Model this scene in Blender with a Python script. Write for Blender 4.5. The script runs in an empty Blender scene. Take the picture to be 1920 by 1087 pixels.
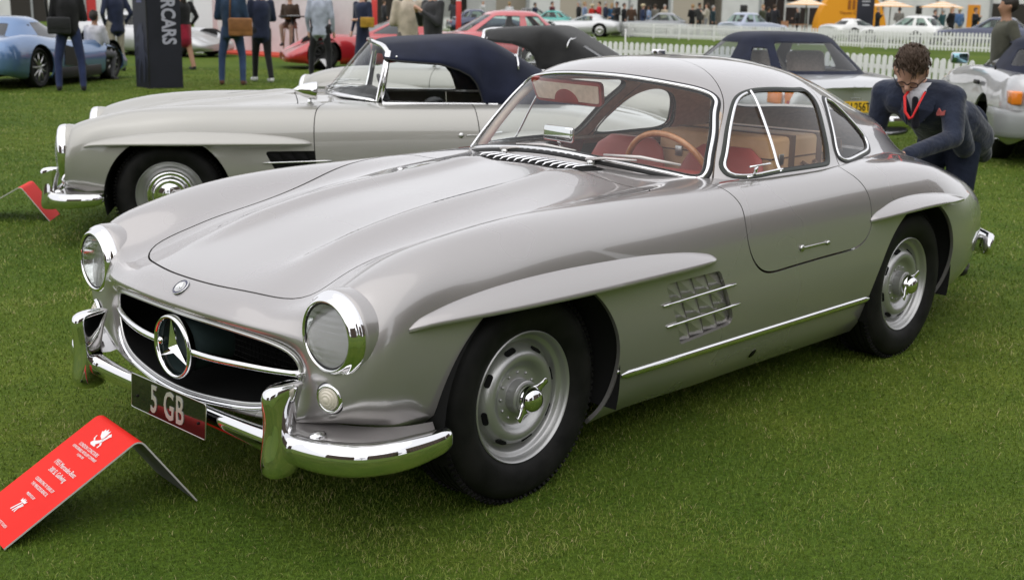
import bpy, bmesh, math, random
import numpy as np
from math import radians, sin, cos, pi, sqrt
from mathutils import Vector, Matrix, geometry, noise
random.seed(7); np.random.seed(7)
SC = bpy.context.scene
COL = SC.collection

# ------------------------------------------------------------------ camera
# world axes are those of the silver coupe: x forward from its front axle, y to its left, z up
CAM_F, CAM_C = 2271.8, np.array([2.5604, 3.1715, 1.4893])
def _cam_axes(yw, pt, rl):
    fw = np.array([cos(pt)*cos(yw), cos(pt)*sin(yw), sin(pt)])
    r = np.cross(fw, [0, 0, 1]); r /= np.linalg.norm(r); u = np.cross(r, fw)
    return fw, r*cos(rl)+u*sin(rl), -r*sin(rl)+u*cos(rl)
CAM_FW, CAM_RT, CAM_UP = _cam_axes(3.9096, -0.2297, 0.0182)
cam = bpy.data.cameras.new('camera'); cam_o = bpy.data.objects.new('camera', cam); COL.objects.link(cam_o)
cam.sensor_width = 36; cam.lens = 36*CAM_F/1920; cam.clip_start = .05; cam.clip_end = 2000
cam_o.matrix_world = Matrix([[CAM_RT[i], CAM_UP[i], -CAM_FW[i], CAM_C[i]] for i in range(3)]+[[0, 0, 0, 1]])
cam.dof.use_dof = True; cam.dof.focus_distance = 3.9; cam.dof.aperture_fstop = 5.6
SC.camera = cam_o

# ------------------------------------------------------------------ overcast sky and soft sun
SUN_EL, SUN_AZ = radians(58), radians(20)      # azimuth in the xy plane from +x
wd = bpy.data.worlds.new('World'); SC.world = wd; wd.use_nodes = True
nt = wd.node_tree; nt.nodes.clear()
out = nt.nodes.new('ShaderNodeOutputWorld'); bg = nt.nodes.new('ShaderNodeBackground')
sky = nt.nodes.new('ShaderNodeTexSky'); sky.sky_type = 'NISHITA'; sky.sun_disc = False
sky.sun_elevation = SUN_EL; sky.sun_rotation = pi/2-SUN_AZ
sky.air_density = 1.6; sky.dust_density = 6.0; sky.ozone_density = 1.0
hs = nt.nodes.new('ShaderNodeHueSaturation'); hs.inputs['Saturation'].default_value = .10
mx = nt.nodes.new('ShaderNodeMix'); mx.data_type = 'RGBA'; mx.inputs[0].default_value = .88
mx.inputs[7].default_value = (8.2, 8.25, 8.6, 1)                 # an even cloud deck
nt.links.new(sky.outputs[0], hs.inputs['Color']); nt.links.new(hs.outputs[0], mx.inputs[6])
nt.links.new(mx.outputs[2], bg.inputs[0]); bg.inputs[1].default_value = .10
nt.links.new(bg.outputs[0], out.inputs[0])
sl = bpy.data.lights.new('sun', 'SUN'); sl.energy = .75; sl.angle = radians(100); sl.color = (1, .965, .92)
so = bpy.data.objects.new('sun', sl); COL.objects.link(so)
so.rotation_euler = Vector((-cos(SUN_EL)*cos(SUN_AZ), -cos(SUN_EL)*sin(SUN_AZ), -sin(SUN_EL))).to_track_quat('-Z', 'Y').to_euler()
so.location = (0, 0, 30)
vs = SC.view_settings; vs.view_transform = 'Standard'; vs.look = 'None'; vs.gamma = 1; vs.exposure = 0.52; vs.use_curve_mapping = False
SC.cycles.use_denoising = True
SC.cycles.max_bounces = 10; SC.cycles.transparent_max_bounces = 24
SC.cycles.caustics_reflective = False; SC.cycles.caustics_refractive = False
# ------------------------------------------------------------------ helpers: objects
def tag(o, label=None, cat=None, group=None, kind=None):
    if label: o['label'] = label
    if cat: o['category'] = cat
    if group: o['group'] = group
    if kind: o['kind'] = kind
    return o
def empty(name, loc=(0, 0, 0), rz=0, label=None, cat=None, group=None):
    o = bpy.data.objects.new(name, None); COL.objects.link(o)
    o.location = loc; o.rotation_euler = (0, 0, rz); o.empty_display_size = .2
    return tag(o, label, cat, group)
def link(name, me, mat, parent=None):
    o = bpy.data.objects.new(name, me); COL.objects.link(o)
    if mat is not None and len(me.materials) == 0:
        for m in (mat if isinstance(mat, (list, tuple)) else [mat]): me.materials.append(m)
    if parent: o.parent = parent
    return o
def copy_tree(o, parent=None):
    c = o.copy(); COL.objects.link(c); c.parent = parent
    for ch in list(o.children): copy_tree(ch, c)
    return c
def smooth(me, on=True):
    me.polygons.foreach_set('use_smooth', [on]*len(me.polygons)); return me
def pymesh(name, V, F, sm=True, normals=None, mi=None):
    me = bpy.data.meshes.new(name)
    me.from_pydata([tuple(map(float, v)) for v in V], [], [tuple(int(i) for i in f) for f in F])
    if sm: smooth(me)
    if mi is not None: me.polygons.foreach_set('material_index', mi)
    if normals is not None: me.normals_split_custom_set_from_vertices([tuple(map(float, n)) for n in normals])
    me.update(); return me
class MB:
    """collects simple shapes into one mesh"""
    def __init__(s): s.V = []; s.F = []; s.S = []; s.M = []; s.mi = 0
    def add(s, V, F, sm=False):
        b = len(s.V); s.V += [tuple(map(float, v)) for v in V]
        for f in F: s.F.append(tuple(int(i)+b for i in f)); s.S.append(sm); s.M.append(s.mi)
        return s
    def box(s, c, d, M=None, bev=0):
        x, y, z = (d[0]/2, d[1]/2, d[2]/2); c = Vector(c)
        if bev <= 0:
            vs = [Vector((sx*x, sy*y, sz*z)) for sx in (-1, 1) for sy in (-1, 1) for sz in (-1, 1)]
            fs = [(0, 1, 3, 2), (4, 6, 7, 5), (0, 4, 5, 1), (2, 3, 7, 6), (0, 2, 6, 4), (1, 5, 7, 3)]
        else:
            bm = bmesh.new(); bmesh.ops.create_cube(bm, size=1)
            for v in bm.verts: v.co = Vector((v.co.x*2*x, v.co.y*2*y, v.co.z*2*z))
            bmesh.ops.bevel(bm, geom=bm.edges[:], offset=bev, segments=2, affect='EDGES', profile=.5)
            bm.verts.index_update(); vs = [v.co.copy() for v in bm.verts]; fs = [[v.index for v in f.verts] for f in bm.faces]; bm.free()
        if M is not None: vs = [M @ v for v in vs]
        return s.add([v+c for v in vs], fs, bev > 0)
    def tube(s, pts, r, n=10, caps=True, sm=True, flat=None, closed=False):
        """round tube along a polyline; r a number or one per point; flat squashes the section"""
        P = [Vector(p) for p in pts]; m = len(P); rr = r if hasattr(r, '__len__') else [r]*m
        rings = []; up = None
        for i in range(m):
            a = P[(i-1) % m] if closed or i > 0 else P[i]; b = P[(i+1) % m] if closed or i < m-1 else P[i]
            t = (b-a)
            t = t.normalized() if t.length > 1e-9 else Vector((0, 0, 1))
            if up is None:
                up = Vector((0, 0, 1)) if abs(t.z) < .9 else Vector((1, 0, 0))
            sd = t.cross(up)
            if sd.length < 1e-6: sd = t.orthogonal()
            sd.normalize(); up = sd.cross(t).normalized()
            k = flat or 1
            rings.append([P[i]+sd*(rr[i]*cos(2*pi*j/n))+up*(rr[i]*k*sin(2*pi*j/n)) for j in range(n)])
        V = [v for q in rings for v in q]; F = []
        for i in range(m if closed else m-1):
            for j in range(n):
                F.append((i*n+j, ((i+1) % m)*n+j, ((i+1) % m)*n+(j+1) % n, i*n+(j+1) % n))
        if caps and not closed: F.append(tuple(range(n))); F.append(tuple((m-1)*n+j for j in reversed(range(n))))
        return s.add(V, F, sm)
    def lathe(s, prof, n=32, M=None, sm=True, closed=False, a0=0, a1=2*pi):
        """prof [(r, h)] turned about z"""
        full = abs(a1-a0-2*pi) < 1e-6; k = n if full else n+1
        V = []; F = []
        for r, h in prof:
            for j in range(k):
                a = a0+(a1-a0)*j/n; V.append(Vector((r*cos(a), r*sin(a), h)))
        m = len(prof)
        for i in range(m if closed else m-1):
            i2 = (i+1) % m
            for j in range(n):
                j2 = (j+1) % k
                F.append((i*k+j, i*k+j2, i2*k+j2, i2*k+j))
        if M is not None: V = [M @ v for v in V]
        return s.add(V, F, sm)
    def loft(s, rings, caps=True, closed=True, sm=True):
        n = len(rings[0]); V = [v for q in rings for v in q]; F = []
        for i in range(len(rings)-1):
            for j in range(n if closed else n-1):
                j2 = (j+1) % n; F.append((i*n+j, i*n+j2, (i+1)*n+j2, (i+1)*n+j))
        if caps and closed: F.append(tuple(reversed(range(n)))); F.append(tuple((len(rings)-1)*n+j for j in range(n)))
        return s.add(V, F, sm)
    def sphere(s, c, r, n=12, m=8, M=None):
        rx, ry, rz = r if hasattr(r, '__len__') else (r, r, r)
        V = []; F = []
        for i in range(m+1):
            t = pi*i/m
            for j in range(n):
                a = 2*pi*j/n; V.append(Vector((rx*sin(t)*cos(a), ry*sin(t)*sin(a), rz*cos(t))))
        for i in range(m):
            for j in range(n): F.append((i*n+j, (i+1)*n+j, (i+1)*n+(j+1) % n, i*n+(j+1) % n))
        if M is not None: V = [M @ v for v in V]
        return s.add([v+Vector(c) for v in V], F, True)
    def prism(s, poly, h0, h1, M=None, sm=False):
        """2-D polygon in xy extruded from z=h0 to z=h1"""
        n = len(poly); V = [Vector((p[0], p[1], h0)) for p in poly]+[Vector((p[0], p[1], h1)) for p in poly]
        F = [tuple(reversed(range(n))), tuple(range(n, 2*n))]+[(j, (j+1) % n, n+(j+1) % n, n+j) for j in range(n)]
        if M is not None: V = [M @ v for v in V]
        return s.add(V, F, sm)
    def mesh(s, name='m', weld=0):
        me = bpy.data.meshes.new(name); me.from_pydata(s.V, [], s.F)
        me.polygons.foreach_set('use_smooth', s.S); me.polygons.foreach_set('material_index', s.M)
        if weld:
            bm = bmesh.new(); bm.from_mesh(me); bmesh.ops.remove_doubles(bm, verts=bm.verts, dist=weld); bm.to_mesh(me); bm.free()
        bm = bmesh.new(); bm.from_mesh(me); bmesh.ops.recalc_face_normals(bm, faces=bm.faces); bm.to_mesh(me); bm.free()
        me.update(); return me
    def build(s, name, mat, parent=None, weld=0, mirror=False):
        me = s.mesh(name, weld)
        return link(name, me, mat, parent)
def sharp(o, ang=35):
    """hard edges above an angle"""
    me = o.data; bm = bmesh.new(); bm.from_mesh(me)
    for e in bm.edges: e.smooth = not (len(e.link_faces) == 2 and e.calc_face_angle(0) > radians(ang))
    bm.to_mesh(me); bm.free(); return o
def mirror_mesh(me, name=None):
    m2 = me.copy(); m2.transform(Matrix.Diagonal((1, -1, 1, 1))); m2.flip_normals(); m2.update(); return m2
def frame(origin, zdir, xdir=(0, 0, 1)):
    """matrix whose local z looks along zdir and local x near xdir"""
    z = Vector(zdir).normalized(); x = Vector(xdir); x = (x-z*x.dot(z)).normalized(); y = z.cross(x)
    return Matrix(((x.x, y.x, z.x, origin[0]), (x.y, y.y, z.y, origin[1]), (x.z, y.z, z.z, origin[2]), (0, 0, 0, 1)))
def text_obj(name, body, size, M, mat, parent=None, align='CENTER', ext=.0015, sx=1.0, shear=0, bold=0, space=1.0):
    c = bpy.data.curves.new(name, 'FONT'); c.body = body; c.size = size; c.align_x = align; c.align_y = 'CENTER'
    c.extrude = ext; c.shear = shear; c.offset = bold; c.space_character = space; c.resolution_u = 3
    o = bpy.data.objects.new(name, c); COL.objects.link(o)
    bpy.context.view_layer.update()
    me = bpy.data.meshes.new_from_object(o.evaluated_get(bpy.context.evaluated_depsgraph_get()))
    bpy.data.objects.remove(o); bpy.data.curves.remove(c)
    me.transform(M @ Matrix.Diagonal((sx, 1, 1, 1))); me.name = name
    me.materials.clear()
    return link(name, me, mat, parent)
# ------------------------------------------------------------------ helpers: spline surfaces
def nspl(t, q):
    """natural cubic spline: weights W so that value(q) = W @ values(t)"""
    t = np.asarray(t, float); q = np.asarray(q, float); n = len(t); h = np.diff(t)
    A = np.eye(n); B = np.zeros((n, n))
    for i in range(1, n-1):
        A[i, i-1] = h[i-1]; A[i, i] = 2*(h[i-1]+h[i]); A[i, i+1] = h[i]
        B[i, i-1] = 6/h[i-1]; B[i, i] = -6/h[i-1]-6/h[i]; B[i, i+1] = 6/h[i]
    M = np.linalg.solve(A, B)
    k = np.clip(np.searchsorted(t, q, side='right')-1, 0, n-2); hk = h[k]; a = (t[k+1]-q)/hk; b = 1-a
    W = np.zeros((len(q), n)); r = np.arange(len(q))
    W[r, k] += a; W[r, k+1] += b
    W += ((a**3-a)*hk**2/6)[:, None]*M[k]+((b**3-b)*hk**2/6)[:, None]*M[k+1]
    return W
def curve(t, v, q): return nspl(t, q) @ np.asarray(v, float)
def smooth_pts(pts, n, closed=False):
    """resample a polyline as a smooth curve of n points"""
    P = np.asarray(pts, float)
    if closed: P = np.vstack([P[-3:], P, P[:4]])
    d = np.r_[0, np.cumsum(np.linalg.norm(np.diff(P, axis=0), axis=1)**.7)]
    if closed: q = np.linspace(d[3], d[-4], n, endpoint=False)
    else: q = np.linspace(d[0], d[-1], n)
    return nspl(d, q) @ P
def round_poly(pts, rad, seg=6):
    """polygon with rounded corners (2-D); rad a number or one per corner"""
    P = [np.array(p, float) for p in pts]; n = len(P); R = rad if hasattr(rad, '__len__') else [rad]*n; o = []
    for i in range(n):
        a, b, c = P[i-1], P[i], P[(i+1) % n]; u = a-b; w = c-b; lu = np.linalg.norm(u); lw = np.linalg.norm(w)
        r = min(R[i], lu*.49, lw*.49)
        if r < 1e-6: o.append(b); continue
        p0 = b+u/lu*r; p1 = b+w/lw*r
        for k in range(seg+1):
            s = k/seg; o.append((1-s)**2*p0+2*s*(1-s)*b+s*s*p1)
    return np.array(o)
def resample(poly, step, closed=True):
    P = np.asarray(poly, float)
    if closed: P = np.vstack([P, P[:1]])
    o = []
    for a, b in zip(P[:-1], P[1:]):
        k = max(1, int(np.ceil(np.linalg.norm(b-a)/step)))
        for i in range(k): o.append(a+(b-a)*i/k)
    if not closed: o.append(P[-1])
    return np.array(o)
def offset_poly(poly, d):
    """inward offset of a closed 2-D polygon"""
    P = np.asarray(poly, float); n = len(P)
    area = .5*np.sum(P[:, 0]*np.roll(P[:, 1], -1)-np.roll(P[:, 0], -1)*P[:, 1]); s = 1 if area > 0 else -1
    t = np.roll(P, -1, 0)-np.roll(P, 1, 0); t /= np.linalg.norm(t, axis=1)[:, None]+1e-12
    return P+s*d*np.stack([-t[:, 1], t[:, 0]], 1)
def inside(poly, pts):
    P = np.asarray(poly); x, y = pts[:, 0], pts[:, 1]; r = np.zeros(len(pts), bool)
    for (x0, y0), (x1, y1) in zip(P, np.roll(P, -1, 0)):
        c = (y0 > y) != (y1 > y)
        with np.errstate(divide='ignore', invalid='ignore'): r ^= c & (x < (x1-x0)*(y-y0)/(y1-y0)+x0)
    return r
class Surf:
    def __init__(s, P, sym=True, flip=False):
        P = np.asarray(P, float); s.sign = -1 if flip else 1
        d = np.linalg.norm(np.diff(P, axis=0), axis=2).mean(1); s.uk = np.r_[0, np.cumsum(d)]
        d = np.linalg.norm(np.diff(P, axis=1), axis=2).mean(0); vk = np.r_[0, np.cumsum(d)]
        s.vmax = vk[-1]; s.umax = s.uk[-1]; s.vcol = vk.copy()
        if sym:
            m = P[:, 3:0:-1].copy(); m[:, :, 1] *= -1; P = np.concatenate([m, P], 1); vk = np.r_[-vk[3:0:-1], vk]
        s.vk = vk; s.P = P; s.cache = {}
    def ev(s, u, v):
        Wu = nspl(s.uk, np.clip(u, 0, s.umax)); Wv = nspl(s.vk, np.clip(v, s.vk[0], s.vmax))
        return np.einsum('nr,rcd,nc->nd', Wu, s.P, Wv, optimize=True)
    def nrm(s, u, v, e=2e-3):
        a = s.ev(np.minimum(u+e, s.umax), v)-s.ev(np.maximum(u-e, 0), v)
        b = s.ev(u, np.minimum(v+e, s.vmax))-s.ev(u, v-e)
        n = np.cross(a, b)*s.sign; return n/(np.linalg.norm(n, axis=1)[:, None]+1e-12)
    def grid(s, u0, u1, v0, v1):
        key = (round(float(u0), 4), round(float(u1), 4), round(float(v0), 4), round(float(v1), 4))
        if key not in s.cache:
            U, V = np.meshgrid(np.linspace(u0, u1, 220), np.linspace(v0, v1, 120), indexing='ij'); U = U.ravel(); V = V.ravel(); s.cache[key] = (U, V, s.ev(U, V))
        return s.cache[key]
    def inv(s, pts, ax=(0, 2), v0=0, v1=None, u0=0, u1=None):
        """(u, v) whose point has the given two coordinates"""
        v1 = s.vmax if v1 is None else v1; u1 = s.umax if u1 is None else u1
        pts = np.asarray(pts, float)
        U, V, Q = s.grid(u0, u1, v0, v1); Q = Q[:, list(ax)]
        uv = np.zeros((len(pts), 2))
        for i, p in enumerate(pts):
            k = np.argmin(((Q-p)**2).sum(1)); uv[i] = U[k], V[k]
        e = 1e-3
        for _ in range(6):
            X = s.ev(uv[:, 0], uv[:, 1])[:, list(ax)]; r = pts-X
            a = (s.ev(np.minimum(uv[:, 0]+e, s.umax), uv[:, 1])[:, list(ax)]-X)/e; b = (s.ev(uv[:, 0], uv[:, 1]-e)[:, list(ax)]-X)/-e
            det = a[:, 0]*b[:, 1]-a[:, 1]*b[:, 0]; det[np.abs(det) < 1e-4] = 1e9
            du = (r[:, 0]*b[:, 1]-r[:, 1]*b[:, 0])/det; dv = (a[:, 0]*r[:, 1]-a[:, 1]*r[:, 0])/det
            uv[:, 0] = np.clip(uv[:, 0]+np.clip(du, -.05, .05), u0, u1); uv[:, 1] = np.clip(uv[:, 1]+np.clip(dv, -.05, .05), v0, v1)
        return uv
    def inv3(s, pts, u0=0, u1=None, v0=0, v1=None):
        """(u, v) of the surface point nearest to each 3-D point"""
        v1 = s.vmax if v1 is None else v1; u1 = s.umax if u1 is None else u1; pts = np.asarray(pts, float)
        U, V, Q = s.grid(u0, u1, v0, v1); uv = np.zeros((len(pts), 2))
        for i, p in enumerate(pts): k = np.argmin(((Q-p)**2).sum(1)); uv[i] = U[k], V[k]
        e = 1e-3
        for _ in range(5):
            X = s.ev(uv[:, 0], uv[:, 1]); r = pts-X
            ua = np.clip(uv[:, 0]+e, 0, s.umax); a = (s.ev(ua, uv[:, 1])-s.ev(ua-2*e, uv[:, 1]))/(2*e)
            va = np.clip(uv[:, 1]+e, 0, s.vmax); b = (s.ev(uv[:, 0], va)-s.ev(uv[:, 0], va-2*e))/(2*e)
            aa = (a*a).sum(1); bb = (b*b).sum(1); ab = (a*b).sum(1); ra = (r*a).sum(1); rb = (r*b).sum(1); det = aa*bb-ab*ab+1e-12
            uv[:, 0] = np.clip(uv[:, 0]+np.clip((ra*bb-rb*ab)/det, -.03, .03), u0, u1)
            uv[:, 1] = np.clip(uv[:, 1]+np.clip((rb*aa-ra*ab)/det, -.03, .03), v0, v1)
        return uv
    def at(s, p, ax=(0, 2), **k):
        uv = s.inv([p], ax, **k); return s.ev(uv[:, 0], uv[:, 1])[0], s.nrm(uv[:, 0], uv[:, 1])[0]
    def panels(s, cuts, step=(.03, .03), u=(0, None), v=(0, None)):
        """cuts: [(name, polygon in uv)]; later ones win. -> {name: (UV, tris)}; name None for the rest"""
        u0, u1 = u[0], s.umax if u[1] is None else u[1]; v0, v1 = v[0], s.vmax if v[1] is None else v[1]
        rect = resample([(u0, v0), (u1, v0), (u1, v1), (u0, v1)], min(step)*.8)
        loops = [rect]+[np.asarray(c[1]) for c in cuts]
        V2 = []; E = []
        for L in loops:
            b = len(V2); n = len(L); V2 += [tuple(p) for p in L]; E += [(b+i, b+(i+1) % n) for i in range(n)]
        nu = int((u1-u0)/step[0]); nv = int((v1-v0)/step[1])
        G = np.stack(np.meshgrid(np.linspace(u0, u1, nu+2)[1:-1], np.linspace(v0, v1, nv+2)[1:-1], indexing='ij'), -1).reshape(-1, 2)
        B = np.array(V2)                                             # keep grid points off the loops
        keep = np.ones(len(G), bool)
        for i in range(0, len(G), 2000):
            d = ((G[i:i+2000, None]-B[None])**2).sum(2).min(1); keep[i:i+2000] = d > (min(step)*.42)**2
        V2 += [tuple(p) for p in G[keep]]
        res = geometry.delaunay_2d_cdt([Vector(p) for p in V2], E, [], 0, 1e-6)
        UV = np.array([(p.x, p.y) for p in res[0]]); T = np.array([f for f in res[2] if len(f) == 3])
        c = UV[T].mean(1); lab = np.zeros(len(T), int)
        ok = (c[:, 0] > u0) & (c[:, 0] < u1) & (c[:, 1] > v0) & (c[:, 1] < v1)
        for i, (nm, poly) in enumerate(cuts): lab[inside(poly, c)] = i+1
        out = {}
        for i, nm in enumerate([None]+[c[0] for c in cuts]):
            t = T[ok & (lab == i)]
            if len(t) == 0: continue
            out.setdefault(nm, []).append(t)
        r = {}
        for nm, ts in out.items():
            t = np.vstack(ts); ids, inv = np.unique(t, return_inverse=True); r[nm] = (UV[ids], inv.reshape(t.shape))
        return r
    def panel_mesh(s, name, UV, T, edge=.012, side=1, off=0.0, sym_v=False):
        """3-D mesh of a panel with turned-in edges; side 1 left, -1 right, 0 both"""
        X = s.ev(UV[:, 0], UV[:, 1]); N = s.nrm(UV[:, 0], UV[:, 1])
        X = X+N*off
        T = np.asarray(T).copy()
        fn = np.cross(X[T[:, 1]]-X[T[:, 0]], X[T[:, 2]]-X[T[:, 0]]); flip = (fn*N[T[:, 0]]).sum(1) < 0
        T[flip] = T[flip][:, ::-1]
        V = [X]; NN = [N]; F = [tuple(t) for t in T]
        if edge:
            cnt = {}
            for t in T:
                for a, b in ((t[0], t[1]), (t[1], t[2]), (t[2], t[0])): cnt[(a, b)] = cnt.get((a, b), 0)+1
            be = [e for e in cnt if (e[1], e[0]) not in cnt]
            if sym_v: be = [e for e in be if not (abs(X[e[0]][1]) < 1e-4 and abs(X[e[1]][1]) < 1e-4)]
            base = len(X); vv = []; nn = []
            for a, b in be:
                d = X[b]-X[a]; o = np.cross(d, (N[a]+N[b])/2); o /= np.linalg.norm(o)+1e-12
                vv += [X[a], X[b], X[b]-N[b]*edge, X[a]-N[a]*edge]; nn += [o]*4
                F.append((base+1, base, base+3, base+2)); base += 4
            if vv: V.append(np.array(vv)); NN.append(np.array(nn))
        V = np.vstack(V); NN = np.vstack(NN)
        if side < 0:
            V = V*[1, -1, 1]; NN = NN*[1, -1, 1]; F = [tuple(reversed(f)) for f in F]
        if side == 0:
            n = len(V); m = np.array([1, -1, 1]); V2 = V*m; N2 = NN*m
            idx = np.arange(n)+n
            if sym_v:
                on = np.where(np.abs(V[:, 1]) < 1e-4)[0]; on = on[on < len(X)]; idx[on] = on; NN[on, 1] = 0
                NN[on] /= np.linalg.norm(NN[on], axis=1)[:, None]
            F += [tuple(idx[i] for i in reversed(f)) for f in F]
            V = np.vstack([V, V2]); NN = np.vstack([NN, N2])
        return pymesh(name, V, F, True, NN)
# ------------------------------------------------------------------ helpers: materials
def mat(name, color=(.5, .5, .5), rough=.5, metal=0, spec=.5, coat=0, coat_r=.03, trans=0, ior=1.45, emit=None, alpha=1, sheen=0):
    m = bpy.data.materials.new(name); m.use_nodes = True; b = m.node_tree.nodes['Principled BSDF']
    b.inputs['Base Color'].default_value = (*color[:3], 1); b.inputs['Roughness'].default_value = rough
    b.inputs['Metallic'].default_value = metal; b.inputs['Specular IOR Level'].default_value = spec
    b.inputs['Coat Weight'].default_value = coat; b.inputs['Coat Roughness'].default_value = coat_r
    b.inputs['Transmission Weight'].default_value = trans; b.inputs['IOR'].default_value = ior
    b.inputs['Alpha'].default_value = alpha; b.inputs['Sheen Weight'].default_value = sheen
    return m
def nodes(m): return m.node_tree.nodes, m.node_tree.links, m.node_tree.nodes['Principled BSDF']
def vary(m, scale, c1, c2, detail=4, rough=None, bump=0, bscale=None, dist=.02, lo=.35, hi=.65):
    """noise between two colours, optional roughness range and bump"""
    N, L, b = nodes(m); tc = N.new('ShaderNodeTexCoord'); n = N.new('ShaderNodeTexNoise')
    n.inputs['Scale'].default_value = scale; n.inputs['Detail'].default_value = detail
    L.new(tc.outputs['Object'], n.inputs['Vector'])
    r = N.new('ShaderNodeValToRGB'); r.color_ramp.elements[0].position = lo; r.color_ramp.elements[1].position = hi
    r.color_ramp.elements[0].color = (*c1, 1); r.color_ramp.elements[1].color = (*c2, 1)
    L.new(n.outputs['Fac'], r.inputs['Fac']); L.new(r.outputs[0], b.inputs['Base Color'])
    if rough:
        q = N.new('ShaderNodeMapRange'); q.inputs['To Min'].default_value, q.inputs['To Max'].default_value = rough
        L.new(n.outputs['Fac'], q.inputs['Value']); L.new(q.outputs[0], b.inputs['Roughness'])
    if bump:
        n2 = N.new('ShaderNodeTexNoise'); n2.inputs['Scale'].default_value = bscale or scale*8; n2.inputs['Detail'].default_value = 3
        L.new(tc.outputs['Object'], n2.inputs['Vector'])
        bp = N.new('ShaderNodeBump'); bp.inputs['Strength'].default_value = bump; bp.inputs['Distance'].default_value = dist
        L.new(n2.outputs['Fac'], bp.inputs['Height']); L.new(bp.outputs[0], b.inputs['Normal'])
    return m
def glass_mat(name, tint=(.95, .97, .96), refl=.08, rough=0.0):
    """thin sheet glass: clear with a Fresnel reflection"""
    m = bpy.data.materials.new(name); m.use_nodes = True; N, L = m.node_tree.nodes, m.node_tree.links; N.clear()
    o = N.new('ShaderNodeOutputMaterial'); t = N.new('ShaderNodeBsdfTransparent'); g = N.new('ShaderNodeBsdfGlossy')
    t.inputs[0].default_value = (*tint, 1); g.inputs['Roughness'].default_value = rough; g.inputs[0].default_value = (1, 1, 1, 1)
    lw = N.new('ShaderNodeFresnel'); ge = N.new('ShaderNodeNewGeometry'); mr = N.new('ShaderNodeMapRange')
    mr.inputs['To Min'].default_value = 1.45; mr.inputs['To Max'].default_value = 1/1.45      # a thin sheet reflects alike from both faces
    L.new(ge.outputs['Backfacing'], mr.inputs['Value']); L.new(mr.outputs[0], lw.inputs['IOR'])
    ma = N.new('ShaderNodeMath'); ma.operation = 'MULTIPLY_ADD'; ma.inputs[1].default_value = .68; ma.inputs[2].default_value = refl*.1
    L.new(lw.outputs[0], ma.inputs[0]); mxn = N.new('ShaderNodeMixShader')
    L.new(ma.outputs[0], mxn.inputs[0]); L.new(t.outputs[0], mxn.inputs[1]); L.new(g.outputs[0], mxn.inputs[2]); L.new(mxn.outputs[0], o.inputs[0])
    return m
# ------------------------------------------------------------------ shared materials
def paint(name, c, metal=.75, rough=.36, coat=1.0):
    m = mat(name, c, rough, metal, .5, coat, .01); m.node_tree.nodes['Principled BSDF'].inputs['Coat IOR'].default_value = 1.7
    N, L, b = nodes(m); tc = N.new('ShaderNodeTexCoord')
    n2 = N.new('ShaderNodeTexNoise'); n2.inputs['Scale'].default_value = 1.7; n2.inputs['Detail'].default_value = 3
    L.new(tc.outputs['Object'], n2.inputs['Vector'])
    q = N.new('ShaderNodeMapRange'); q.inputs['To Min'].default_value = rough-.05; q.inputs['To Max'].default_value = rough+.07
    L.new(n2.outputs['Fac'], q.inputs['Value']); L.new(q.outputs[0], b.inputs['Roughness'])
    return m
M = {}
M['silver'] = paint('silver_paint', (.385, .366, .360), .52, .27)
M['silver2'] = paint('pale_silver_paint', (.38, .37, .34), .35, .36)
M['chrome'] = mat('chrome', (.82, .82, .83), .035, 1)
M['alu'] = mat('brushed_metal', (.62, .62, .61), .28, 1)
M['wheelpaint'] = mat('wheel_silver_paint', (.46, .46, .455), .36, .7, .5, .3, .1)
M['rubber'] = vary(mat('tyre_rubber', (.018, .018, .018), .62, 0, .22), 14, (.006, .006, .006), (.014, .0135, .013), rough=(.5, .7), bump=.15, bscale=120, dist=.003)
M['seal'] = mat('rubber_seal', (.012, .012, .012), .5)
M['black'] = mat('black', (.006, .006, .006), .7, 0, .2)
M['under'] = mat('underbody_black', (.012, .012, .012), .8, 0, .2)
M['glass'] = glass_mat('window_glass')
M['clear'] = glass_mat('lamp_glass', (.97, .98, .97), .1)
M['redleather'] = vary(mat('red_leather', (.26, .035, .03), .45, 0, .5), 9, (.22, .028, .024), (.32, .05, .04), bump=.08, bscale=160, dist=.003)
M['tan'] = vary(mat('tan_leather', (.68, .41, .21), .5, 0, .5), 6, (.60, .35, .17), (.76, .48, .27), bump=.08, bscale=160, dist=.003)
M['brownleather'] = vary(mat('brown_leather', (.12, .06, .03), .5), 6, (.10, .05, .025), (.17, .085, .045))
M['beige'] = vary(mat('beige_cloth', (.50, .40, .32), .85), 40, (.56, .44, .35), (.68, .54, .44), bump=.1, bscale=300, dist=.002)
M['wood'] = vary(mat('steering_wood', (.42, .17, .06), .3, 0, .5, .6), 30, (.34, .13, .045), (.50, .22, .09))
M['white'] = mat('white', (.78, .78, .78), .5)
M['navy_top'] = vary(mat('navy_canvas', (.016, .02, .042), .9, 0, .2, sheen=.12), 5, (.009, .012, .026), (.015, .019, .040), bump=.12, bscale=420, dist=.002)
M['black_top'] = vary(mat('black_canvas', (.012, .012, .012), .9, 0, .3, sheen=.2), 5, (.010, .010, .010), (.018, .018, .018), bump=.12, bscale=420, dist=.002)
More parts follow.
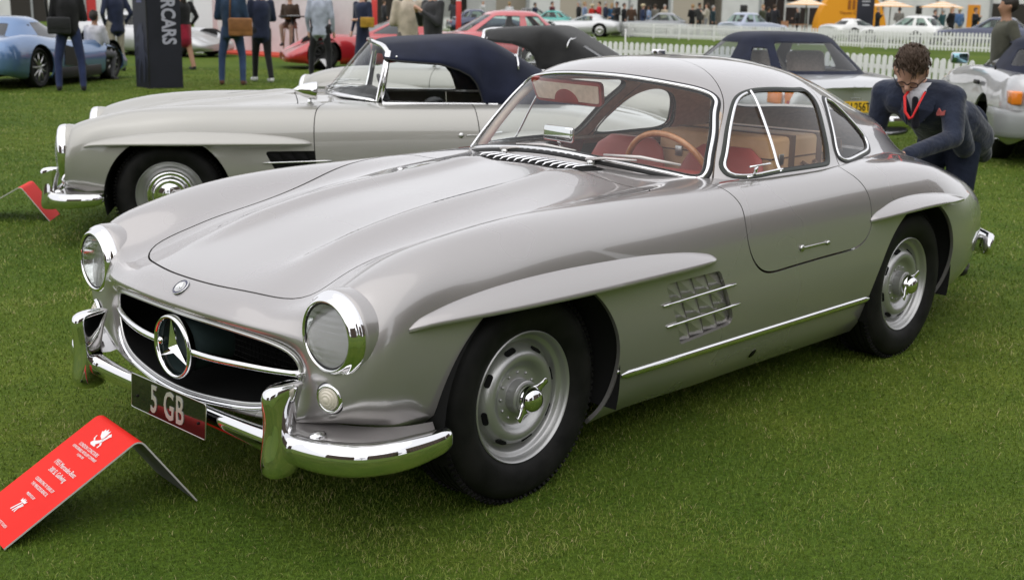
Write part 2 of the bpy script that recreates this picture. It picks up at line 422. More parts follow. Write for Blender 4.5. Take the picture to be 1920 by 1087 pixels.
# ------------------------------------------------------------------ body surface shared by the three sports cars
def _sec(x, zc, zb, zv, z4, zk, ws, yk=.655, bot=.16, yb=.30, yv=.44):
    """cross-section at x: hood centre, bulge, valley, inner crest, crest, then the flank of half width ws"""
    p = [(0, zc), (.16, zc*.45+zb*.55), (yb, zb), (yv, zv), (.56, z4), (yk, zk),
         (ws-.095, zk-.026), (ws-.042, zk-.082), (ws-.010, zk-.175), (ws, .58), (ws-.004, .46), (ws-.034, .325), (ws-.068, bot+.075), (ws-.125, bot)]
    return [(x, y, z) for y, z in p]
_rows = [
 # tail rings
 [(-3.66,0,.58),(-3.664,.0,.57),(-3.668,0,.56),(-3.672,0,.55),(-3.675,0,.53),(-3.678,0,.51),(-3.68,0,.48),(-3.68,0,.45),(-3.68,0,.42),(-3.68,0,.38),(-3.67,0,.34),(-3.66,0,.30),(-3.64,0,.26),(-3.61,0,.22)],
 [(-3.60,0,.645),(-3.60,.12,.642),(-3.60,.22,.635),(-3.605,.29,.62),(-3.61,.33,.595),(-3.62,.36,.56),(-3.63,.37,.52),(-3.635,.37,.48),(-3.635,.37,.44),(-3.63,.37,.39),(-3.62,.37,.34),(-3.60,.36,.29),(-3.58,.35,.25),(-3.54,.33,.21)],
 [(-3.47,0,.70),(-3.47,.15,.698),(-3.465,.28,.69),(-3.46,.39,.678),(-3.46,.48,.66),(-3.46,.55,.63),(-3.47,.59,.585),(-3.48,.61,.54),(-3.485,.62,.49),(-3.48,.62,.43),(-3.47,.615,.36),(-3.445,.60,.29),(-3.41,.57,.23),(-3.37,.53,.19)],
 [(-3.27,0,.775),(-3.27,.16,.773),(-3.265,.29,.765),(-3.26,.42,.752),(-3.25,.53,.735),(-3.24,.62,.705),(-3.245,.68,.66),(-3.25,.715,.61),(-3.26,.73,.545),(-3.26,.735,.47),(-3.25,.73,.38),(-3.22,.715,.29),(-3.18,.68,.22),(-3.13,.63,.18)],
 [(-3.0,0,.84),(-3.0,.16,.838),(-3.0,.30,.83),(-3.0,.43,.815),(-3.0,.55,.80),(-3.0,.645,.768),(-3.0,.73,.725),(-3.0,.775,.66),(-3.0,.80,.58),(-3.0,.805,.49),(-3.0,.80,.40),(-2.98,.78,.30),(-2.95,.74,.22),(-2.92,.68,.175)],
 _sec(-2.7,.87,.868,.862,.858,.836,.845),
 _sec(-2.4,.89,.888,.885,.884,.872,.853),
 _sec(-2.0,.90,.90,.90,.897,.888,.848),
 _sec(-1.6,.905,.905,.905,.900,.890,.845),
 _sec(-1.2,.91,.91,.908,.902,.888,.843),
 _sec(-.85,.914,.908,.888,.882,.884,.842),
 _sec(-.45,.872,.869,.853,.860,.878,.841,yv=.47),
 _sec(0,.822,.821,.806,.840,.866,.836,yv=.46),
 _sec(.24,.778,.777,.772,.815,.840,.818,bot=.25,yv=.45),
 [(.45,0,.732),(.448,.16,.731),(.445,.30,.728),(.442,.44,.724),(.44,.555,.770),(.44,.652,.797),(.445,.740,.758),(.45,.780,.695),(.45,.793,.60),(.45,.790,.50),(.45,.778,.43),(.45,.765,.385),(.45,.748,.355),(.45,.722,.338)],
 [(.622,0,.690),(.619,.15,.689),(.608,.29,.681),(.592,.43,.667),(.574,.55,.706),(.583,.648,.738),(.583,.727,.690),(.587,.766,.605),(.584,.770,.52),(.575,.758,.45),(.566,.738,.40),(.552,.708,.367),(.54,.67,.347),(.525,.63,.335)],
 [(.693,0,.660),(.689,.145,.659),(.677,.28,.655),(.656,.415,.645),(.634,.53,.660),(.622,.625,.672),(.625,.69,.615),(.634,.71,.54),(.636,.708,.475),(.63,.692,.42),(.62,.662,.382),(.607,.608,.356),(.597,.53,.338),(.587,.44,.328)],
 [(.731,0,.629),(.727,.14,.628),(.714,.27,.625),(.692,.40,.619),(.670,.50,.615),(.654,.572,.596),(.652,.61,.55),(.655,.625,.49),(.655,.62,.445),(.653,.605,.40),(.652,.572,.366),(.655,.505,.342),(.665,.385,.326),(.68,.22,.314)],
 [(.744,0,.602),(.740,.135,.601),(.727,.26,.598),(.706,.38,.592),(.684,.468,.582),(.666,.52,.560),(.656,.545,.52),(.653,.552,.485),(.654,.548,.45),(.659,.53,.408),(.670,.49,.372),(.688,.41,.348),(.706,.28,.332),(.722,.0,.322)],
 [(.724,0,.580),(.720,.13,.579),(.707,.25,.575),(.687,.36,.567),(.665,.44,.554),(.648,.483,.533),(.640,.502,.508),(.638,.506,.485),(.640,.502,.460),(.646,.485,.428),(.660,.445,.398),(.680,.37,.372),(.702,.24,.354),(.720,0,.342)],
]
class Body(Surf):
    def ev(s, u, v):
        X = Surf.ev(s, u, v)                                        # two power domes along the bonnet
        x, y, z = X[:, 0], np.abs(X[:, 1]), X[:, 2]
        t = np.clip((.56-x)/.34, 0, 1); t = t*t*(3-2*t); q = np.clip((x+.86)/.22, 0, 1); q = q*q*(3-2*q)
        yc = .25-.02*np.clip(-x, 0, 1); w = np.where(y < yc, .034, .070)
        X[:, 2] += np.where((z > .6) & (y < .45), .0235*t*q*np.exp(-((y-yc)/w)**2), 0)
        return X
S = Body(_rows, True, flip=False)
# ---- greenhouse: plan outlines at rising heights; columns run from the windscreen centre round to the tail centre
_g = [
 (.856, [(-.815,0),(-.850,.26),(-.945,.46),(-1.04,.595),(-1.16,.695),(-1.42,.752),(-1.75,.755),(-2.15,.695),(-2.62,.60),(-3.07,.46),(-3.30,.26),(-3.37,0)]),
 (.90, [(-.850,0),(-.885,.26),(-.975,.45),(-1.065,.58),(-1.17,.655),(-1.42,.70),(-1.75,.70),(-2.15,.635),(-2.58,.535),(-2.98,.40),(-3.22,.22),(-3.29,0)]),
 (.96, [(-.905,0),(-.938,.255),(-1.02,.435),(-1.10,.555),(-1.19,.620),(-1.43,.665),(-1.75,.665),(-2.13,.600),(-2.52,.495),(-2.88,.36),(-3.09,.20),(-3.15,0)]),
 (1.03,[(-.968,0),(-1.00,.25),(-1.073,.415),(-1.143,.52),(-1.222,.582),(-1.44,.628),(-1.75,.628),(-2.10,.562),(-2.44,.452),(-2.74,.32),(-2.92,.18),(-2.975,0)]),
 (1.10,[(-1.032,0),(-1.060,.24),(-1.127,.39),(-1.190,.483),(-1.258,.54),(-1.45,.587),(-1.75,.588),(-2.06,.522),(-2.35,.41),(-2.60,.28),(-2.75,.155),(-2.79,0)]),
 (1.17,[(-1.098,0),(-1.124,.22),(-1.184,.36),(-1.238,.437),(-1.298,.488),(-1.47,.532),(-1.75,.533),(-2.01,.47),(-2.25,.36),(-2.45,.24),(-2.57,.13),(-2.60,0)]),
 (1.225,[(-1.165,0),(-1.188,.20),(-1.240,.315),(-1.285,.375),(-1.335,.417),(-1.49,.455),(-1.74,.455),(-1.96,.40),(-2.15,.30),(-2.30,.19),(-2.39,.10),(-2.41,0)]),
 (1.265,[(-1.250,0),(-1.266,.155),(-1.305,.240),(-1.340,.287),(-1.380,.318),(-1.51,.347),(-1.72,.347),(-1.88,.305),(-2.02,.225),(-2.13,.14),(-2.19,.07),(-2.20,0)]),
 (1.290,[(-1.36,0),(-1.37,.09),(-1.395,.14),(-1.415,.168),(-1.44,.188),(-1.53,.208),(-1.68,.208),(-1.79,.18),(-1.88,.13),(-1.945,.08),(-1.975,.04),(-1.98,0)]),
 (1.301,[(-1.50,0),(-1.502,.015),(-1.51,.03),(-1.52,.038),(-1.535,.042),(-1.57,.045),(-1.62,.045),(-1.66,.04),(-1.69,.03),(-1.71,.018),(-1.72,.008),(-1.722,0)]),
]
_gp = np.array([[(x, y, z) for x, y in r] for z, r in _g])
_gp[0, 8:] = [(-2.68,.61,.822),(-3.12,.47,.775),(-3.40,.27,.722),(-3.48,0,.705)]; _gp[1, 8:, 2] = [.885,.86,.84,.83]
class GSurf(Surf):
    """as Surf, but both ends of v lie on the plane of symmetry"""
    def __init__(s, P, flip=False):
        Surf.__init__(s, P, False, flip)
        P = np.asarray(P, float); vk = s.vk
        a = P[:, 3:0:-1].copy(); a[:, :, 1] *= -1; b = P[:, -2:-5:-1].copy(); b[:, :, 1] *= -1
        s.P = np.concatenate([a, P, b], 1); s.vk = np.r_[-vk[3:0:-1], vk, 2*vk[-1]-vk[-2:-5:-1]]
G = GSurf(_gp, flip=True)
# ------------------------------------------------------------------ parts shared by the sports cars
VC = S.vcol
def uv_xy(pts): return S.inv(pts, (0, 1), 0, VC[7])
def uv_xz(pts): return S.inv(pts, (0, 2), VC[5], None, .7)
def lip(poly, d): return offset_poly(poly, -d)
HOOD = np.array([(.672,-.02),(.672,0),(.666,.13),(.638,.28),(.603,.372),(.575,.42),(.54,.448),(.48,.452),(.40,.444),(.30,.447),(.15,.457),(0,.482),(-.2,.54),(-.45,.622),(-.60,.652),(-.69,.655),(-.745,.635),(-.775,.58),(-.788,.48),(-.783,.35),(-.775,.2),(-.772,0),(-.772,-.02)])
def hood_poly():
    a = smooth_pts(HOOD[1:-1], 70); return np.vstack([a])
DOOR_S = [(-1.03,.66,.884),(-1.035,.70,.878),(-1.042,.738,.864),(-1.052,.772,.842),(-1.060,.796,.815),(-1.056,.815,.776),(-1.054,.833,.708),(-1.068,.839,.657),(-1.098,.842,.611),(-1.138,.843,.579),(-1.19,.843,.560),(-1.29,.844,.557),(-1.49,.845,.562),(-1.70,.846,.565),(-1.83,.847,.570),(-1.886,.847,.586),(-1.926,.846,.616),(-1.944,.845,.652),(-1.948,.840,.70),(-1.942,.823,.769),(-1.925,.802,.812),(-1.895,.772,.849),(-1.880,.744,.868),(-1.885,.715,.878),(-1.89,.66,.888)]
def arch_uv(cx, cz, r, zb):
    a = np.linspace(radians(-28), radians(208), 70)
    p = np.stack([cx+r*np.cos(a), cz+r*np.sin(a)], 1); uv = uv_xz(p[(p[:, 1] > zb)])
    return np.vstack([[(uv[0, 0], S.vmax+.2)], uv, [(uv[-1, 0], S.vmax+.2)]])
VENT = round_poly([(-.577,.610),(-.889,.613),(-1.010,.402),(-.701,.379)], [.03,.02,.05,.012], 6)
def body_cuts(kind):
    """regions cut from the body surface, in uv"""
    cuts = []
    h = hood_poly(); hu = uv_xy(h); hu[0, 1] = -.05; hu[-1, 1] = -.05
    t = np.gradient(h, axis=0); t /= np.linalg.norm(t, axis=1)[:, None]; n = np.stack([-t[:, 1], t[:, 0]], 1)
    if ((np.array([-.1, .2])-h)*n).sum() < 0: n = -n
    inn = h+n*.0058; inn[0, 1] = inn[-1, 1] = 0
    hi = uv_xy(inn); hi[0, 1] = -.05; hi[-1, 1] = -.05
    cuts += [('gap', hu), ('hood', hi)]
    cuts += [('out', arch_uv(.004, .328, .382, .165)), ('out', arch_uv(-2.4, .326, .375, .155))]
    vp = resample(VENT, .015); cuts += [('vent', uv_xz(vp))]
    if kind == 'coupe':
        cab = smooth_pts([(-1.0,0),(-1.02,.25),(-1.06,.44),(-1.14,.585),(-1.3,.655),(-1.6,.675),(-1.9,.655),(-2.2,.60),(-2.6,.50),(-2.95,.34),(-3.02,0)], 60)
        cu = S.inv(cab, (0, 1), 0, VC[6]); cu[0, 1] = -.05; cu[-1, 1] = -.05
        d = resample(smooth_pts(DOOR_S, 90), .02, False); du = S.inv3(d, v0=VC[4])
        m = du.mean(0); t = np.gradient(du, axis=0); t /= np.linalg.norm(t, axis=1)[:, None]+1e-9; n = np.stack([-t[:, 1], t[:, 0]], 1)
        if ((m-du)*n).sum() < 0: n = -n
        cuts += [('gap', du), ('door', du+n*.0055), ('out', cu)]
    else:
        cab = smooth_pts([(-1.0,0),(-1.02,.25),(-1.06,.44),(-1.14,.57),(-1.3,.64),(-1.6,.655),(-1.9,.645),(-2.1,.60),(-2.25,.48),(-2.3,.3),(-2.32,0)], 60)
        cu = S.inv(cab, (0, 1), 0, VC[6]); cu[0, 1] = -.05; cu[-1, 1] = -.05
        dd = [(-.95,.64,.888),(-.90,.74,.862),(-.88,.80,.80),(-.875,.835,.70),(-.878,.84,.60),(-.885,.835,.48),(-.90,.81,.36),(-.96,.80,.335),(-1.4,.805,.33),(-1.80,.805,.335),(-1.87,.815,.37),(-1.90,.84,.48),(-1.91,.845,.60),(-1.91,.835,.72),(-1.90,.80,.81),(-1.89,.74,.865),(-1.88,.65,.89)]
        d = resample(smooth_pts(dd, 90), .02, False); du = S.inv3(d, v0=VC[4])
        m = du.mean(0); t = np.gradient(du, axis=0); t /= np.linalg.norm(t, axis=1)[:, None]+1e-9; n = np.stack([-t[:, 1], t[:, 0]], 1)
        if ((m-du)*n).sum() < 0: n = -n
        cuts += [('gap', du), ('door', du+n*.0055), ('out', cu)]
    return cuts
def brow_mesh(side, rear=False):
    """lens-shaped blister over a wheel arch"""
    if not rear:
        xs = [.489,.468,.42,.34,.24,.138,.0,-.101,-.28,-.452,-.60,-.734,-.81,-.845,-.862]; zt = [.640,.655,.672,.690,.706,.718,.727,.730,.728,.722,.712,.697,.683,.672,.660]
        zl = [.636,.641,.646,.650,.653,.655,.656,.656,.656,.656,.656,.656,.656,.656,.656]; d = [.002,.013,.026,.040,.050,.055,.057,.057,.056,.053,.048,.039,.028,.016,.002]
    else:
        xs = [-1.935,-1.96,-2.02,-2.10,-2.2,-2.3,-2.4,-2.52,-2.66,-2.76,-2.82,-2.85]; zt = [.674,.690,.709,.727,.738,.740,.737,.728,.711,.693,.680,.672]
        zl = [.668,.672,.678,.684,.688,.690,.690,.687,.681,.675,.670,.667]; d = [.002,.016,.034,.048,.056,.058,.058,.056,.048,.036,.022,.006]
    s = np.cumsum(np.r_[0, np.hypot(np.diff(xs), np.diff(zt))]); q = np.linspace(0, s[-1], 64)
    X, ZT, ZL, D = (curve(s, a, q) for a in (xs, zt, zl, d)); D = np.maximum(D, .001)
    pt = S.inv(np.stack([X, ZT], 1), (0, 2), VC[5], None, .7); pl = S.inv(np.stack([X, ZL], 1), (0, 2), VC[5], None, .7)
    A = S.ev(pt[:, 0], pt[:, 1]); B = S.ev(pl[:, 0], pl[:, 1]); V = []; m = 9
    for a, b, dd in zip(A, B, D):
        lipp = b+np.array([0, dd, .004]); ring = []
        for k in range(m):
            t = k/(m-1); p = a*(1-t)+lipp*t; p = p+np.array([0, (.03+.10*t)*dd*sin(pi*t), .06*dd*sin(pi*t)]); ring.append(p)
        ring[0] = ring[0]-np.array([0, .004, 0])
        ring += [b+np.array([0, dd*.97, -.004]), b+np.array([0, dd*.86, -.007]), b+np.array([0, -.004, -.005])]
        V += [r*np.array([1, side, 1]) for r in ring]
    n = m+3; F = [(i*n+j, i*n+j+1, (i+1)*n+j+1, (i+1)*n+j) for i in range(len(A)-1) for j in range(n-1)]
    mb = MB(); mb.add(V, F, True); return mb
def half_tube(pts, nrm, r, flat=.7, n=8):
    """moulding: half-round strip lying on a surface"""
    P = [Vector(p) for p in pts]; rings = []
    for i, p in enumerate(P):
        t = (P[min(i+1, len(P)-1)]-P[max(i-1, 0)]).normalized(); nn = Vector(nrm[i]).normalized(); sd = t.cross(nn).normalized()
        rr = r[i] if hasattr(r, '__len__') else r
        rings.append([p+sd*(rr*cos(pi*k/n))+nn*(rr*flat*sin(pi*k/n)-.001) for k in range(n+1)])
    return rings
def wheel_parts(root, name, steel=True):
    """wheel lying with its axle on local +y, centre at the origin"""
    w = empty(name); w.parent = root
    A = frame((0, 0, 0), (0, 1, 0))
    t = MB()
    prof = [(.205,-.004),(.215,.006),(.232,.016),(.255,.0215),(.280,.021),(.300,.014),(.312,.004),(.320,-.008),(.327,-.019),(.3315,-.030),(.3325,-.036),(.3245,-.038),(.3245,-.043),(.3330,-.045),(.3335,-.064),(.3250,-.066),(.3250,-.071),(.3338,-.073),(.3338,-.097),(.3250,-.099),(.3250,-.104),(.3335,-.106),(.3330,-.125),(.3245,-.127),(.3245,-.132),(.3325,-.134),(.327,-.151),(.312,-.172),(.280,-.191),(.255,-.192),(.205,-.165)]
    t.lathe(prof, 96, A)
    for i in range(96):                                              # shoulder blocks
        a = 2*pi*i/96; R_ = Matrix.Rotation(a, 4, 'Y')
        for hh, s_ in ((-.019, 1), (-.151, -1)):
            Mx = R_ @ Matrix.Translation((.3235, hh, 0)) @ Matrix.Rotation(s_*radians(-42), 4, 'Z')
            t.box((0, 0, 0), (.016, .032, .0105), None); k = len(t.V)-8
            for q in range(k, k+8): t.V[q] = tuple(Mx @ Vector(t.V[q]))
    sharp(t.build('tyre', M['rubber'], w), 40)
    r = MB()
    if steel:
        r.lathe([(.2035,-.012),(.2077,-.004),(.2077,.0005),(.2045,.003),(.2005,.000),(.197,-.008),(.193,-.020),(.189,-.024),(.180,-.026),(.176,-.031),(.172,-.043),(.167,-.052),(.1625,-.053),(.159,-.050),(.154,-.034),(.146,-.020),(.136,-.011),(.124,-.008),(.113,-.012),(.104,-.021),(.095,-.031),(.087,-.0345),(.079,-.0335),(.070,-.031),(.056,-.030),(.0545,-.029),(.054,.004),(.049,.008),(.0,.008)], 72, A)
        o = sharp(r.build('rim', M['wheelpaint'], w), 50)
        for i in range(8):
            a = 2*pi*(i+.35)/8; m = MB()
            m.prism(round_poly([(-.0095, -.021), (.0095, -.021), (.0095, .021), (-.0095, .021)], .0093, 5), -.0035, .0035, Matrix.Rotation(pi/2, 4, 'X'))
            Mx = Matrix.Rotation(a, 4, 'Y') @ Matrix.Translation((.1500, -.0262, 0)) @ Matrix.Rotation(radians(-58), 4, 'Z')
            m.V = [tuple(Mx @ Vector(v)) for v in m.V]; m.build('slot', M['black'], o)
        for i in range(12):
            a = 2*pi*i/12; m = MB(); m.sphere((.0735*cos(a), -.030, .0735*sin(a)), (.0052, .004, .0052), 8, 6); m.build('rivet', M['wheelpaint'], o)
        k = MB()
        k.lathe([(.046,.006),(.0455,.018),(.043,.024),(.041,.027),(.0405,.032),(.036,.044),(.026,.053),(.012,.057),(.0,.058)], 32, A)
        for a in (radians(139), radians(319)):
            R_ = Matrix.Rotation(-a, 4, 'Y')
            secs = []
            for rr, wd_, th, hh in ((.030,.030,.020,.026),(.044,.020,.014,.026),(.055,.0135,.011,.029),(.067,.0115,.009,.032),(.078,.0125,.008,.034),(.083,.007,.005,.034)):
                ring = []
                for j in range(10):
                    b = 2*pi*j/10; ring.append(R_ @ Vector((rr, hh+th*.5*sin(b), wd_*cos(b))))
                secs.append(ring)
            k.loft(secs)
        k.build('knock_off_nut', M['chrome'], w)
    else:
        r.lathe([(.2035,-.012),(.2077,-.004),(.2077,.0005),(.2045,.003),(.2005,.000),(.197,-.008),(.193,-.020),(.180,-.026),(.172,-.043),(.160,-.050),(.150,-.045)], 64, A)
        sharp(r.build('rim', M['wheelpaint'], w), 50)
        k = MB(); k.lathe([(.150,-.045),(.147,-.030),(.138,-.022),(.128,-.022),(.120,-.028),(.114,-.024),(.108,-.006),(.098,.004),(.086,.006),(.078,.002),(.072,.004),(.05,.012),(.02,.016),(0,.017)], 56, A)
        k.build('hub_cap', M['chrome'], w)
        c = MB(); c.lathe([(.046,.0128),(.044,.0142)], 40, A)
        for i in range(3):
            a = 2*pi*i/3+pi/2; c.prism([(.036*cos(a), .036*sin(a)), (.006*cos(a+pi/3), .006*sin(a+pi/3)), (0, 0), (.006*cos(a-pi/3), .006*sin(a-pi/3))], .0155, .0185, Matrix.Rotation(-pi/2, 4, 'X'))
        c.build('star', M['alu'], w)
    return w
def add_wheels(root, steel=True, only=None):
    w0 = None
    for x, y, z, sd, st in ((0, .760, .332, 1, .012), (-2.4, .787, .327, 1, 0), (0, -.760, .332, -1, .012), (-2.4, -.787, .327, -1, 0)):
        if w0 is None: w = w0 = wheel_parts(root, 'wheel', steel)
        else: w = copy_tree(w0, root)
        w.location = (x, y, z); w.rotation_euler = (0, 0, (0 if sd > 0 else pi)+st)
        if not (sd > 0): w.rotation_euler.y = .8
def star_prism(r, wd_, h, M_=None):
    """raised three-pointed star as a faceted solid; local z is up"""
    V = [Vector((0, 0, h))]; F = []
    for i in range(3):
        a = pi/2+2*pi*i/3
        V.append(Vector((r*cos(a), r*sin(a), h*.25))); b = a+pi/3; V.append(Vector((wd_*cos(b), wd_*sin(b), 0)))
    for i in range(1, 7): F.append((0, i, i % 6+1))
    if M_ is not None: V = [M_ @ v for v in V]
    return V, F
def loft_bar(path, hh, dd, n=14, sq=2.6):
    """bar with a super-elliptic upright section; path points, half heights hh and half depths dd"""
    P = [Vector(p) for p in path]; rings = []
    for i, p in enumerate(P):
        t = (P[min(i+1, len(P)-1)]-P[max(i-1, 0)]); t.z = 0; t.normalize(); sd = Vector((-t.y, t.x, 0)); ring = []
        for k in range(n):
            a = 2*pi*k/n; c, s_ = cos(a), sin(a)
            ring.append(p+sd*(dd[i]*abs(c)**(2/sq)*(1 if c > 0 else -1))+Vector((0, 0, hh[i]*abs(s_)**(2/sq)*(1 if s_ > 0 else -1))))
        rings.append(ring)
    return rings
def front_bumper(root, overrider=True):
    P = [(.738,0,.300),(.736,.18,.299),(.732,.34,.298),(.727,.47,.298),(.718,.585,.299),(.700,.680,.301),(.660,.760,.304),(.590,.815,.309),(.50,.842,.316),(.435,.847,.321),(.395,.845,.325),(.378,.842,.327)]
    H = [.028,.029,.031,.036,.042,.046,.047,.046,.043,.038,.029,.012]; D = [.022,.022,.024,.028,.033,.036,.037,.036,.033,.028,.02,.006]
    s = np.r_[0, np.cumsum(np.linalg.norm(np.diff(P, axis=0), axis=1))]; q = np.linspace(0, s[-1], 40)
    W = nspl(s, q); P2 = W @ np.array(P); H2 = np.maximum(W @ np.array(H), .006); D2 = np.maximum(W @ np.array(D), .004)
    P3 = np.vstack([P2[:0:-1]*[1, -1, 1], P2]); H3 = np.r_[H2[:0:-1], H2]; D3 = np.r_[D2[:0:-1], D2]
    b = MB(); b.loft(loft_bar(P3, H3, D3, 20, 2.3)); bo = b.build('front_bumper', M['chrome'], root)
    if overrider:
        for sd in (1, -1):
            o = MB(); rings = []
            zs = [.222,.228,.25,.29,.34,.39,.43,.455,.470,.479,.483]; xf = [.770,.790,.800,.797,.790,.790,.794,.793,.784,.765,.735]; xb = [.72,.705,.69,.69,.70,.695,.685,.675,.67,.672,.69]; wy = [.022,.031,.037,.038,.035,.031,.029,.028,.027,.023,.014]
            q = np.linspace(0, 1, 30); tt = np.linspace(0, 1, len(zs)); Z, XF, XB, WY = (curve(tt, a, q) for a in (zs, xf, xb, wy))
            for z, f, k, w in zip(Z, XF, XB, WY):
                cx, hx_ = (f+k)/2, (f-k)/2
                rings.append([Vector((cx+hx_*abs(cos(a))**.7*(1 if cos(a) > 0 else -1), sd*.545+w*abs(sin(a))**.7*(1 if sin(a) > 0 else -1), z)) for a in np.linspace(0, 2*pi, 20, endpoint=False)])
            o.loft(rings); o.build('overrider', M['chrome'], bo)
    return bo
def add_apron(root):
    for sd in (1, -1):
        k = MB(); k.sphere((.675, sd*.625, .340), (.028, .020, .014), 14, 8); k.build('apron_bolt', M['chrome'], root)
    A = smooth_pts([(.655,.49,.352),(.60,.60,.352),(.545,.69,.352),(.47,.75,.352),(.39,.775,.352)], 20)
    B = smooth_pts([(.705,.545,.332),(.685,.68,.333),(.635,.762,.335),(.55,.812,.338),(.42,.826,.343)], 20)
    for sd in (1, -1):
        a = MB(); k = np.array([1, sd, 1])
        a.loft([[Vector(p*k) for p in A], [Vector(((p+q)/2+np.array([0, 0, -.006]))*k) for p, q in zip(A, B)], [Vector(q*k) for q in B], [Vector((q-np.array([0, 0, .04]))*k) for q in B]], caps=False, closed=False)
        a.build('bumper_apron', M['silver'], root)
def add_vent(root, paintm, fins_dark=False, sides=(1, -1)):
    for sd in sides:
        fr = empty('side_vent'); fr.parent = root
        fl = MB(); nx, nz = 4, 3
        def at(i, k, dep):
            s_ = i/nx; t = k/nz
            x = (1-s_)*((1-t)*-.573+t*-.697)+s_*((1-t)*-.893+t*-1.014); z = (1-s_)*((1-t)*.614+t*.375)+s_*((1-t)*.617+t*.397)
            y = float(curve([.36,.42,.5,.58,.62], [.815,.829,.838,.841,.841], [z])[0])
            return Vector((x, sd*(y-dep), z))
        for i in range(nx):
            for k in range(nz):
                m = MB(); a, b, c, d = at(i, k, .012), at(i+1, k, .021), at(i+1, k+1, .012), at(i, k+1, .021)
                e = (a+c)/2+Vector((-.012, sd*.002, -.008)); f = at(i+1, k, .012); h_ = at(i, k, .021)
                m.add([a, b, c, d, e, f, h_], [(0, 1, 4), (1, 2, 4), (2, 3, 4), (3, 0, 4), (1, 5, 2), (0, 6, 1)])
                m.build('louvre', paintm, fr)
        for (x0, z0), (x1, z1) in (((-.566,.540),(-.984,.552)), ((-.598,.462),(-1.022,.474))):
            b = MB(); pts = []
            for s_ in np.linspace(0, 1, 10):
                x = x0+(x1-x0)*s_; z = z0+(z1-z0)*s_; y = float(curve([.36,.42,.5,.58,.62], [.815,.829,.838,.841,.841], [z])[0])
                pts.append((x, sd*(y+.006), z))
            b.tube(pts, [.0035]+[.0055]*8+[.0035], 10); b.build('vent_bar', M['chrome'], fr)
def add_lamps(root, oval=False):
    for sd in (1, -1):
        c = Vector((.646, sd*.645, .622)); ax = Vector((1, sd*.04, .0)); A = frame(c, ax)
        hl = empty('headlamp'); hl.parent = root
        if not oval:
            b = MB(); b.lathe([(.1195,-.026),(.1210,-.022),(.1208,-.018),(.1185,-.012),(.1150,-.007),(.1120,-.006),(.1085,.000),(.1035,.009),(.0985,.014),(.0955,.015),(.0925,.013),(.0905,.007),(.0895,-.004)], 64, A); b.build('bezel', M['chrome'], hl)
            pd = MB(); pd.lathe([(.1175,-.022),(.1212,-.025),(.1235,-.036),(.1235,-.065),(.112,-.14)], 64, A); pd.build('pod', M['silver'], hl)
            r = MB(); r.lathe([(.0895,.004),(.080,-.022),(.062,-.043),(.038,-.056),(.012,-.060),(0,-.060)], 48, A); r.build('reflector', M['reflector'], hl)
            l = MB(); l.lathe([(.0895,.004),(.080,.0125),(.065,.019),(.045,.0245),(.022,.0275),(0,.0283)], 48, A); l.build('lens', M['lens'], hl)
            k = MB(); k.lathe([(.0925,.0075),(.0895,.0105),(.0870,.0075)], 48, A); k.build('gasket', M['seal'], hl)
        else:
            E = A @ Matrix.Diagonal((1.55, .92, 1, 1)) if False else frame(c+Vector((0, 0, -.045)), ax) @ Matrix.Diagonal((1.5, .95, 1, 1))
            b = MB(); b.lathe([(.119,-.045),(.121,-.035),(.119,-.015),(.114,.0),(.106,.008),(.098,.010),(.094,.004)], 56, E); b.build('bezel', M['chrome'], hl); pd = MB(); pd.lathe([(.117,-.038),(.120,-.042),(.121,-.06),(.115,-.13),(.09,-.2)], 56, E); pd.build('pod', M['silver2'], hl)
            r = MB(); r.lathe([(.096,.0),(.08,-.03),(.05,-.05),(0,-.06)], 40, E); r.build('reflector', M['reflector'], hl)
            l = MB(); l.lathe([(.096,.004),(.08,.018),(.05,.027),(0,.031)], 40, E); l.build('lens', M['lens'], hl)
        if not oval:
            it = empty('indicator'); it.parent = root; B = frame((.652, sd*.648, .447), Vector((1, sd*.28, -.06)))
            b = MB(); b.lathe([(.043,-.03),(.0435,-.004),(.041,.004),(.0365,.007),(.033,.005),(.0315,.001)], 36, B); b.build('rim', M['chrome'], it)
            k = MB(); k.lathe([(.0465,-.02),(.0465,-.0045),(.042,-.002)], 36, B); k.build('gasket', M['seal'], it)
            l = MB(); l.lathe([(.0325,.0),(.031,.006),(.0275,.0085),(.0262,.0075),(.024,.0115),(.0205,.0135),(.0192,.0125),(.017,.016),(.0135,.0175),(.0122,.0165),(.009,.019),(0,.020)], 36, B); l.build('lens', M['indicator'], it)
M['reflector'] = mat('lamp_reflector', (.86, .87, .88), .07, 1)
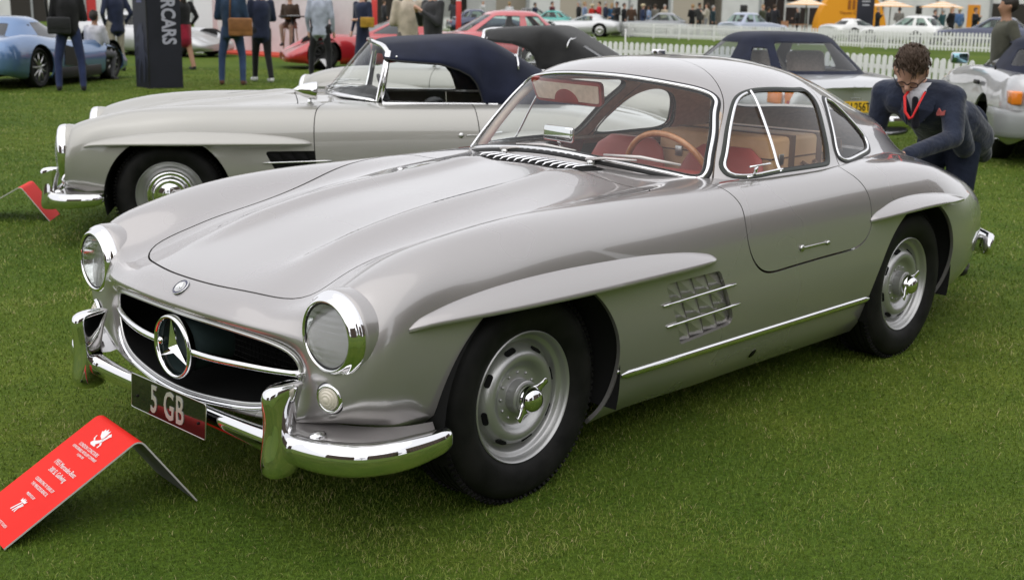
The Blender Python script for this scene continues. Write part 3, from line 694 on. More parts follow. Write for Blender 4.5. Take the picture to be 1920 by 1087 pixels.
def _lens():
    m = glass_mat('fluted_glass', (.93, .95, .94), .14, .02); N, L = m.node_tree.nodes, m.node_tree.links
    tc = N.new('ShaderNodeTexCoord'); mp = N.new('ShaderNodeMapping'); w = N.new('ShaderNodeTexWave'); w.inputs['Scale'].default_value = 60; w.bands_direction = 'Y'
    L.new(tc.outputs['Object'], mp.inputs[0]); L.new(mp.outputs[0], w.inputs[0])
    w2 = N.new('ShaderNodeTexWave'); w2.inputs['Scale'].default_value = 18; w2.bands_direction = 'Z'; L.new(mp.outputs[0], w2.inputs[0])
    ad = N.new('ShaderNodeMath'); ad.operation = 'ADD'; L.new(w.outputs['Fac'], ad.inputs[0]); L.new(w2.outputs['Fac'], ad.inputs[1])
    bp = N.new('ShaderNodeBump'); bp.inputs['Strength'].default_value = .5; bp.inputs['Distance'].default_value = .004; L.new(ad.outputs[0], bp.inputs['Height'])
    for n in list(N):
        if n.type == 'BSDF_GLOSSY': L.new(bp.outputs[0], n.inputs['Normal'])
    # fluting scatters part of the light
    tr = [n for n in N if n.type == 'BSDF_TRANSPARENT'][0]; rf = N.new('ShaderNodeBsdfRefraction'); rf.inputs['IOR'].default_value = 1.15; rf.inputs['Roughness'].default_value = .04
    rf.inputs['Color'].default_value = (.95, .96, .96, 1); L.new(bp.outputs[0], rf.inputs['Normal'])
    mx_ = N.new('ShaderNodeMixShader'); mx_.inputs[0].default_value = .35; L.new(tr.outputs[0], mx_.inputs[1]); L.new(rf.outputs[0], mx_.inputs[2])
    fin = [n for n in N if n.type == 'MIX_SHADER' and n is not mx_][0]; L.new(mx_.outputs[0], fin.inputs[1])
    return m
M['lens'] = _lens()
M['indicator'] = mat('indicator_lens', (.72, .66, .56), .15, 0, .5, .6)
M['teal'] = mat('grille_tube', (.035, .055, .055), .45)
def add_grille(root, star=True):
    gr = empty('grille'); gr.parent = root
    ring = np.array(_rows[-1]); ring = np.vstack([ring, ring[-2:0:-1]*[1, -1, 1]])
    rs = smooth_pts(ring, 90, True)
    t = MB(); t.tube([tuple(p+np.array([.003, 0, 0])) for p in rs], .0055, 8, closed=True); t.build('surround', M['alu'], gr)
    b = MB(); b.loft([[Vector(p)-Vector((.004, 0, 0)) for p in rs], [Vector((p[0]-.10, p[1]*1.06, p[2])) for p in rs], [Vector((p[0]-.26, p[1]*1.0, .47+(p[2]-.47)*.9)) for p in rs]], caps=False); o = b.build('duct', M['black'], gr)
    k = MB(); k.box((.40, 0, .47), (.02, .98, .36)); k.build('backing', M['black'], gr)
    # mesh screen
    s_ = MB(); 
    for i in range(44):
        y = -.46+.92*i/43; s_.tube([(.472-.12*y*y, y, .36), (.472-.12*y*y, y, .60)], .0016, 4)
    for i in range(14):
        z = .36+.24*i/13; s_.tube([(.474-.12*y*y, y, z) for y in np.linspace(-.47, .47, 9)], .0016, 4)
    so_ = s_.build('screen', M['darkmetal'], gr); so_['kind'] = 'stuff'
    # chrome lower moulding
    lo = [p for p in rs if p[2] < .45]; lo = sorted(lo, key=lambda p: math.atan2(p[1], 1) if True else 0)
    lo = [(p[0]+.010, p[1], p[2]-.012) for p in lo]
    m = MB(); m.tube(lo, [.003]+[.011]*(len(lo)-2)+[.003], 10, flat=.8); m.build('lower_moulding', M['chrome'], gr)
    for sd in (1, -1):
        pts = [(.745-.02, sd*.08, .474), (.722, sd*.2, .477), (.700, sd*.32, .480), (.672, sd*.42, .481), (.640, sd*.50, .482), (.634, sd*.512, .482)]
        q = smooth_pts(pts, 20); rr = np.r_[np.linspace(.0175, .0150, 17), .0160, .0175, .006]
        m = MB(); m.tube([tuple(p) for p in q], list(rr), 12, flat=.75); m.build('crossbar', M['chrome'], gr)
    A = frame((.738, 0, .474), (1, 0, -.02))
    tb = MB(); tb.lathe([(.0855,-.014),(.084,-.16)], 48, A); tb.lathe([(0,-.05),(.085,-.05)], 48, A); tb.build('star_tube', M['teal'], gr)
    r = MB(); r.lathe([(.096,-.016),(.0995,-.004),(.0985,.007),(.094,.013),(.0895,.011),(.0865,.002),(.0865,-.014)], 64, A)
    r.build('star_ring', M['chrome'], gr)
    s2 = MB(); V, F = star_prism(.0890, .0195, .020, A @ Matrix.Rotation(0, 4, 'Z') @ Matrix.Rotation(-pi/2, 4, 'Z')); s2.add(V, F)
    V, F = star_prism(.0890, .0195, -.020, A @ Matrix.Rotation(-pi/2, 4, 'Z')); s2.add(V, F); s2.build('star', M['chrome'], gr)
    return gr
M['darkmetal'] = mat('dark_metal', (.03, .03, .03), .5, .6)
def body_shell(root, kind, paintm):
    P = S.panels(body_cuts(kind), (.026, .022))
    UV, T = P[None]; b = link('body', S.panel_mesh('body', UV, T, .014, 0, 0, True), paintm, root)
    UV, T = P['hood']; h = link('bonnet', S.panel_mesh('bonnet', UV, T, .010, 0, 0, True), paintm, root)
    UV, T = P['door']; doors = []
    for sd in (1, -1): doors.append(link('door', S.panel_mesh('door', UV, T, .012, sd), paintm, root))
    for sd in (1, -1):
        for rr in (False, True): brow_mesh(sd, rr).build('wheel_arch_brow', paintm, root, 1e-5)
    # wheel wells and floor
    for x in (0, -2.4):
        for sd in (1, -1):
            w = MB(); w.lathe([(.385,.0),(.385,.45),(.10,.45)], 40, frame((x, sd*.82, .327), (0, -sd, 0)), a0=radians(-106), a1=radians(106))
            w.build('wheel_well', M['under'], root)
    f = MB(); f.box((-1.2, 0, .235), (1.5, 1.36, .09)); f.box((.0, 0, .30), (1.0, .74, .10)); f.box((-2.7, 0, .30), (1.6, .74, .10)); f.build('floor_pan', M['under'], root)
    # step of the sill: chrome strip
    for sd in (1, -1):
        q = np.stack([np.linspace(-.405, -2.03, 50), np.full(50, .325)], 1); uv = uv_xz(q); X = S.ev(uv[:, 0], uv[:, 1]); N = S.nrm(uv[:, 0], uv[:, 1])
        X = X+N*.001; m_ = np.array([1, sd, 1]); r = np.r_[.006, np.full(48, .0145), .006]
        m = MB(); m.loft(half_tube(X*m_, N*m_, r, .75), caps=False, closed=False); m.build('sill_moulding', M['chrome'], root)
    return b, h, doors
def plate(root, text, M_, w, h, base, ink, size, sx, font_sx=1, name='number_plate', bold=0, gap=1.0):
    p = MB(); p.prism(round_poly([(-w/2, -h/2), (w/2, -h/2), (w/2, h/2), (-w/2, h/2)], .008), -.002, .002, M_)
    o = p.build(name, base, root)
    text_obj('lettering', text, size, M_ @ Matrix.Translation((0, -.004, .0032)), ink, o, sx=sx, bold=bold, ext=.0008, space=gap)
    return o
# ------------------------------------------------------------------ the silver coupe
WS = [(0,1.237),(.128,1.235),(.252,1.226),(.358,1.212),(.43,1.198),(.48,1.178),(.512,1.150),(.53,1.115),(.568,1.04),(.600,.955),(.615,.908),(.612,.886),(.592,.880),(.542,.888),(.448,.904),(.349,.918),(.24,.930),(.113,.940),(0,.943)]
DW = [(-1.166,.630,.932),(-1.186,.619,.958),(-1.253,.586,1.043),(-1.315,.557,1.110),(-1.370,.534,1.153),(-1.426,.522,1.175),(-1.493,.516,1.186),(-1.556,.515,1.190),(-1.741,.516,1.187),(-1.87,.50,1.178),(-1.955,.483,1.164),(-1.985,.50,1.13),(-1.965,.545,1.085),(-1.915,.612,1.004),(-1.872,.663,.932),(-1.828,.692,.900),(-1.757,.703,.893),(-1.609,.708,.895),(-1.406,.703,.893),(-1.284,.697,.888),(-1.205,.675,.892),(-1.170,.650,.906)]
QW = [(-2.13,.468,1.118),(-2.05,.540,1.073),(-1.99,.606,.999),(-1.95,.655,.930),(-1.955,.672,.902),(-1.985,.676,.890),(-2.154,.643,.890),(-2.30,.605,.896),(-2.385,.575,.908),(-2.415,.545,.932),(-2.385,.50,.995),(-2.33,.455,1.05),(-2.26,.43,1.095),(-2.19,.44,1.118)]
DF = [(-1.103,.633,.868),(-1.166,.599,.971),(-1.238,.564,1.062),(-1.304,.530,1.135),(-1.343,.488,1.186),(-1.375,.435,1.225),(-1.418,.354,1.259),(-1.47,.22,1.285),(-1.49,.09,1.296)]
DR = [(-1.905,.692,.868),(-1.945,.655,.930),(-1.985,.60,1.01),(-2.035,.53,1.09),(-2.06,.46,1.15),(-2.04,.38,1.205),(-1.99,.28,1.247),(-1.95,.17,1.272),(-1.93,.09,1.28)]
def trim(root, sf, uvp, name, mt, r, off=.002, closed=True, flat=.8, side=1):
    X = sf.ev(uvp[:, 0], uvp[:, 1]); N = sf.nrm(uvp[:, 0], uvp[:, 1]); X = X+N*off
    if closed: X = np.vstack([X, X[:1]]); N = np.vstack([N, N[:1]])
    m_ = np.array([1, side, 1]); m = MB(); m.loft(half_tube(X*m_, N*m_, r, flat), caps=False, closed=False)
    return m.build(name, mt, root)
def shrink(poly, d): return offset_poly(poly, d)
def build_hero():
    root = empty('sports_car', (0, 0, 0), 0, 'silver grey two-door coupe with three-pointed star grille and tan luggage visible inside', 'car')
    body, hood, doors = body_shell(root, 'coupe', M['silver'])
    # greenhouse panels
    ws = np.array(WS); wsd = resample(smooth_pts(ws, 120), .012, False)
    wu = G.inv(wsd, (1, 2), 0, G.vcol[5]); wu[0, 1] = -.05; wu[-1, 1] = -.05
    dw = G.inv3(resample(smooth_pts(DW, 110, True), .012)); qw = G.inv3(resample(smooth_pts(QW, 80, True), .012))
    rw = np.array([(-2.52,0,1.185),(-2.46,.18,1.178),(-2.42,.28,1.15),(-2.47,.335,1.10),(-2.60,.345,1.04),(-2.76,.30,.99),(-2.93,.15,.975),(-2.99,0,.970)])
    ru = G.inv3(smooth_pts(rw, 60), v0=G.vcol[7]); ru[0, 1] = ru[-1, 1] = G.vmax+.05
    dseam = G.inv3(np.vstack([resample(smooth_pts(DF, 60), .02, False), resample(smooth_pts(DR[::-1], 60), .02, False)]))
    t = np.roll(dseam, -1, 0)-np.roll(dseam, 1, 0); t /= np.linalg.norm(t, axis=1)[:, None]+1e-9; n = np.stack([-t[:, 1], t[:, 0]], 1)
    if ((dseam.mean(0)-dseam)*n).sum() < 0: n = -n
    base = [(-.05, -.06), (-.05, G.vmax+.06), (.012, G.vmax+.06), (.012, -.06)]
    P = G.panels([('gap', dseam), ('doortop', dseam+n*.0045), ('windscreen', wu), ('door_window', dw), ('quarter_window', qw), ('rear_window', ru)], (.022, .022))
    UV, T = P[None]; link('roof', G.panel_mesh('roof', UV, T, .012, 0, 0, True), M['silver'], root)
    lin = G.panel_mesh('headlining', UV, T, 0, 0, -.020, True); link('headlining', lin, M['beige'], root)
    UV, T = P['doortop']
    for sd, d in zip((1, -1), doors):
        link('window_frame', G.panel_mesh('window_frame', UV, T, .012, sd), M['silver'], d)
        link('lining', G.panel_mesh('lining', UV, T, 0, sd, -.020), M['beige'], d)
    UV, T = P['windscreen']; wso = link('windscreen', G.panel_mesh('windscreen', UV, T, 0, 0, .002, True), M['glass'], root)
    UV, T = P['rear_window']; link('rear_window', G.panel_mesh('rear_window', UV, T, 0, 0, .0, False), M['glass'], root)
    full = np.vstack([wu[1:-1]])
    # windscreen trim runs over both halves
    X = G.ev(wu[1:-1, 0], np.maximum(wu[1:-1, 1], 0)); N = G.nrm(wu[1:-1, 0], np.maximum(wu[1:-1, 1], 0))
    def both(off_in, lift):
        c = np.array([-1.05, 0, 1.06]); tt = np.gradient(X, axis=0); tt /= np.linalg.norm(tt, axis=1)[:, None]; ins = np.cross(N, tt)
        if ((c-X)*ins).sum() < 0: ins = -ins
        Y = X+ins*off_in+N*lift; Yf = np.vstack([Y, Y[::-1]*[1, -1, 1]]); Nf = np.vstack([N, N[::-1]*[1, -1, 1]])
        return np.vstack([Yf, Yf[:1]]), np.vstack([Nf, Nf[:1]])
    Y, Nf = both(.002, 0); m = MB(); m.loft(half_tube(Y, Nf, .0125, .55), caps=False, closed=False); m.build('seal', M['seal'], wso)
    Y, Nf = both(.011, .004); m = MB(); m.loft(half_tube(Y, Nf, .0075, .9), caps=False, closed=False); m.build('bright_trim', M['chrome'], wso)
    Y, Nf = both(.023, .0); m = MB(); m.loft(half_tube(Y, Nf, .006, .5), caps=False, closed=False); m.build('inner_seal', M['seal'], wso)
    for sd, d in zip((1, -1), doors):
        UV, T = P['door_window']; dwin = link('side_window', G.panel_mesh('side_window', UV, T, 0, sd, -.006), M['glass'], d)
        trim(dwin, G, dw, 'seal', M['seal2'], .0095, .0, True, .5, sd)
        trim(dwin, G, shrink(dw, .013), 'inner_seal', M['seal'], .006, -.001, True, .6, sd)
        # chrome quarter-light frame at the front of the door window
        X0 = G.ev(dw[:, 0], dw[:, 1]); fr = [i for i in range(len(dw)) if X0[i, 0] > -1.47]
        k0 = next(i for i in range(len(fr)) if fr[i]+1 not in fr); fr = fr[k0+1:]+fr[:k0+1]
        dq = shrink(dw, .010)[fr]; trim(d, G, dq, 'quarterlight_frame', M['chrome'], .0060, .003, False, .9, sd)
        a, b = G.inv3([(-1.500,.515,1.182), (-1.452,.706,.893)]); line = np.array([a+(b-a)*q for q in np.linspace(0, 1, 20)])
        trim(d, G, line, 'quarterlight_post', M['chrome'], .0062, .002, False, 1.0, sd)
        if sd > 0 or True:
            p0 = G.ev(*[np.array([q]) for q in G.inv3([(-1.285,.697,.905)])[0]])[0]; m_ = np.array([1, sd, 1])
            h = MB(); h.tube([tuple((p0+np.array([.0, .004, -.006]))*m_), tuple((p0+np.array([0, .012, .012]))*m_), tuple((p0+np.array([0, .016, .030]))*m_)], .007, 8); h.tube([tuple((p0+np.array([.045, .016, .031]))*m_), tuple((p0+np.array([-.085, .018, .034]))*m_)], [.006, .0055], 8, flat=.6)
            h.tube([tuple((p0+np.array([.04, .003, -.010]))*m_), tuple((p0+np.array([-.12, .008, -.004]))*m_)], .0065, 8); h.build('quarterlight_catch', M['chrome'], d)
            # push-out door handle
            e = MB(); e.lathe([(.013,0),(.013,.004),(.009,.007),(0,.0075)], 20, frame((-1.415, sd*.8435, .624), (0, sd, 0))); e.box((-1.515, sd*.8445, .6235), (.17, .007, .0085), None, .002); e.sphere((-1.600, sd*.848, .6225), (.012, .006, .009), 10, 8); e.build('handle', M['alu'], d)
        UV, T = P['quarter_window']; qo = link('quarter_window', G.panel_mesh('quarter_window', UV, T, 0, sd, -.004), M['glass'], root)
        trim(qo, G, qw, 'seal', M['seal'], .012, .0, True, .55, sd); trim(qo, G, shrink(qw, .010), 'bright_trim', M['chrome'], .0065, .003, True, .9, sd)
        trim(qo, G, shrink(qw, .019), 'inner_seal', M['seal'], .005, .0, True, .5, sd)
    add_grille(root); add_lamps(root); front_bumper(root); add_apron(root); add_vent(root, M['silver']); add_wheels(root)
    # rear bumper halves
    for sd in (1, -1):
        P_ = [(-3.72, sd*.18, .35), (-3.71, sd*.36, .35), (-3.67, sd*.50, .35), (-3.59, sd*.61, .35), (-3.48, sd*.70, .355), (-3.37, sd*.745, .36)]
        b = MB(); b.loft(loft_bar(P_, [.03, .055, .062, .062, .058, .026], [.02, .032, .035, .035, .032, .012], 16)); bo = b.build('rear_bumper', M['chrome'], root)
        o = MB(); o.loft([[Vector((-3.70+hx*cos(a), sd*.40+.032*sin(a), z)) for a in np.linspace(0, 2*pi, 16, endpoint=False)] for z, hx in ((.24,.02),(.27,.035),(.34,.04),(.41,.035),(.44,.02))]); o.build('overrider', M['chrome'], bo)
    # badge on the nose
    bp, bn = S.at((.706, 0), (0, 1), v0=0, v1=VC[2]); A = frame(Vector(bp)+Vector(bn)*.001, bn, (-1, 0, 0))
    b = MB(); b.lathe([(.0285,-.004),(.0285,.002),(.026,.004),(0,.0042)], 40, A); bo = b.build('badge', M['badge'], hood)
    r = MB(); r.lathe([(.0205,.0038),(.0195,.0055),(.0185,.0046),(0,.0047)], 40, A); r.build('badge_disc', M['alu'], body)
    V, F = star_prism(.0185, .0042, .003, A @ Matrix.Translation((0, 0, .0045)) @ Matrix.Rotation(0, 4, 'Z') @ Matrix.Rotation(-pi/2, 4, 'Z')); s_ = MB(); s_.add(V, F); s_.build('badge_star', M['chrome'], body)
    bo.parent = body; wr = MB(); wr.lathe([(.0290,.001),(.0285,.0045),(.0270,.0042)], 40, A); wr.build('badge_ring', M['alu'], body)
    # number plate
    A = frame((.776, .012, .300), (1, 0, .06), (0, 1, 0))
    po = plate(root, '5 GB', A, .425, .108, M['plateblack'], M['platesilver'], .122, .70, bold=.0015, gap=1.12)
    e = MB(); e.tube([tuple(A @ Vector((x, y, .001))) for x, y in round_poly([(-.2125,-.054),(.2125,-.054),(.2125,.054),(-.2125,.054)], .008)], .002, 6, closed=True); e.build('edge', M['alu'], po)
    for y in (-.175, .175):
        k = MB(); k.sphere(tuple(A @ Vector((y, -.012, .003))), .0045, 8, 6); k.build('screw', M['black'], po)
    # cowl ventilator
    cv = empty('cowl_ventilator'); cv.parent = root
    def cowl(x, y, up):
        p, n_ = S.at((x, abs(y)), (0, 1), v0=0, v1=VC[4]); k = np.array([1, 1 if y >= 0 else -1, 1]); return Vector((p+n_*up)*k)
    for i in range(14):
        y = -.235+.49*i/13; m = MB(); pts = [cowl(-.785, y-.016, .002), cowl(-.80, y-.014, .009), cowl(-.83, y-.002, .012), cowl(-.86, y+.012, .012), cowl(-.878, y+.020, .004)]
        m.tube(pts, [.003, .0065, .0075, .0065, .003], 8, flat=.55); m.build('slat', M['chrome'], cv)
    m = MB(); ys = np.linspace(-.265, .285, 16); V = [cowl(x, y+(-.780-x)*.3, .0025) for y in ys for x in (-.780, -.81, -.85, -.884)]
    m.add(V, [(4*i+j, 4*i+j+1, 4*i+j+5, 4*i+j+4) for i in range(15) for j in range(3)]); m.build('opening', M['black'], cv)
    # wipers
    for sd, y0 in ((1, .235), (-1, -.215)):
        w = empty('wiper'); w.parent = root
        p0 = Vector((-.893, y0, .925)); m = MB(); m.lathe([(.017,-.01),(.017,.006),(.012,.013),(0,.015)], 16, frame(p0, (.3, 0, 1))); m.build('spindle', M['alu'], w)
        m = MB(); a1 = Vector((-.925, y0+.19, .952-.008)); m.tube([p0+Vector((0, -.02, .012)), p0.lerp(a1, .35)+Vector((.008, 0, .016)), a1+Vector((0, 0, .006))], [.013, .010, .006], 8, flat=.55); m.build('arm', M['wiper'], w)
        b0 = Vector((-.912, y0+.045, .958)); b1 = Vector((-1.00 if sd > 0 else -.935, y0+.335, .942 if sd > 0 else .956)); 
        m = MB(); m.tube([b0, b0.lerp(b1, .5)+Vector((.008, 0, .010)), b1], [.006, .010, .006], 6, flat=.7); m.build('blade', M['wiper'], w)
    # inside: dashboard, seats, wheel, mirror, visors, shelf
    d = MB(); rings = []
    for y in np.linspace(-.60, .60, 17):
        k = 1-(y/.66)**2; x0 = -.93-.16*(1-k); rings.append([Vector((x0, y, .905-.01*(1-k))), Vector((x0-.12, y, .918-.02*(1-k))), Vector((x0-.20, y, .895-.02*(1-k))), Vector((x0-.225, y, .84)), Vector((x0-.20, y, .68)), Vector((x0, y, .66))])
    d.loft(rings); d.build('dashboard', M['redleather'], root)
    for sd in (1, -1):
        s_ = empty('seat'); s_.parent = root
        b = MB(); rings = []
        for t in np.linspace(0, 1, 14):
            z = .40+.53*t; x = -1.58-.17*t; w = .245*(1-.24*max(0, t-.55)**1.6*5) if t < .98 else .12; w = max(w, .10); th = .055*(1-.5*t)
            rings.append([Vector((x+th*abs(cos(a))**.8*(1 if cos(a) > 0 else -1)+.0, sd*.255+w*abs(sin(a))**.7*(1 if sin(a) > 0 else -1), z)) for a in np.linspace(0, 2*pi, 20, endpoint=False)])
        b.loft(rings); b.build('backrest', M['seatred_lit'], s_)
        c = MB(); c.box((-1.43, sd*.255, .40), (.46, .44, .14), None, .05); c.build('cushion', M['seatred_lit'], s_)
        dp = MB(); dp.loft([[Vector((x, sd*(.715-.03*(z > .8)), z)) for x in np.linspace(-1.08, -1.93, 8)] for z in (.5, .65, .8, .885)], caps=False, closed=False); dp.build('trim_panel', M['redleather'], doors[0 if sd > 0 else 1])
        si = MB(); si.box((-1.45, sd*.66, .44), (1.0, .16, .22), None, .03); si.build('sill_box', M['redleather'], root)
    for sd in (1, -1):
        m = MB(); m.tube([(-1.128, sd*.598, .895), (-1.20, sd*.565, 1.00), (-1.275, sd*.524, 1.10), (-1.33, sd*.475, 1.165)], [.024, .024, .023, .020], 10, flat=.8); m.build('pillar_trim', M['beige'], root)
    sw = empty('steering_wheel'); sw.parent = root; A = frame((-1.245, .34, .835), (-.93, 0, .36), (0, 0, 1))
    m = MB(); m.tube([tuple(A @ Vector((.205*cos(a), .205*sin(a), 0))) for a in np.linspace(0, 2*pi, 48, endpoint=False)], .0125, 10, closed=True); m.build('rim', M['wood'], sw)
    m = MB(); m.tube([tuple(A @ Vector((0, -.195, 0))), tuple(A @ Vector((0, 0, -.03))), tuple(A @ Vector((0, .195, 0)))], .009, 8, flat=.5); m.lathe([(.03,-.05),(.03,-.03),(.02,-.022),(0,-.02)], 24, A); m.build('spoke', M['alu'], sw)
    mi = empty('mirror'); mi.parent = root
    m = MB(); m.box((0, 0, 0), (.022, .17, .062), Matrix.Rotation(radians(-6), 3, 'Z'), .010); m.V = [tuple(Vector(v)+Vector((-1.02, -.045, 1.002))) for v in m.V]; m.build('glass_case', M['chrome'], mi)
    m = MB(); m.tube([(-1.02, -.045, .975), (-1.035, -.045, .95), (-1.06, -.045, .91)], .006, 8); m.build('stalk', M['chrome'], mi)
    vi = empty('sun_visor'); vi.parent = root
    A = frame((-1.215, -.182, 1.158), (.90, -.05, -.30), (0, 1, 0)) @ Matrix.Scale(1.1, 4); pl = round_poly([(-.165,-.05),(.175,-.05),(.19,.042),(-.18,.042)], .022)
    m = MB(); m.prism(pl, -.008, .008, A); m.build('board', M['redleather'], vi)
    m = MB(); m.prism(offset_poly(pl, .012), .006, .0105, A); m.build('pad', M['beige'], vi)
    m = MB(); m.prism([(.062*cos(a), -.042+.050*sin(a)) for a in np.linspace(0, pi, 18)], .008, .0125, A); m.build('pocket', M['redleather'], vi)
    sh = MB(); sh.box((-2.25, 0, .74), (.62, 1.16, .02)); sh.box((-1.92, 0, .60), (.02, 1.16, .28)); sh.build('parcel_shelf', M['redleather'], root)
    # fuel-jack hole and sill bolts
    p, n_ = S.at((-1.229, .234), (0, 2), v0=VC[9]); m = MB(); m.lathe([(.0,.001),(.019,.001),(.021,-.004)], 24, frame(p, n_)); m.build('jack_hole', M['black'], root)
    m = MB(); m.lathe([(.0205,.0),(.0225,.0015),(.0235,0)], 24, frame(p, n_)); m.build('jack_hole_rim', M['alu'], root)
    for x, z in ((-.372, .345), (-.392, .262)):
        p, n_ = S.at((x-.012, z), (0, 2), v0=VC[8]); m = MB(); m.lathe([(.008,0),(.008,.003),(.004,.005),(0,.005)], 14, frame(p, n_)); m.build('bolt', M['alu'], root)
    return root
M['seatred_lit'] = vary(mat('red_leather_lit', (.42, .07, .055), .42, 0, .5), 9, (.38, .06, .048), (.48, .085, .066), bump=.06, bscale=160, dist=.003)  # red leather with the daylight through the windscreen brightened into its colour
M['badge'] = mat('badge_enamel', (.02, .02, .07), .25, 0, .5, .6)
M['plateblack'] = mat('plate_black', (.008, .008, .008), .06, 0, .6, .8)
M['platesilver'] = mat('plate_silver', (.62, .62, .58), .35, .6)
M['wiper'] = mat('wiper_metal', (.62, .58, .56), .3, .6)
M['seal2'] = mat('weathered_seal', (.035, .04, .035), .55)
hero = build_hero()
def suitcase(name, label, loc, dims, rz=0, straps=True):
    t = empty(name, loc, rz, label, 'suitcase', None)
    a, b, c = dims; m = MB(); m.box((0, 0, c/2), (a, b, c), None, .018); m.build('shell', M['tan'], t)
    m = MB(); m.box((0, 0, c*.62), (a+.004, b+.004, .006), None, .001); m.build('lid_line', M['brownleather'], t)
    for s_ in (-1, 1):
        m = MB(); m.box((s_*a*.22-.02, 0, c/2), (.045, b+.008, c+.008), None, .003); m.build('strap', M['brownleather'], t)
        m = MB(); m.box((s_*a*.36, b/2+.006, c*.60), (.035, .008, .045), None, .002); m.build('latch', M['alu'], t); m = MB(); m.box((a/2+.006, s_*b*.30, c*.60), (.008, .035, .045), None, .002); m.build('latch', M['alu'], t)
    m = MB(); m.tube([(-.09, b/2+.004, c*.5), (-.085, b/2+.02, c*.46), (-.04, b/2+.025, c*.40), (.005, b/2+.02, c*.46), (.01, b/2+.004, c*.5)], .008, 8); m.build('handle', M['brownleather'], t)
    return t
suitcase('suitcase', 'large tan leather suitcase with dark straps behind the coupe seats', (-2.02, .17, .752), (.50, .58, .225))
suitcase('suitcase', 'smaller tan suitcase lying behind the larger one in the coupe', (-2.43, .05, .752), (.26, .60, .17))
# ------------------------------------------------------------------ the two silver roadsters with their hoods up
M['dashgrey'] = mat('dark_leather', (.02, .02, .022), .6)
M['plastic_window'] = glass_mat('clear_plastic', (.80, .82, .84), .2, .05)
def soft_top(root, cloth):
    xs = np.array([-1.325,-1.36,-1.43,-1.55,-1.68,-1.80,-1.87,-1.91,-1.935,-1.955,-2.0,-2.08,-2.16,-2.24,-2.36,-2.5,-2.62,-2.72])
    zt = curve([-2.74,-2.62,-2.5,-2.36,-2.2,-2.08,-1.97,-1.8,-1.62,-1.43,-1.36,-1.32][::1], [.885,.95,1.03,1.11,1.20,1.262,1.296,1.295,1.288,1.274,1.264,1.25], xs)
    zl = np.interp(xs, [-2.74,-2.3,-1.97,-1.955,-1.935,-1.91,-1.87,-1.80,-1.68,-1.43,-1.325], [.855,.862,.868,.90,.965,1.02,1.065,1.10,1.135,1.150,1.165])
    ye = np.interp(xs, [-2.74,-2.5,-2.3,-2.0,-1.9,-1.43,-1.325], [.44,.565,.625,.655,.648,.622,.60])
    rings = []
    for x, a, l, y in zip(xs, zt, zl, ye):
        k = 1 if x > -2.0 else max(.55, 1+(x+2.0)*.45)
        sag = .006*sin((x+1.3)*9)
        half = [(0, a), (.20*k, a-.002), (.36*k, a-.010+sag), (.455*k, a-.030), (.53*k, a-.075)]
        ys, zs = half[-1]
        for t in (.35, .7, 1.0): half.append((ys+(y-ys)*(t**.75), zs+(l-zs)*t))
        rings.append([Vector((x, yy, z)) for yy, z in half[::-1]]+[Vector((x, -yy, z)) for yy, z in half[1:]])
    m = MB(); m.loft(rings, caps=False, closed=False)
    top = m.build('soft_top', cloth, root); md = top.modifiers.new('t', 'SOLIDIFY'); md.thickness = .010; md.offset = -1
    for sd in (1, -1):                                               # sewn seam, chrome strip and black edge
        e = MB(); e.tube([tuple(Vector(r[4 if sd > 0 else len(r)-5])+Vector((0, 0, .002))) for r in rings[1:-5]], .0035, 6); e.build('seam', M['seal'], top)
        b = MB(); b.tube([tuple(Vector(r[0 if sd > 0 else len(r)-1])) for r in rings], .008, 6); b.build('edge_piping', M['seal'], top)
        st = MB(); st.tube([(-2.205, sd*.525, 1.10), (-2.207, sd*.50, 1.145), (-2.208, sd*.46, 1.175), (-2.208, sd*.40, 1.192)], .0065, 8); st.build('strip', M['chrome'], top)
        bt = MB(); bt.sphere((-1.405, sd*.617, 1.178), .008, 8, 6); bt.build('button', M['chrome'], top)
    w = MB(); pl = [(-2.36,-.42),(-2.36,.42),(-2.60,.40),(-2.60,-.40)]
    P = []
    for x in np.linspace(-2.335, -2.58, 6):
        for y in np.linspace(-.40, .40, 9):
            z = float(np.interp(x, xs[::-1], zt[::-1]))-.012*(abs(y)/.4)**2+.006; P.append((x, y, z))
    w.add(P, [(i*9+j, i*9+j+1, (i+1)*9+j+1, (i+1)*9+j) for i in range(5) for j in range(8)], True); w.build('rear_window', M['plastic_window'], top)
    s2 = MB(); s2.tube([(-2.208, y, float(np.interp(-2.208, xs[::-1], zt[::-1]))+.004-.02*(y/.4)**2) for y in np.linspace(-.40, .40, 15)], .0065, 8); s2.build('strip', M['chrome'], top)
    return top
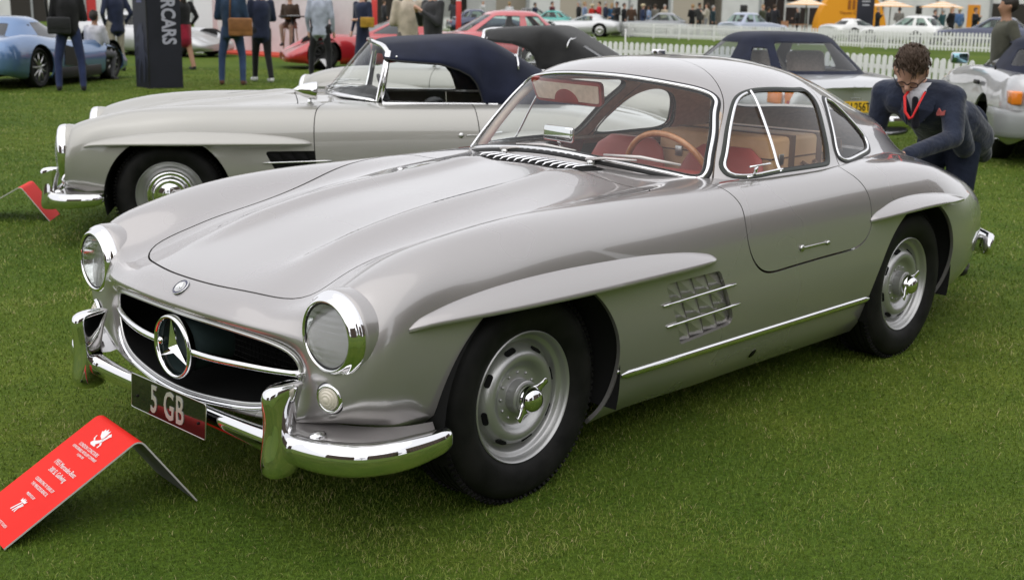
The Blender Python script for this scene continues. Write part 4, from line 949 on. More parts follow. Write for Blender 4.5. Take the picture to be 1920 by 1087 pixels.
def build_roadster(label, cloth, paintm):
    root = empty('roadster', (0, 0, 0), 0, label, 'car')
    body, hood, doors = body_shell(root, 'roadster', paintm)
    add_grille(root); add_lamps(root, True); front_bumper(root); add_apron(root); add_vent(root, M['black'], sides=(1, -1)); add_wheels(root, False)
    # wrap-round windscreen
    base = smooth_pts([(-.985,0,.928),(-1.0,.2,.927),(-1.055,.38,.922),(-1.17,.535,.910),(-1.285,.605,.895)], 24); top = smooth_pts([(-1.275,0,1.262),(-1.28,.2,1.260),(-1.30,.38,1.252),(-1.33,.51,1.238),(-1.352,.575,1.205)], 24)
    F = np.vstack([base[:0:-1]*[1, -1, 1], base]); T = np.vstack([top[:0:-1]*[1, -1, 1], top])
    g = MB(); g.loft([[Vector(p) for p in F], [Vector((p+q)/2+np.array([.008, 0, 0])) for p, q in zip(F, T)], [Vector(p) for p in T]], caps=False, closed=False); ws = g.build('windscreen', M['glass'], root)
    fr = [tuple(p) for p in F]+[tuple(p) for p in T[::-1]]
    f = MB(); f.tube(fr, .016, 8, closed=True); f.build('frame', M['chrome'], ws)
    for sd in (1, -1):
        p = MB(); p.tube([(-1.305, sd*.612, .875), (-1.335, sd*.60, 1.05), (-1.362, sd*.582, 1.215)], [.017, .013, .012], 8); p.build('pillar', M['chrome'], ws)
        # side glass, waist moulding, handle
        s_ = MB(); xs = np.linspace(-1.345, -1.94, 9); tz = np.interp(xs, [-1.95,-1.935,-1.91,-1.87,-1.80,-1.68,-1.43,-1.33], [.90,.965,1.02,1.065,1.10,1.135,1.150,1.165])
        s_.loft([[Vector((x, sd*.645, .875)), Vector((x-.0, sd*(.64-.05*(z-.875)/.28), z))] for x, z in zip(xs, tz)], caps=False, closed=False); s_.build('side_window', M['glass'], doors[0 if sd > 0 else 1])
        q = np.stack([np.linspace(-1.31, -2.05, 20), np.full(20, .648)], 1); uv = S.inv(q, (0, 1), 0, VC[6]); X = S.ev(uv[:, 0], uv[:, 1]); N = S.nrm(uv[:, 0], uv[:, 1]); k = np.array([1, sd, 1])
        m = MB(); m.loft(half_tube((X+N*.002)*k, N*k, np.r_[np.linspace(.030, .014, 8), np.full(12, .013)], .5), caps=False, closed=False); m.build('waist_moulding', M['chrome'], root)
        h = MB(); h.lathe([(.016,0),(.016,.004),(.010,.007),(0,.0075)], 20, frame((-1.79, sd*.838, .708), (0, sd, .15))); h.box((-1.90, sd*.8375, .706), (.15, .006, .009), None, .002); h.build('handle', M['alu'], doors[0 if sd > 0 else 1])
        st = MB(); st.box((-1.5, sd*.30, .66), (.44, .46, .12), None, .04); st.box((-1.78, sd*.30, .70), (.14, .46, .30), Matrix.Rotation(.2, 3, 'Y'), .05); st.build('seat', M['dashgrey'], root)
        ls = MB()
        q = np.stack([np.linspace(-.93, -2.05, 8), np.full(8, .50)], 1)
    d = MB(); rings = []
    for y in np.linspace(-.58, .58, 13):
        k = 1-(y/.64)**2; x0 = -1.02-.20*(1-k); rings.append([Vector((x0, y, .905)), Vector((x0-.13, y, .93)), Vector((x0-.20, y, .90)), Vector((x0-.2, y, .70)), Vector((x0, y, .68))])
    d.loft(rings); d.build('dashboard', M['dashgrey'], root)
    sw = MB(); A = frame((-1.38, .33, .86), (-.93, 0, .36)); sw.tube([tuple(A @ Vector((.20*cos(a), .20*sin(a), 0))) for a in np.linspace(0, 2*pi, 40, endpoint=False)], .011, 8, closed=True); sw.build('steering_wheel', M['dashgrey'], root)
    soft_top(root, cloth)
    # fender mirror and wipers
    mi = empty('wing_mirror'); mi.parent = root; p, n_ = S.at((-.86, .665), (0, 1), v0=VC[3], v1=VC[7]); p = Vector(p)
    m = MB(); m.lathe([(.0,.105),(.024,.075),(.042,.035),(.053,-.010),(.057,-.038),(.053,-.046),(.0,-.048)], 24, frame(p+Vector((.0, 0, .085)), (1, 0, .05))); m.build('shell', M['chrome'], mi)
    m = MB(); m.tube([p+Vector((0, 0, -.004)), p+Vector((.004, 0, .02)), p+Vector((0, 0, .045))], [.026, .012, .014], 10); m.build('stalk', M['chrome'], mi)
    for y0 in (.26, -.2):
        w = MB(); w.tube([(-.985, y0, .935), (-1.06, y0+.10, .975), (-1.13, y0+.24, 1.0)], [.008, .005, .004], 6); w.tube([(-1.045, y0-.03, .985), (-1.10, y0+.12, .995), (-1.20, y0+.26, 1.0)], .004, 6); w.build('wiper', M['alu'], root)
    return root
road1 = build_roadster('silver roadster with navy blue fabric roof parked beside the coupe', M['navy_top'], M['silver2'])
road1.location = (-1.726, -4.093, -.012); road1.rotation_euler.z = -.6226
road2 = copy_tree(road1); road2['label'] = 'silver roadster with black fabric roof and chrome roof strip, beyond the navy topped one'
road2.location = (-6.012, -7.0615, 0); road2.rotation_euler.z = -1.1485
for c in road2.children:
    if c.name.startswith('soft_top'):
        c.data = c.data.copy(); c.data.materials[0] = M['black_top']
# ------------------------------------------------------------------ other parked cars
def stat(x, zt, ys, zs, w, zm, zb, flat=.004):
    return [(x, 0, zt), (x, .5*ys, zt-flat), (x, .84*ys, zt-flat*3), (x, ys, zs), (x, w-.035, zs*.55+zm*.45), (x, w, zm), (x, w-.006, zm*.52+zb*.48), (x, w-.04, zb+.055), (x, w-.11, zb)]
def endcap(x, st, k=.0):
    """ring on the plane of symmetry that closes the nose or tail"""
    return [(x, 0, p[2]*.98+.006) for p in st]
def car_shell(root, rows, paintm, wheels, tyre_r, arch_r, gh=None, wins=(), top_mat=None, glass=None, name_top='roof', step=.05, wheel_fn=None, tw=.2, cabin=None):
    sf = Surf(rows, True); 
    mid = sf.nrm(np.array([sf.umax*.5]), np.array([sf.vcol[5]]))[0]
    if mid[1] < 0: sf.sign *= -1
    cuts = []
    for cx, y in wheels:
        a = np.linspace(radians(-30), radians(210), 40); p = np.stack([cx+arch_r*np.cos(a), tyre_r+arch_r*np.sin(a)], 1)
        p = p[p[:, 1] > .17]; uv = sf.inv(p, (0, 2), sf.vcol[4]); cuts.append(('out', np.vstack([[(uv[0, 0], sf.vmax+.2)], uv, [(uv[-1, 0], sf.vmax+.2)]])))
    if cabin:
        x0, x1, hw = cabin
        cp = resample([(x1, 0), (x1, hw), (x0, hw), (x0, 0)], .05, False); cu = sf.inv(cp, (0, 1), 0, sf.vcol[4]); cu[0, 1] = cu[-1, 1] = -.05; cuts.append(('out', cu))
    P = sf.panels(cuts, (step, step)); UV, T = P[None]
    body = link('body', sf.panel_mesh('body', UV, T, .02, 0, 0, True), paintm, root)
    out = {'sf': sf, 'body': body}
    if gh is not None:
        g = GSurf(gh); k = g.nrm(np.array([g.umax*.4]), np.array([g.vcol[6]]))[0]
        if k[1] < 0: g.sign *= -1
        cuts = []; lv = g.uk
        for nm, c0, c1, l0, l1 in wins:
            vv = np.interp([c0, c1], np.arange(-3, len(g.vcol)+3), np.r_[-g.vcol[3:0:-1], g.vcol, 2*g.vmax-g.vcol[-2:-5:-1]]); uu = np.interp([l0, l1], np.arange(len(lv)), lv)
            pl = round_poly([(uu[0], vv[0]), (uu[1], vv[0]), (uu[1], vv[1]), (uu[0], vv[1])], .045, 4); cuts.append((nm, resample(pl, step*.6)))
        P = g.panels(cuts, (step*.8, step*.8)); UV, T = P[None]
        top = link(name_top, g.panel_mesh(name_top, UV, T, .015, 0, 0, True), top_mat or paintm, root)
        lin = link('lining', g.panel_mesh('lining', UV, T, 0, 0, -.02, True), M['dashgrey'], top)
        for nm, *_ in wins:
            if nm in P:
                UV, T = P[nm]; cen = any(w[0] == nm and (w[1] < 0 or w[2] > 12) for w in wins)
                if cen: link(nm, g.panel_mesh(nm, UV, T, 0, 0, -.004, True), glass or M['glass'], top)
                else:
                    for sd in (1, -1): link(nm, g.panel_mesh(nm, UV, T, 0, sd, -.004), glass or M['glass'], top)
        out['g'] = g; out['top'] = top
    x0, x1 = min(r[4][0] for r in rows), max(r[4][0] for r in rows)
    f = MB(); f.box(((x0+x1)/2, 0, .30), ((x1-x0)*.86, .9, .2)); f.build('floor_pan', M['under'], root)
    for cx, y in wheels:
        for sd in (1, -1):
            w_ = MB(); w_.lathe([(arch_r+.01,0),(arch_r+.01,.3),(.05,.3)], 24, frame((cx, sd*(y+.02), tyre_r), (0, -sd, 0)), a0=radians(-105), a1=radians(105)); w_.build('wheel_well', M['under'], root)
    first = None
    for cx, y in wheels:
        for sd in (1, -1):
            if first is None: first = w = wheel_fn(root, tyre_r, tw)
            else: w = copy_tree(first, root)
            w.location = (cx, sd*y, tyre_r); w.rotation_euler = (0, 0, 0 if sd > 0 else pi)
    return out
def alloy(spokes=15, rimc=None, holes=False, rr=.68):
    def fn(root, R, tw):
        w = empty('wheel'); w.parent = root; A = frame((0, 0, 0), (0, 1, 0)); r0 = R*rr
        t = MB(); t.lathe([(r0,-.005),(r0+.03,.008),(R-.06,.012),(R-.02,.0),(R,-.03),(R,-tw+.03),(R-.03,-tw),(r0,-tw)], 44, A); t.build('tyre', M['rubber'], w)
        r = MB(); r.lathe([(r0,-.012),(r0,.002),(r0-.012,.002),(r0-.018,-.03),(r0-.03,-.08),(.06,-.10),(0,-.10)], 40, A); r.build('rim', M['dkrim'] if not holes else (rimc or M['alu']), w)
        s = MB()
        if holes:
            s.lathe([(r0-.02,-.028),(r0-.04,-.015),(.07,-.004),(.05,-.012),(0,-.012)], 36, A); s.build('disc', rimc or M['wheelpaint'], w)
            for i in range(spokes):
                a = 2*pi*i/spokes; m = MB(); m.lathe([(0,.002),(.026,.002)], 10, frame((.62*r0*cos(a), -.009, .62*r0*sin(a)), (0, 1, 0))); m.build('hole', M['black'], w)
        else:
            for i in range(spokes):
                a = 2*pi*i/spokes; s.tube([(.03*cos(a), -.01, .03*sin(a)), ((r0-.015)*cos(a+.08), -.012, (r0-.015)*sin(a+.08))], [.02, .011], 5)
            s.lathe([(.055,-.03),(.055,.0),(.0,.004)], 20, A); so_ = s.build('spokes', rimc or M['alu'], w); so_['kind'] = 'stuff'
        return w
    return fn
def gh_rings(b, t, z0, z1, ztop, n=3.2, lev=5, bow=.03):
    """greenhouse outlines: b and t are (front x, rear x, half width) at the waist and at the roof edge"""
    rings = []
    def ring(xf, xr, w, z):
        xc, a = (xf+xr)/2, (xf-xr)/2; q = []
        for i in range(13):
            p = pi*i/12; c, s = cos(p), sin(p)
            q.append((xc+a*abs(c)**(2/n)*(1 if c > 0 else -1), w*abs(s)**(2/n) if 0 < i < 12 else 0, z))
        return q
    for i in range(lev+1):
        s = i/lev; e = s+bow*4*s*(1-s)
        rings.append(ring(b[0]+(t[0]-b[0])*s, b[1]+(t[1]-b[1])*s, b[2]+(t[2]-b[2])*(s**1.25), z0+(z1-z0)*e/(1) if False else z0+(z1-z0)*s))
    xc = (t[0]+t[1])/2
    for k, zz in ((.86, .55), (.62, .85), (.30, .97), (.05, 1.0)):
        rings.append(ring(xc+(t[0]-xc)*k, xc+(t[1]-xc)*k, t[2]*k, z1+(ztop-z1)*zz))
    return np.array(rings)
M['dkrim'] = mat('dark_rim', (.05, .05, .05), .5, .5)
M['ltsilver'] = paint('light_silver_paint', (.50, .505, .51), .65, .38)
M['grey_lower'] = mat('grey_cladding', (.30, .31, .31), .45, .3, .5, .3)
M['amber'] = mat('amber_lens', (.80, .22, .02), .15, 0, .5, .6)
M['redlens'] = mat('red_lens', (.42, .015, .012), .15, 0, .5, .6)
M['yellow'] = mat('yellow_plate', (.80, .50, .03), .4)
M['inkblack'] = mat('black_lettering', (.01, .01, .01), .5)
M['tinted'] = glass_mat('green_glass', (.72, .84, .80), .1)
def sl_second(loc, rz):
    root = empty('convertible', loc, rz, 'silver convertible with navy fabric roof and yellow number plate reading NU 256T', 'car')
    base = stat(-1.03, .80, .70, .765, .80, .60, .34)
    rows = [endcap(-1.10, base), [(-1.085, p[1]*.97, p[2]) for p in base], stat(-1.0, .825, .73, .79, .835, .60, .30), stat(-.85, .845, .75, .81, .855, .60, .26), stat(-.4, .875, .77, .85, .88, .60, .22), stat(0, .89, .78, .865, .89, .60, .20), stat(.6, .90, .78, .875, .89, .58, .19), stat(1.3, .905, .77, .88, .89, .58, .19), stat(1.9, .90, .77, .865, .885, .58, .19), stat(2.46, .87, .76, .83, .88, .58, .20), stat(2.95, .81, .74, .78, .865, .56, .24), stat(3.15, .76, .70, .73, .82, .54, .30), endcap(3.20, stat(3.15, .72, .70, .73, .82, .54, .30))]
    gh = gh_rings((1.62, -.62, .70), (.95, -.05, .50), .86, 1.215, 1.275)
    r = car_shell(root, rows, M['ltsilver'], [(0, .80), (2.46, .80)], .315, .36, gh, [('windscreen', -2.2, 2.2, .6, 4.7), ('side_window', 3.4, 6.4, .5, 4.2), ('quarter_window', 7.7, 9.2, .9, 3.6), ('rear_window', 9.9, 14.1, .5, 4.4)], M['navy_top'], M['plastic_window'], 'soft_top', .05, alloy(14, M['alu'], True), cabin=(-.5, 1.45, .60))
    for sd in (1, -1):
        m = MB(); pr = round_poly([(-.17,-.07),(.20,-.07),(.20,.065),(-.17,.065)], .02)
        A = frame((-1.085, sd*.60, .665), (-1, 0, .08), (0, -1, 0))
        m.prism([(p[0], p[1]) for p in pr], -.02, .022, A); lo = m.build('tail_lamp', M['redlens'], root)
        k = MB(); k.box((-.98, sd*.832, .665), (.22, .05, .125), None, .015); k.build('amber_end', M['amber'], lo)
        k = MB(); k.box((-1.098, sd*.70, .665), (.022, .17, .125), None, .012); k.build('amber_section', M['amber'], lo)
        o = MB(); o.loft(loft_bar([(-1.15, 0, .43), (-1.15, sd*.55, .43), (-1.12, sd*.75, .43), (-1.02, sd*.87, .43), (-.6, sd*.91, .44)], [.055]*5, [.035, .035, .035, .03, .015], 12, 3)); o.build('rear_bumper', M['chrome'], root)
        b = MB(); b.tube([(1.52, sd*.72, .90), (1.60, sd*.86, .96)], .015, 6); b.box((1.58, sd*.92, .98), (.05, .17, .10), None, .015); b.build('door_mirror', M['chrome'], root)
    plate(root, 'NU 256T', frame((-1.128, 0, .575), (-1, 0, .05), (0, -1, 0)), .52, .112, M['yellow'], M['inkblack'], .112, .78, bold=.002)
    m = MB(); A = frame((-1.088, 0, .735), (-1, 0, .12)); m.lathe([(.046,0),(.046,.010),(.040,.012),(.040,.004)], 32, A); V, F = star_prism(.041, .009, .010, A @ Matrix.Rotation(-pi/2, 4, 'Z')); m.add(V, F); e = m.build('star_badge', M['chrome'], root)
    m = MB(); m.box((-1.108, 0, .655), (.012, .86, .012), None, .003); m.build('handle_strip', M['chrome'], root)
    m = MB(); m.box((-1.104, 0, .575), (.015, .84, .14), None, .004); m.build('plate_recess', M['grey_lower'], root)
    for sd in (1, -1):
        m = MB(); m.box((.35, sd*.32, .80), (.16, .44, .55), Matrix.Rotation(.22, 3, 'Y'), .06); m.build('seat', M['beige'], root)
    return root
def sl_third(loc, rz):
    root = empty('convertible', loc, rz, 'silver convertible with navy fabric roof and orange rear lamp at the right edge', 'car')
    root['label'] = 'silver convertible with amber rear lamp and ribbed silver bumper, behind the stooping man'
    base = stat(-.95, .88, .72, .84, .80, .60, .30)
    rows = [endcap(-1.0, base), [(-.985, p[1]*.97, p[2]) for p in base], stat(-.9, .915, .75, .885, .85, .60, .25), stat(-.6, .93, .77, .905, .89, .60, .22), stat(0, .945, .80, .92, .905, .60, .20), stat(.6, .945, .80, .92, .90, .58, .18), stat(1.2, .94, .80, .91, .90, .58, .18), stat(1.7, .92, .79, .89, .90, .58, .18), stat(2.3, .87, .78, .84, .89, .56, .19), stat(2.8, .80, .74, .77, .86, .52, .22), stat(3.1, .72, .70, .69, .82, .48, .26), endcap(3.2, stat(3.1, .66, .70, .62, .82, .48, .28))]
    gh = gh_rings((1.55, -.62, .75), (.75, -.02, .54), .915, 1.24, 1.295)
    r = car_shell(root, rows, M['ltsilver'], [(0, .78), (2.515, .78)], .315, .37, gh, [('windscreen', -2.2, 2.2, .6, 4.7), ('side_window', 3.2, 6.2, .5, 4.4), ('quarter_window', 7.7, 8.9, 1.0, 3.6), ('rear_window', 9.9, 14.1, .8, 4.2)], M['navy_top'], M['plastic_window'], 'soft_top', .05, alloy(8, M['alu'], True), cabin=(-.5, 1.4, .62))
    for sd in (1, -1):
        m = MB(); m.box((-.93, sd*.80, .70), (.30, .10, .135), None, .02); lo = m.build('tail_lamp', M['amber'], root)
        k = MB(); k.box((-.995, sd*.52, .70), (.03, .40, .135), None, .01); k.build('red_section', M['redlens'], lo)
        o = MB(); o.loft(loft_bar([(-1.05, 0, .44), (-1.05, sd*.55, .44), (-1.0, sd*.80, .44), (-.86, sd*.895, .44), (-.42, sd*.915, .44)], [.14]*5, [.05, .05, .045, .04, .02], 14, 3)); o.build('rear_bumper', M['grey_lower'], root)
        q = MB(); q.box((.95, sd*.905, .40), (1.0, .02, .20), None, .006); q.build('door_cladding', M['grey_lower'], root)
        b = MB(); b.box((1.30, sd*.92, 1.0), (.10, .20, .13), None, .03); b.build('door_mirror', M['ltsilver'], root)
        b = MB(); b.box((1.245, sd*.93, 1.0), (.01, .17, .105), None, .003); b.build('mirror_glass', M['tinted_mirror'], root)
        h = MB(); h.box((.34, sd*.905, .78), (.20, .03, .045), None, .008); h.build('door_handle', M['inkblack'], root)
    m = MB(); m.tube([(-.28, .86, .945), (-.30, .865, .985)], [.012, .005], 6); m.build('aerial', M['inkblack'], root)
    for sd in (1, -1):
        m = MB(); m.box((.25, sd*.32, .82), (.16, .44, .55), Matrix.Rotation(.22, 3, 'Y'), .06); m.build('seat', M['dashgrey'], root)
    return root
M['tinted_mirror'] = mat('mirror_glass', (.25, .42, .48), .05, 1)
sl2 = sl_second((-9.06, -3.84, 0), -2.056)
sl3 = sl_third((-10.79, -1.58, 0), -2.529)
def coupe(name, label, loc, rz, paintm, kind='saloon', group=None, glass=None, wheel=None, nowheel=False, plate_=None, lamps=True):
    """generic closed car for the middle distance"""
    root = empty(name, loc, rz, label, 'car', group)
    if kind == 'saloon':
        rows = [endcap(-1.05, stat(-1.0, .86, .68, .82, .78, .58, .32)), stat(-1.0, .86, .68, .82, .78, .58, .30), stat(-.8, .90, .72, .87, .83, .58, .24), stat(0, .92, .74, .89, .85, .58, .20), stat(1.2, .92, .74, .885, .85, .56, .19), stat(2.0, .87, .73, .84, .85, .55, .19), stat(2.6, .80, .71, .77, .84, .52, .20), stat(3.1, .72, .66, .69, .80, .48, .26), stat(3.25, .64, .60, .60, .74, .46, .30), endcap(3.3, stat(3.25, .6, .60, .60, .74, .46, .32))]
        gh = gh_rings((1.75, -.85, .70), (.95, -.25, .54), .87, 1.32, 1.40); wins = [('windscreen', -2.2, 2.2, .5, 4.7), ('side_window', 3.3, 6.2, .5, 4.5), ('side_window_rear', 6.6, 8.6, .5, 4.5), ('rear_window', 9.8, 14.2, .6, 4.5)]; wb = 2.55; tr = .31
    elif kind == 'low':
        rows = [endcap(-.95, stat(-.9, .78, .72, .74, .84, .52, .30)), stat(-.9, .80, .72, .77, .86, .55, .26), stat(-.5, .87, .78, .86, .94, .56, .18), stat(0, .86, .80, .88, .965, .56, .15), stat(.6, .82, .80, .82, .95, .52, .13), stat(1.3, .78, .80, .76, .94, .48, .12), stat(2.0, .72, .78, .76, .95, .48, .12), stat(2.6, .66, .76, .74, .955, .46, .13), stat(3.1, .52, .74, .56, .92, .38, .14), stat(3.4, .40, .66, .40, .82, .30, .16), endcap(3.5, stat(3.4, .38, .66, .36, .82, .28, .18))]
        gh = gh_rings((1.95, -.55, .72), (.95, .15, .46), .74, 1.12, 1.18, 2.8); wins = [('windscreen', -2.3, 2.3, .5, 4.6), ('side_window', 3.2, 6.6, .9, 4.4), ('rear_window', 9.8, 14.2, .8, 4.2)]; wb = 2.65; tr = .34
    else:                                                           # rounded older coupe
        rows = [endcap(-1.0, stat(-.95, .66, .55, .62, .66, .46, .30)), stat(-.92, .70, .60, .68, .72, .48, .28), stat(-.6, .80, .68, .78, .81, .52, .22), stat(0, .88, .70, .86, .85, .54, .20), stat(.8, .90, .70, .86, .82, .52, .18), stat(1.5, .88, .69, .84, .82, .52, .18), stat(2.1, .80, .68, .84, .84, .52, .20), stat(2.6, .68, .66, .76, .80, .50, .24), stat(2.9, .56, .60, .62, .72, .46, .28), endcap(3.0, stat(2.9, .5, .60, .52, .72, .44, .30))]
        gh = gh_rings((1.45, -.75, .67), (.85, -.05, .50), .84, 1.24, 1.31, 2.8); wins = [('windscreen', -2.2, 2.2, .5, 4.6), ('side_window', 3.3, 6.8, .6, 4.4), ('quarter_window', 7.2, 8.8, .7, 4.1), ('rear_window', 9.8, 14.2, .8, 4.2)]; wb = 2.2; tr = .31
    hw = max(p[1] for r in rows for p in r)
    car_shell(root, rows, paintm, [(0, hw-.06), (wb, hw-.06)], tr, tr+.05, gh, wins, None, glass or M['tinted'], 'roof', .07, wheel or alloy(10, M['alu'], True), cabin=(-.4 if kind != 'low' else 0, 1.45, .52))
    xr = min(p[0] for p in rows[1]); xf = max(p[0] for p in rows[-2])
    for sd in (1, -1):
        if kind != 'low':
            m = MB(); m.box((xr-.015, sd*.58, .66), (.05, .22, .11), None, .012); m.build('tail_lamp', M['redlens'], root)
            m = MB(); m.sphere((xf+.0, sd*.52, .60), (.05, .12, .08), 12, 8); m.build('headlamp', M['clearlens'], root)
        m = MB(); m.box((.35, sd*.33, .78), (.14, .42, .55), Matrix.Rotation(.2, 3, 'Y'), .05); m.build('seat', M['dashgrey'], root)
    if kind != 'low':
        m = MB(); m.box((xr-.05, 0, .42), (.10, 1.5, .14), None, .03); m.build('rear_bumper', M['grey_lower'], root)
    if plate_ is not None:
        m = MB(); m.box((xr-.025, 0, .62), (.015, .52, .11), None, .003); m.build('number_plate', plate_, root)
    return root
M['smoked'] = mat('smoked_glass', (.02, .025, .03), .06, 0, .6, .5)
M['clearlens'] = mat('lamp_lens', (.7, .7, .7), .08, 0, .5, 1)
# ------------------------------------------------------------------ people
def at_depth(px, d):
    """point seen at a photo pixel at depth d (used to place things on the lawn)"""
    return CAM_C+d*(CAM_FW+CAM_RT*(px[0]-960)/CAM_F+CAM_UP*(543.5-px[1])/CAM_F)
def on_ground(px):
    d = CAM_FW+CAM_RT*(px[0]-960)/CAM_F+CAM_UP*(543.5-px[1])/CAM_F; return CAM_C-d*CAM_C[2]/d[2]
def capsule(mb, p0, p1, r0, r1, n=12, sy=1.0):
    p0, p1 = Vector(p0), Vector(p1); d = p1-p0; L = d.length; z = d.normalized() if L > 1e-6 else Vector((0, 0, 1))
    A = frame((0, 0, 0), z, (0, 1, .001) if abs(z.y) < .9 else (1, 0, 0)); rings = []
    for k in range(1, 4): a = pi/2*(1-k/3.5); rings.append((-r0*sin(a), r0*cos(a)))
    rings.append((0, r0)); rings.append((L, r1))
    for k in range(1, 4): a = pi/2*k/3.5; rings.append((L+r1*sin(a), r1*cos(a)))
    R = [[A @ Vector((r*cos(2*pi*j/n)*sy, r*sin(2*pi*j/n), h))+p0 for j in range(n)] for h, r in rings]
    mb.loft(R)
def remesh(mb, voxel, smooth_it=6, fac=.5, sub=False):
    me = bpy.data.meshes.new('tmp'); me.from_pydata(mb.V, [], mb.F)
    bm = bmesh.new(); bm.from_mesh(me); bmesh.ops.recalc_face_normals(bm, faces=bm.faces); bm.to_mesh(me); bm.free()
    o = bpy.data.objects.new('tmp', me); COL.objects.link(o)
    r = o.modifiers.new('r', 'REMESH'); r.mode = 'VOXEL'; r.voxel_size = voxel
    s = o.modifiers.new('s', 'SMOOTH'); s.factor = fac; s.iterations = smooth_it
    bpy.context.view_layer.update()
    m2 = bpy.data.meshes.new_from_object(o.evaluated_get(bpy.context.evaluated_depsgraph_get()))
    bpy.data.objects.remove(o); bpy.data.meshes.remove(me); smooth(m2); return m2
def seg_mats(me, segs):
    """material index of each face from the nearest limb"""
    n = len(me.polygons); c = np.zeros(n*3); me.polygons.foreach_get('center', c); c = c.reshape(-1, 3); best = np.full(n, 1e9); idx = np.zeros(n, int)
    for p0, p1, r0, r1, k in segs:
        p0, p1 = np.array(p0, float), np.array(p1, float); d = p1-p0; L = (d*d).sum()+1e-9; t = np.clip(((c-p0)@d)/L, 0, 1)
        q = np.linalg.norm(c-(p0+t[:, None]*d), axis=1)-(r0+(r1-r0)*t); b = q < best; best[b] = q[b]; idx[b] = k
    me.polygons.foreach_set('material_index', idx)
_cl = {}
def cloth(c, rough=.85):
    k = tuple(round(x, 3) for x in c)
    if k not in _cl:
        m = mat('cloth_%d' % len(_cl), c, rough, 0, .25, sheen=.15)
        vary(m, 6, tuple(x*.8 for x in c), tuple(min(1, x*1.2) for x in c), bump=.25, bscale=18, dist=.02); _cl[k] = m
    return _cl[k]
SKIN = [mat('skin_light', (.55, .32, .23), .5, 0, .4), mat('skin_mid', (.33, .18, .11), .5, 0, .4), mat('skin_dark', (.14, .07, .045), .5, 0, .4)]
HAIR = {'dark': mat('hair_dark', (.02, .014, .01), .55), 'brown': mat('hair_brown', (.06, .035, .02), .55), 'grey': mat('hair_grey', (.35, .34, .33), .6), 'fair': mat('hair_fair', (.35, .22, .10), .55), 'straw': mat('straw_hat', (.62, .52, .34), .8)}
_pm = {}
def person_mesh(arms='down', legs='stand', coat='jacket', sit=False, voxel=.024):
    key = (arms, legs, coat, sit)
    if key in _pm: return _pm[key]
    m = MB(); sg = []
    def limb(p0, p1, r0, r1, k, sy=1.0): capsule(m, p0, p1, r0, r1, 12, sy); sg.append((p0, p1, r0, r1, k))
    # 0 skin 1 top 2 trousers 3 shoes
    zh = .92 if not sit else .66
    dz = zh-.92
    if sit:
        for sd in (1, -1):
            limb((0, sd*.10, zh), (.42, sd*.13, zh-.04), .095, .07, 2); limb((.42, sd*.13, zh-.04), (.34, sd*.13, zh-.46), .066, .045, 2); limb((.33, sd*.13, zh-.52), (.50, sd*.14, zh-.54), .045, .035, 3)
    elif coat == 'dress':
        limb((0, 0, .95), (0, 0, .18), .15, .23, 2, .75); 
        for sd in (1, -1): limb((0, sd*.08, .2), (0, sd*.08, .06), .05, .045, 0); limb((-.02, sd*.08, .045), (.15, sd*.09, .035), .045, .032, 3)
    else:
        st = {'stand': ((.0, .10), (.0, -.10)), 'walk': ((.20, .09), (-.20, -.09)), 'apart': ((.02, .19), (-.02, -.17))}[legs]
        for (fx, fy), sd in zip(st, (1, -1)):
            bare = coat == 'skirt'
            limb((0, sd*.09, .92), (fx*.5+.03, fy*.95, .49), .095, .068, 2 if not bare else 0); limb((fx*.5+.03, fy*.95, .49), (fx-.03, fy, .09), .066, .052, 2 if not bare else 0); limb((fx-.05, fy, .05), (fx+.15, fy*1.08, .04), .05, .036, 3)
        if coat == 'skirt': limb((0, 0, .98), (0, 0, .66), .15, .19, 2, .8)
    top = {'jacket': .78, 'coat': .55, 'shirt': .92, 'dress': .95, 'skirt': .98}[coat]+dz
    limb((0, .0, 1.32+dz), (0, 0, 1.0+dz), .155, .135, 1, 1.15); limb((.01, .08, 1.34+dz), (.01, -.08, 1.34+dz), .115, .115, 1)
    if not sit:                                                     # flat hem
        zz = top; sg.append(((0, 0, 1.08), (0, 0, zz+.05), .14, .16, 1)); k0 = {'jacket': 1.12, 'coat': 1.22, 'shirt': 1.0, 'dress': 1.0, 'skirt': 1.0}[coat]
        m.loft([[Vector((.125*k*cos(a), .165*k*sin(a), z)) for a in np.linspace(0, 2*pi, 16, endpoint=False)] for z, k in ((1.10, .93), (.98, .98), ((zz+.98)/2, (1+k0)/2), (zz, k0))])
    else: limb((0, 0, 1.05+dz), (0.02, 0, zh), .14, .15, 1)
    for sd in (1, -1):
        sh = (0, sd*.185, 1.42+dz)
        ar = arms if isinstance(arms, str) else arms[0 if sd > 0 else 1]
        el, ha = {'down': ((-.03, sd*.25, 1.13+dz), (.06, sd*.25, .87+dz)), 'back': ((-.10, sd*.25, 1.14+dz), (-.17, sd*.06, .98+dz)), 'front': ((.02, sd*.25, 1.12+dz), (.25, sd*.10, 1.10+dz)), 'phone': ((.06, sd*.24, 1.13+dz), (.24, sd*.08, 1.30+dz)), 'pocket': ((-.08, sd*.30, 1.14+dz), (.06, sd*.20, .93+dz)), 'out': ((.05, sd*.30, 1.16+dz), (.30, sd*.30, 1.22+dz))}[ar]
        limb(sh, el, .066, .05, 1); limb(el, ha, .048, .034, 1)
        e, h = Vector(el), Vector(ha); d = (h-e).normalized(); limb(tuple(h+d*.02), tuple(h+d*.10), .030, .036, 0); limb(tuple(h+d*.10), tuple(h+d*.165), .032, .018, 0, .7); limb(tuple(h+d*.05), tuple(h+d*.11+Vector((.03, -sd*.02, 0))), .015, .012, 0)
    limb((0, 0, 1.44+dz), (.015, 0, 1.54+dz), .062, .055, 0)
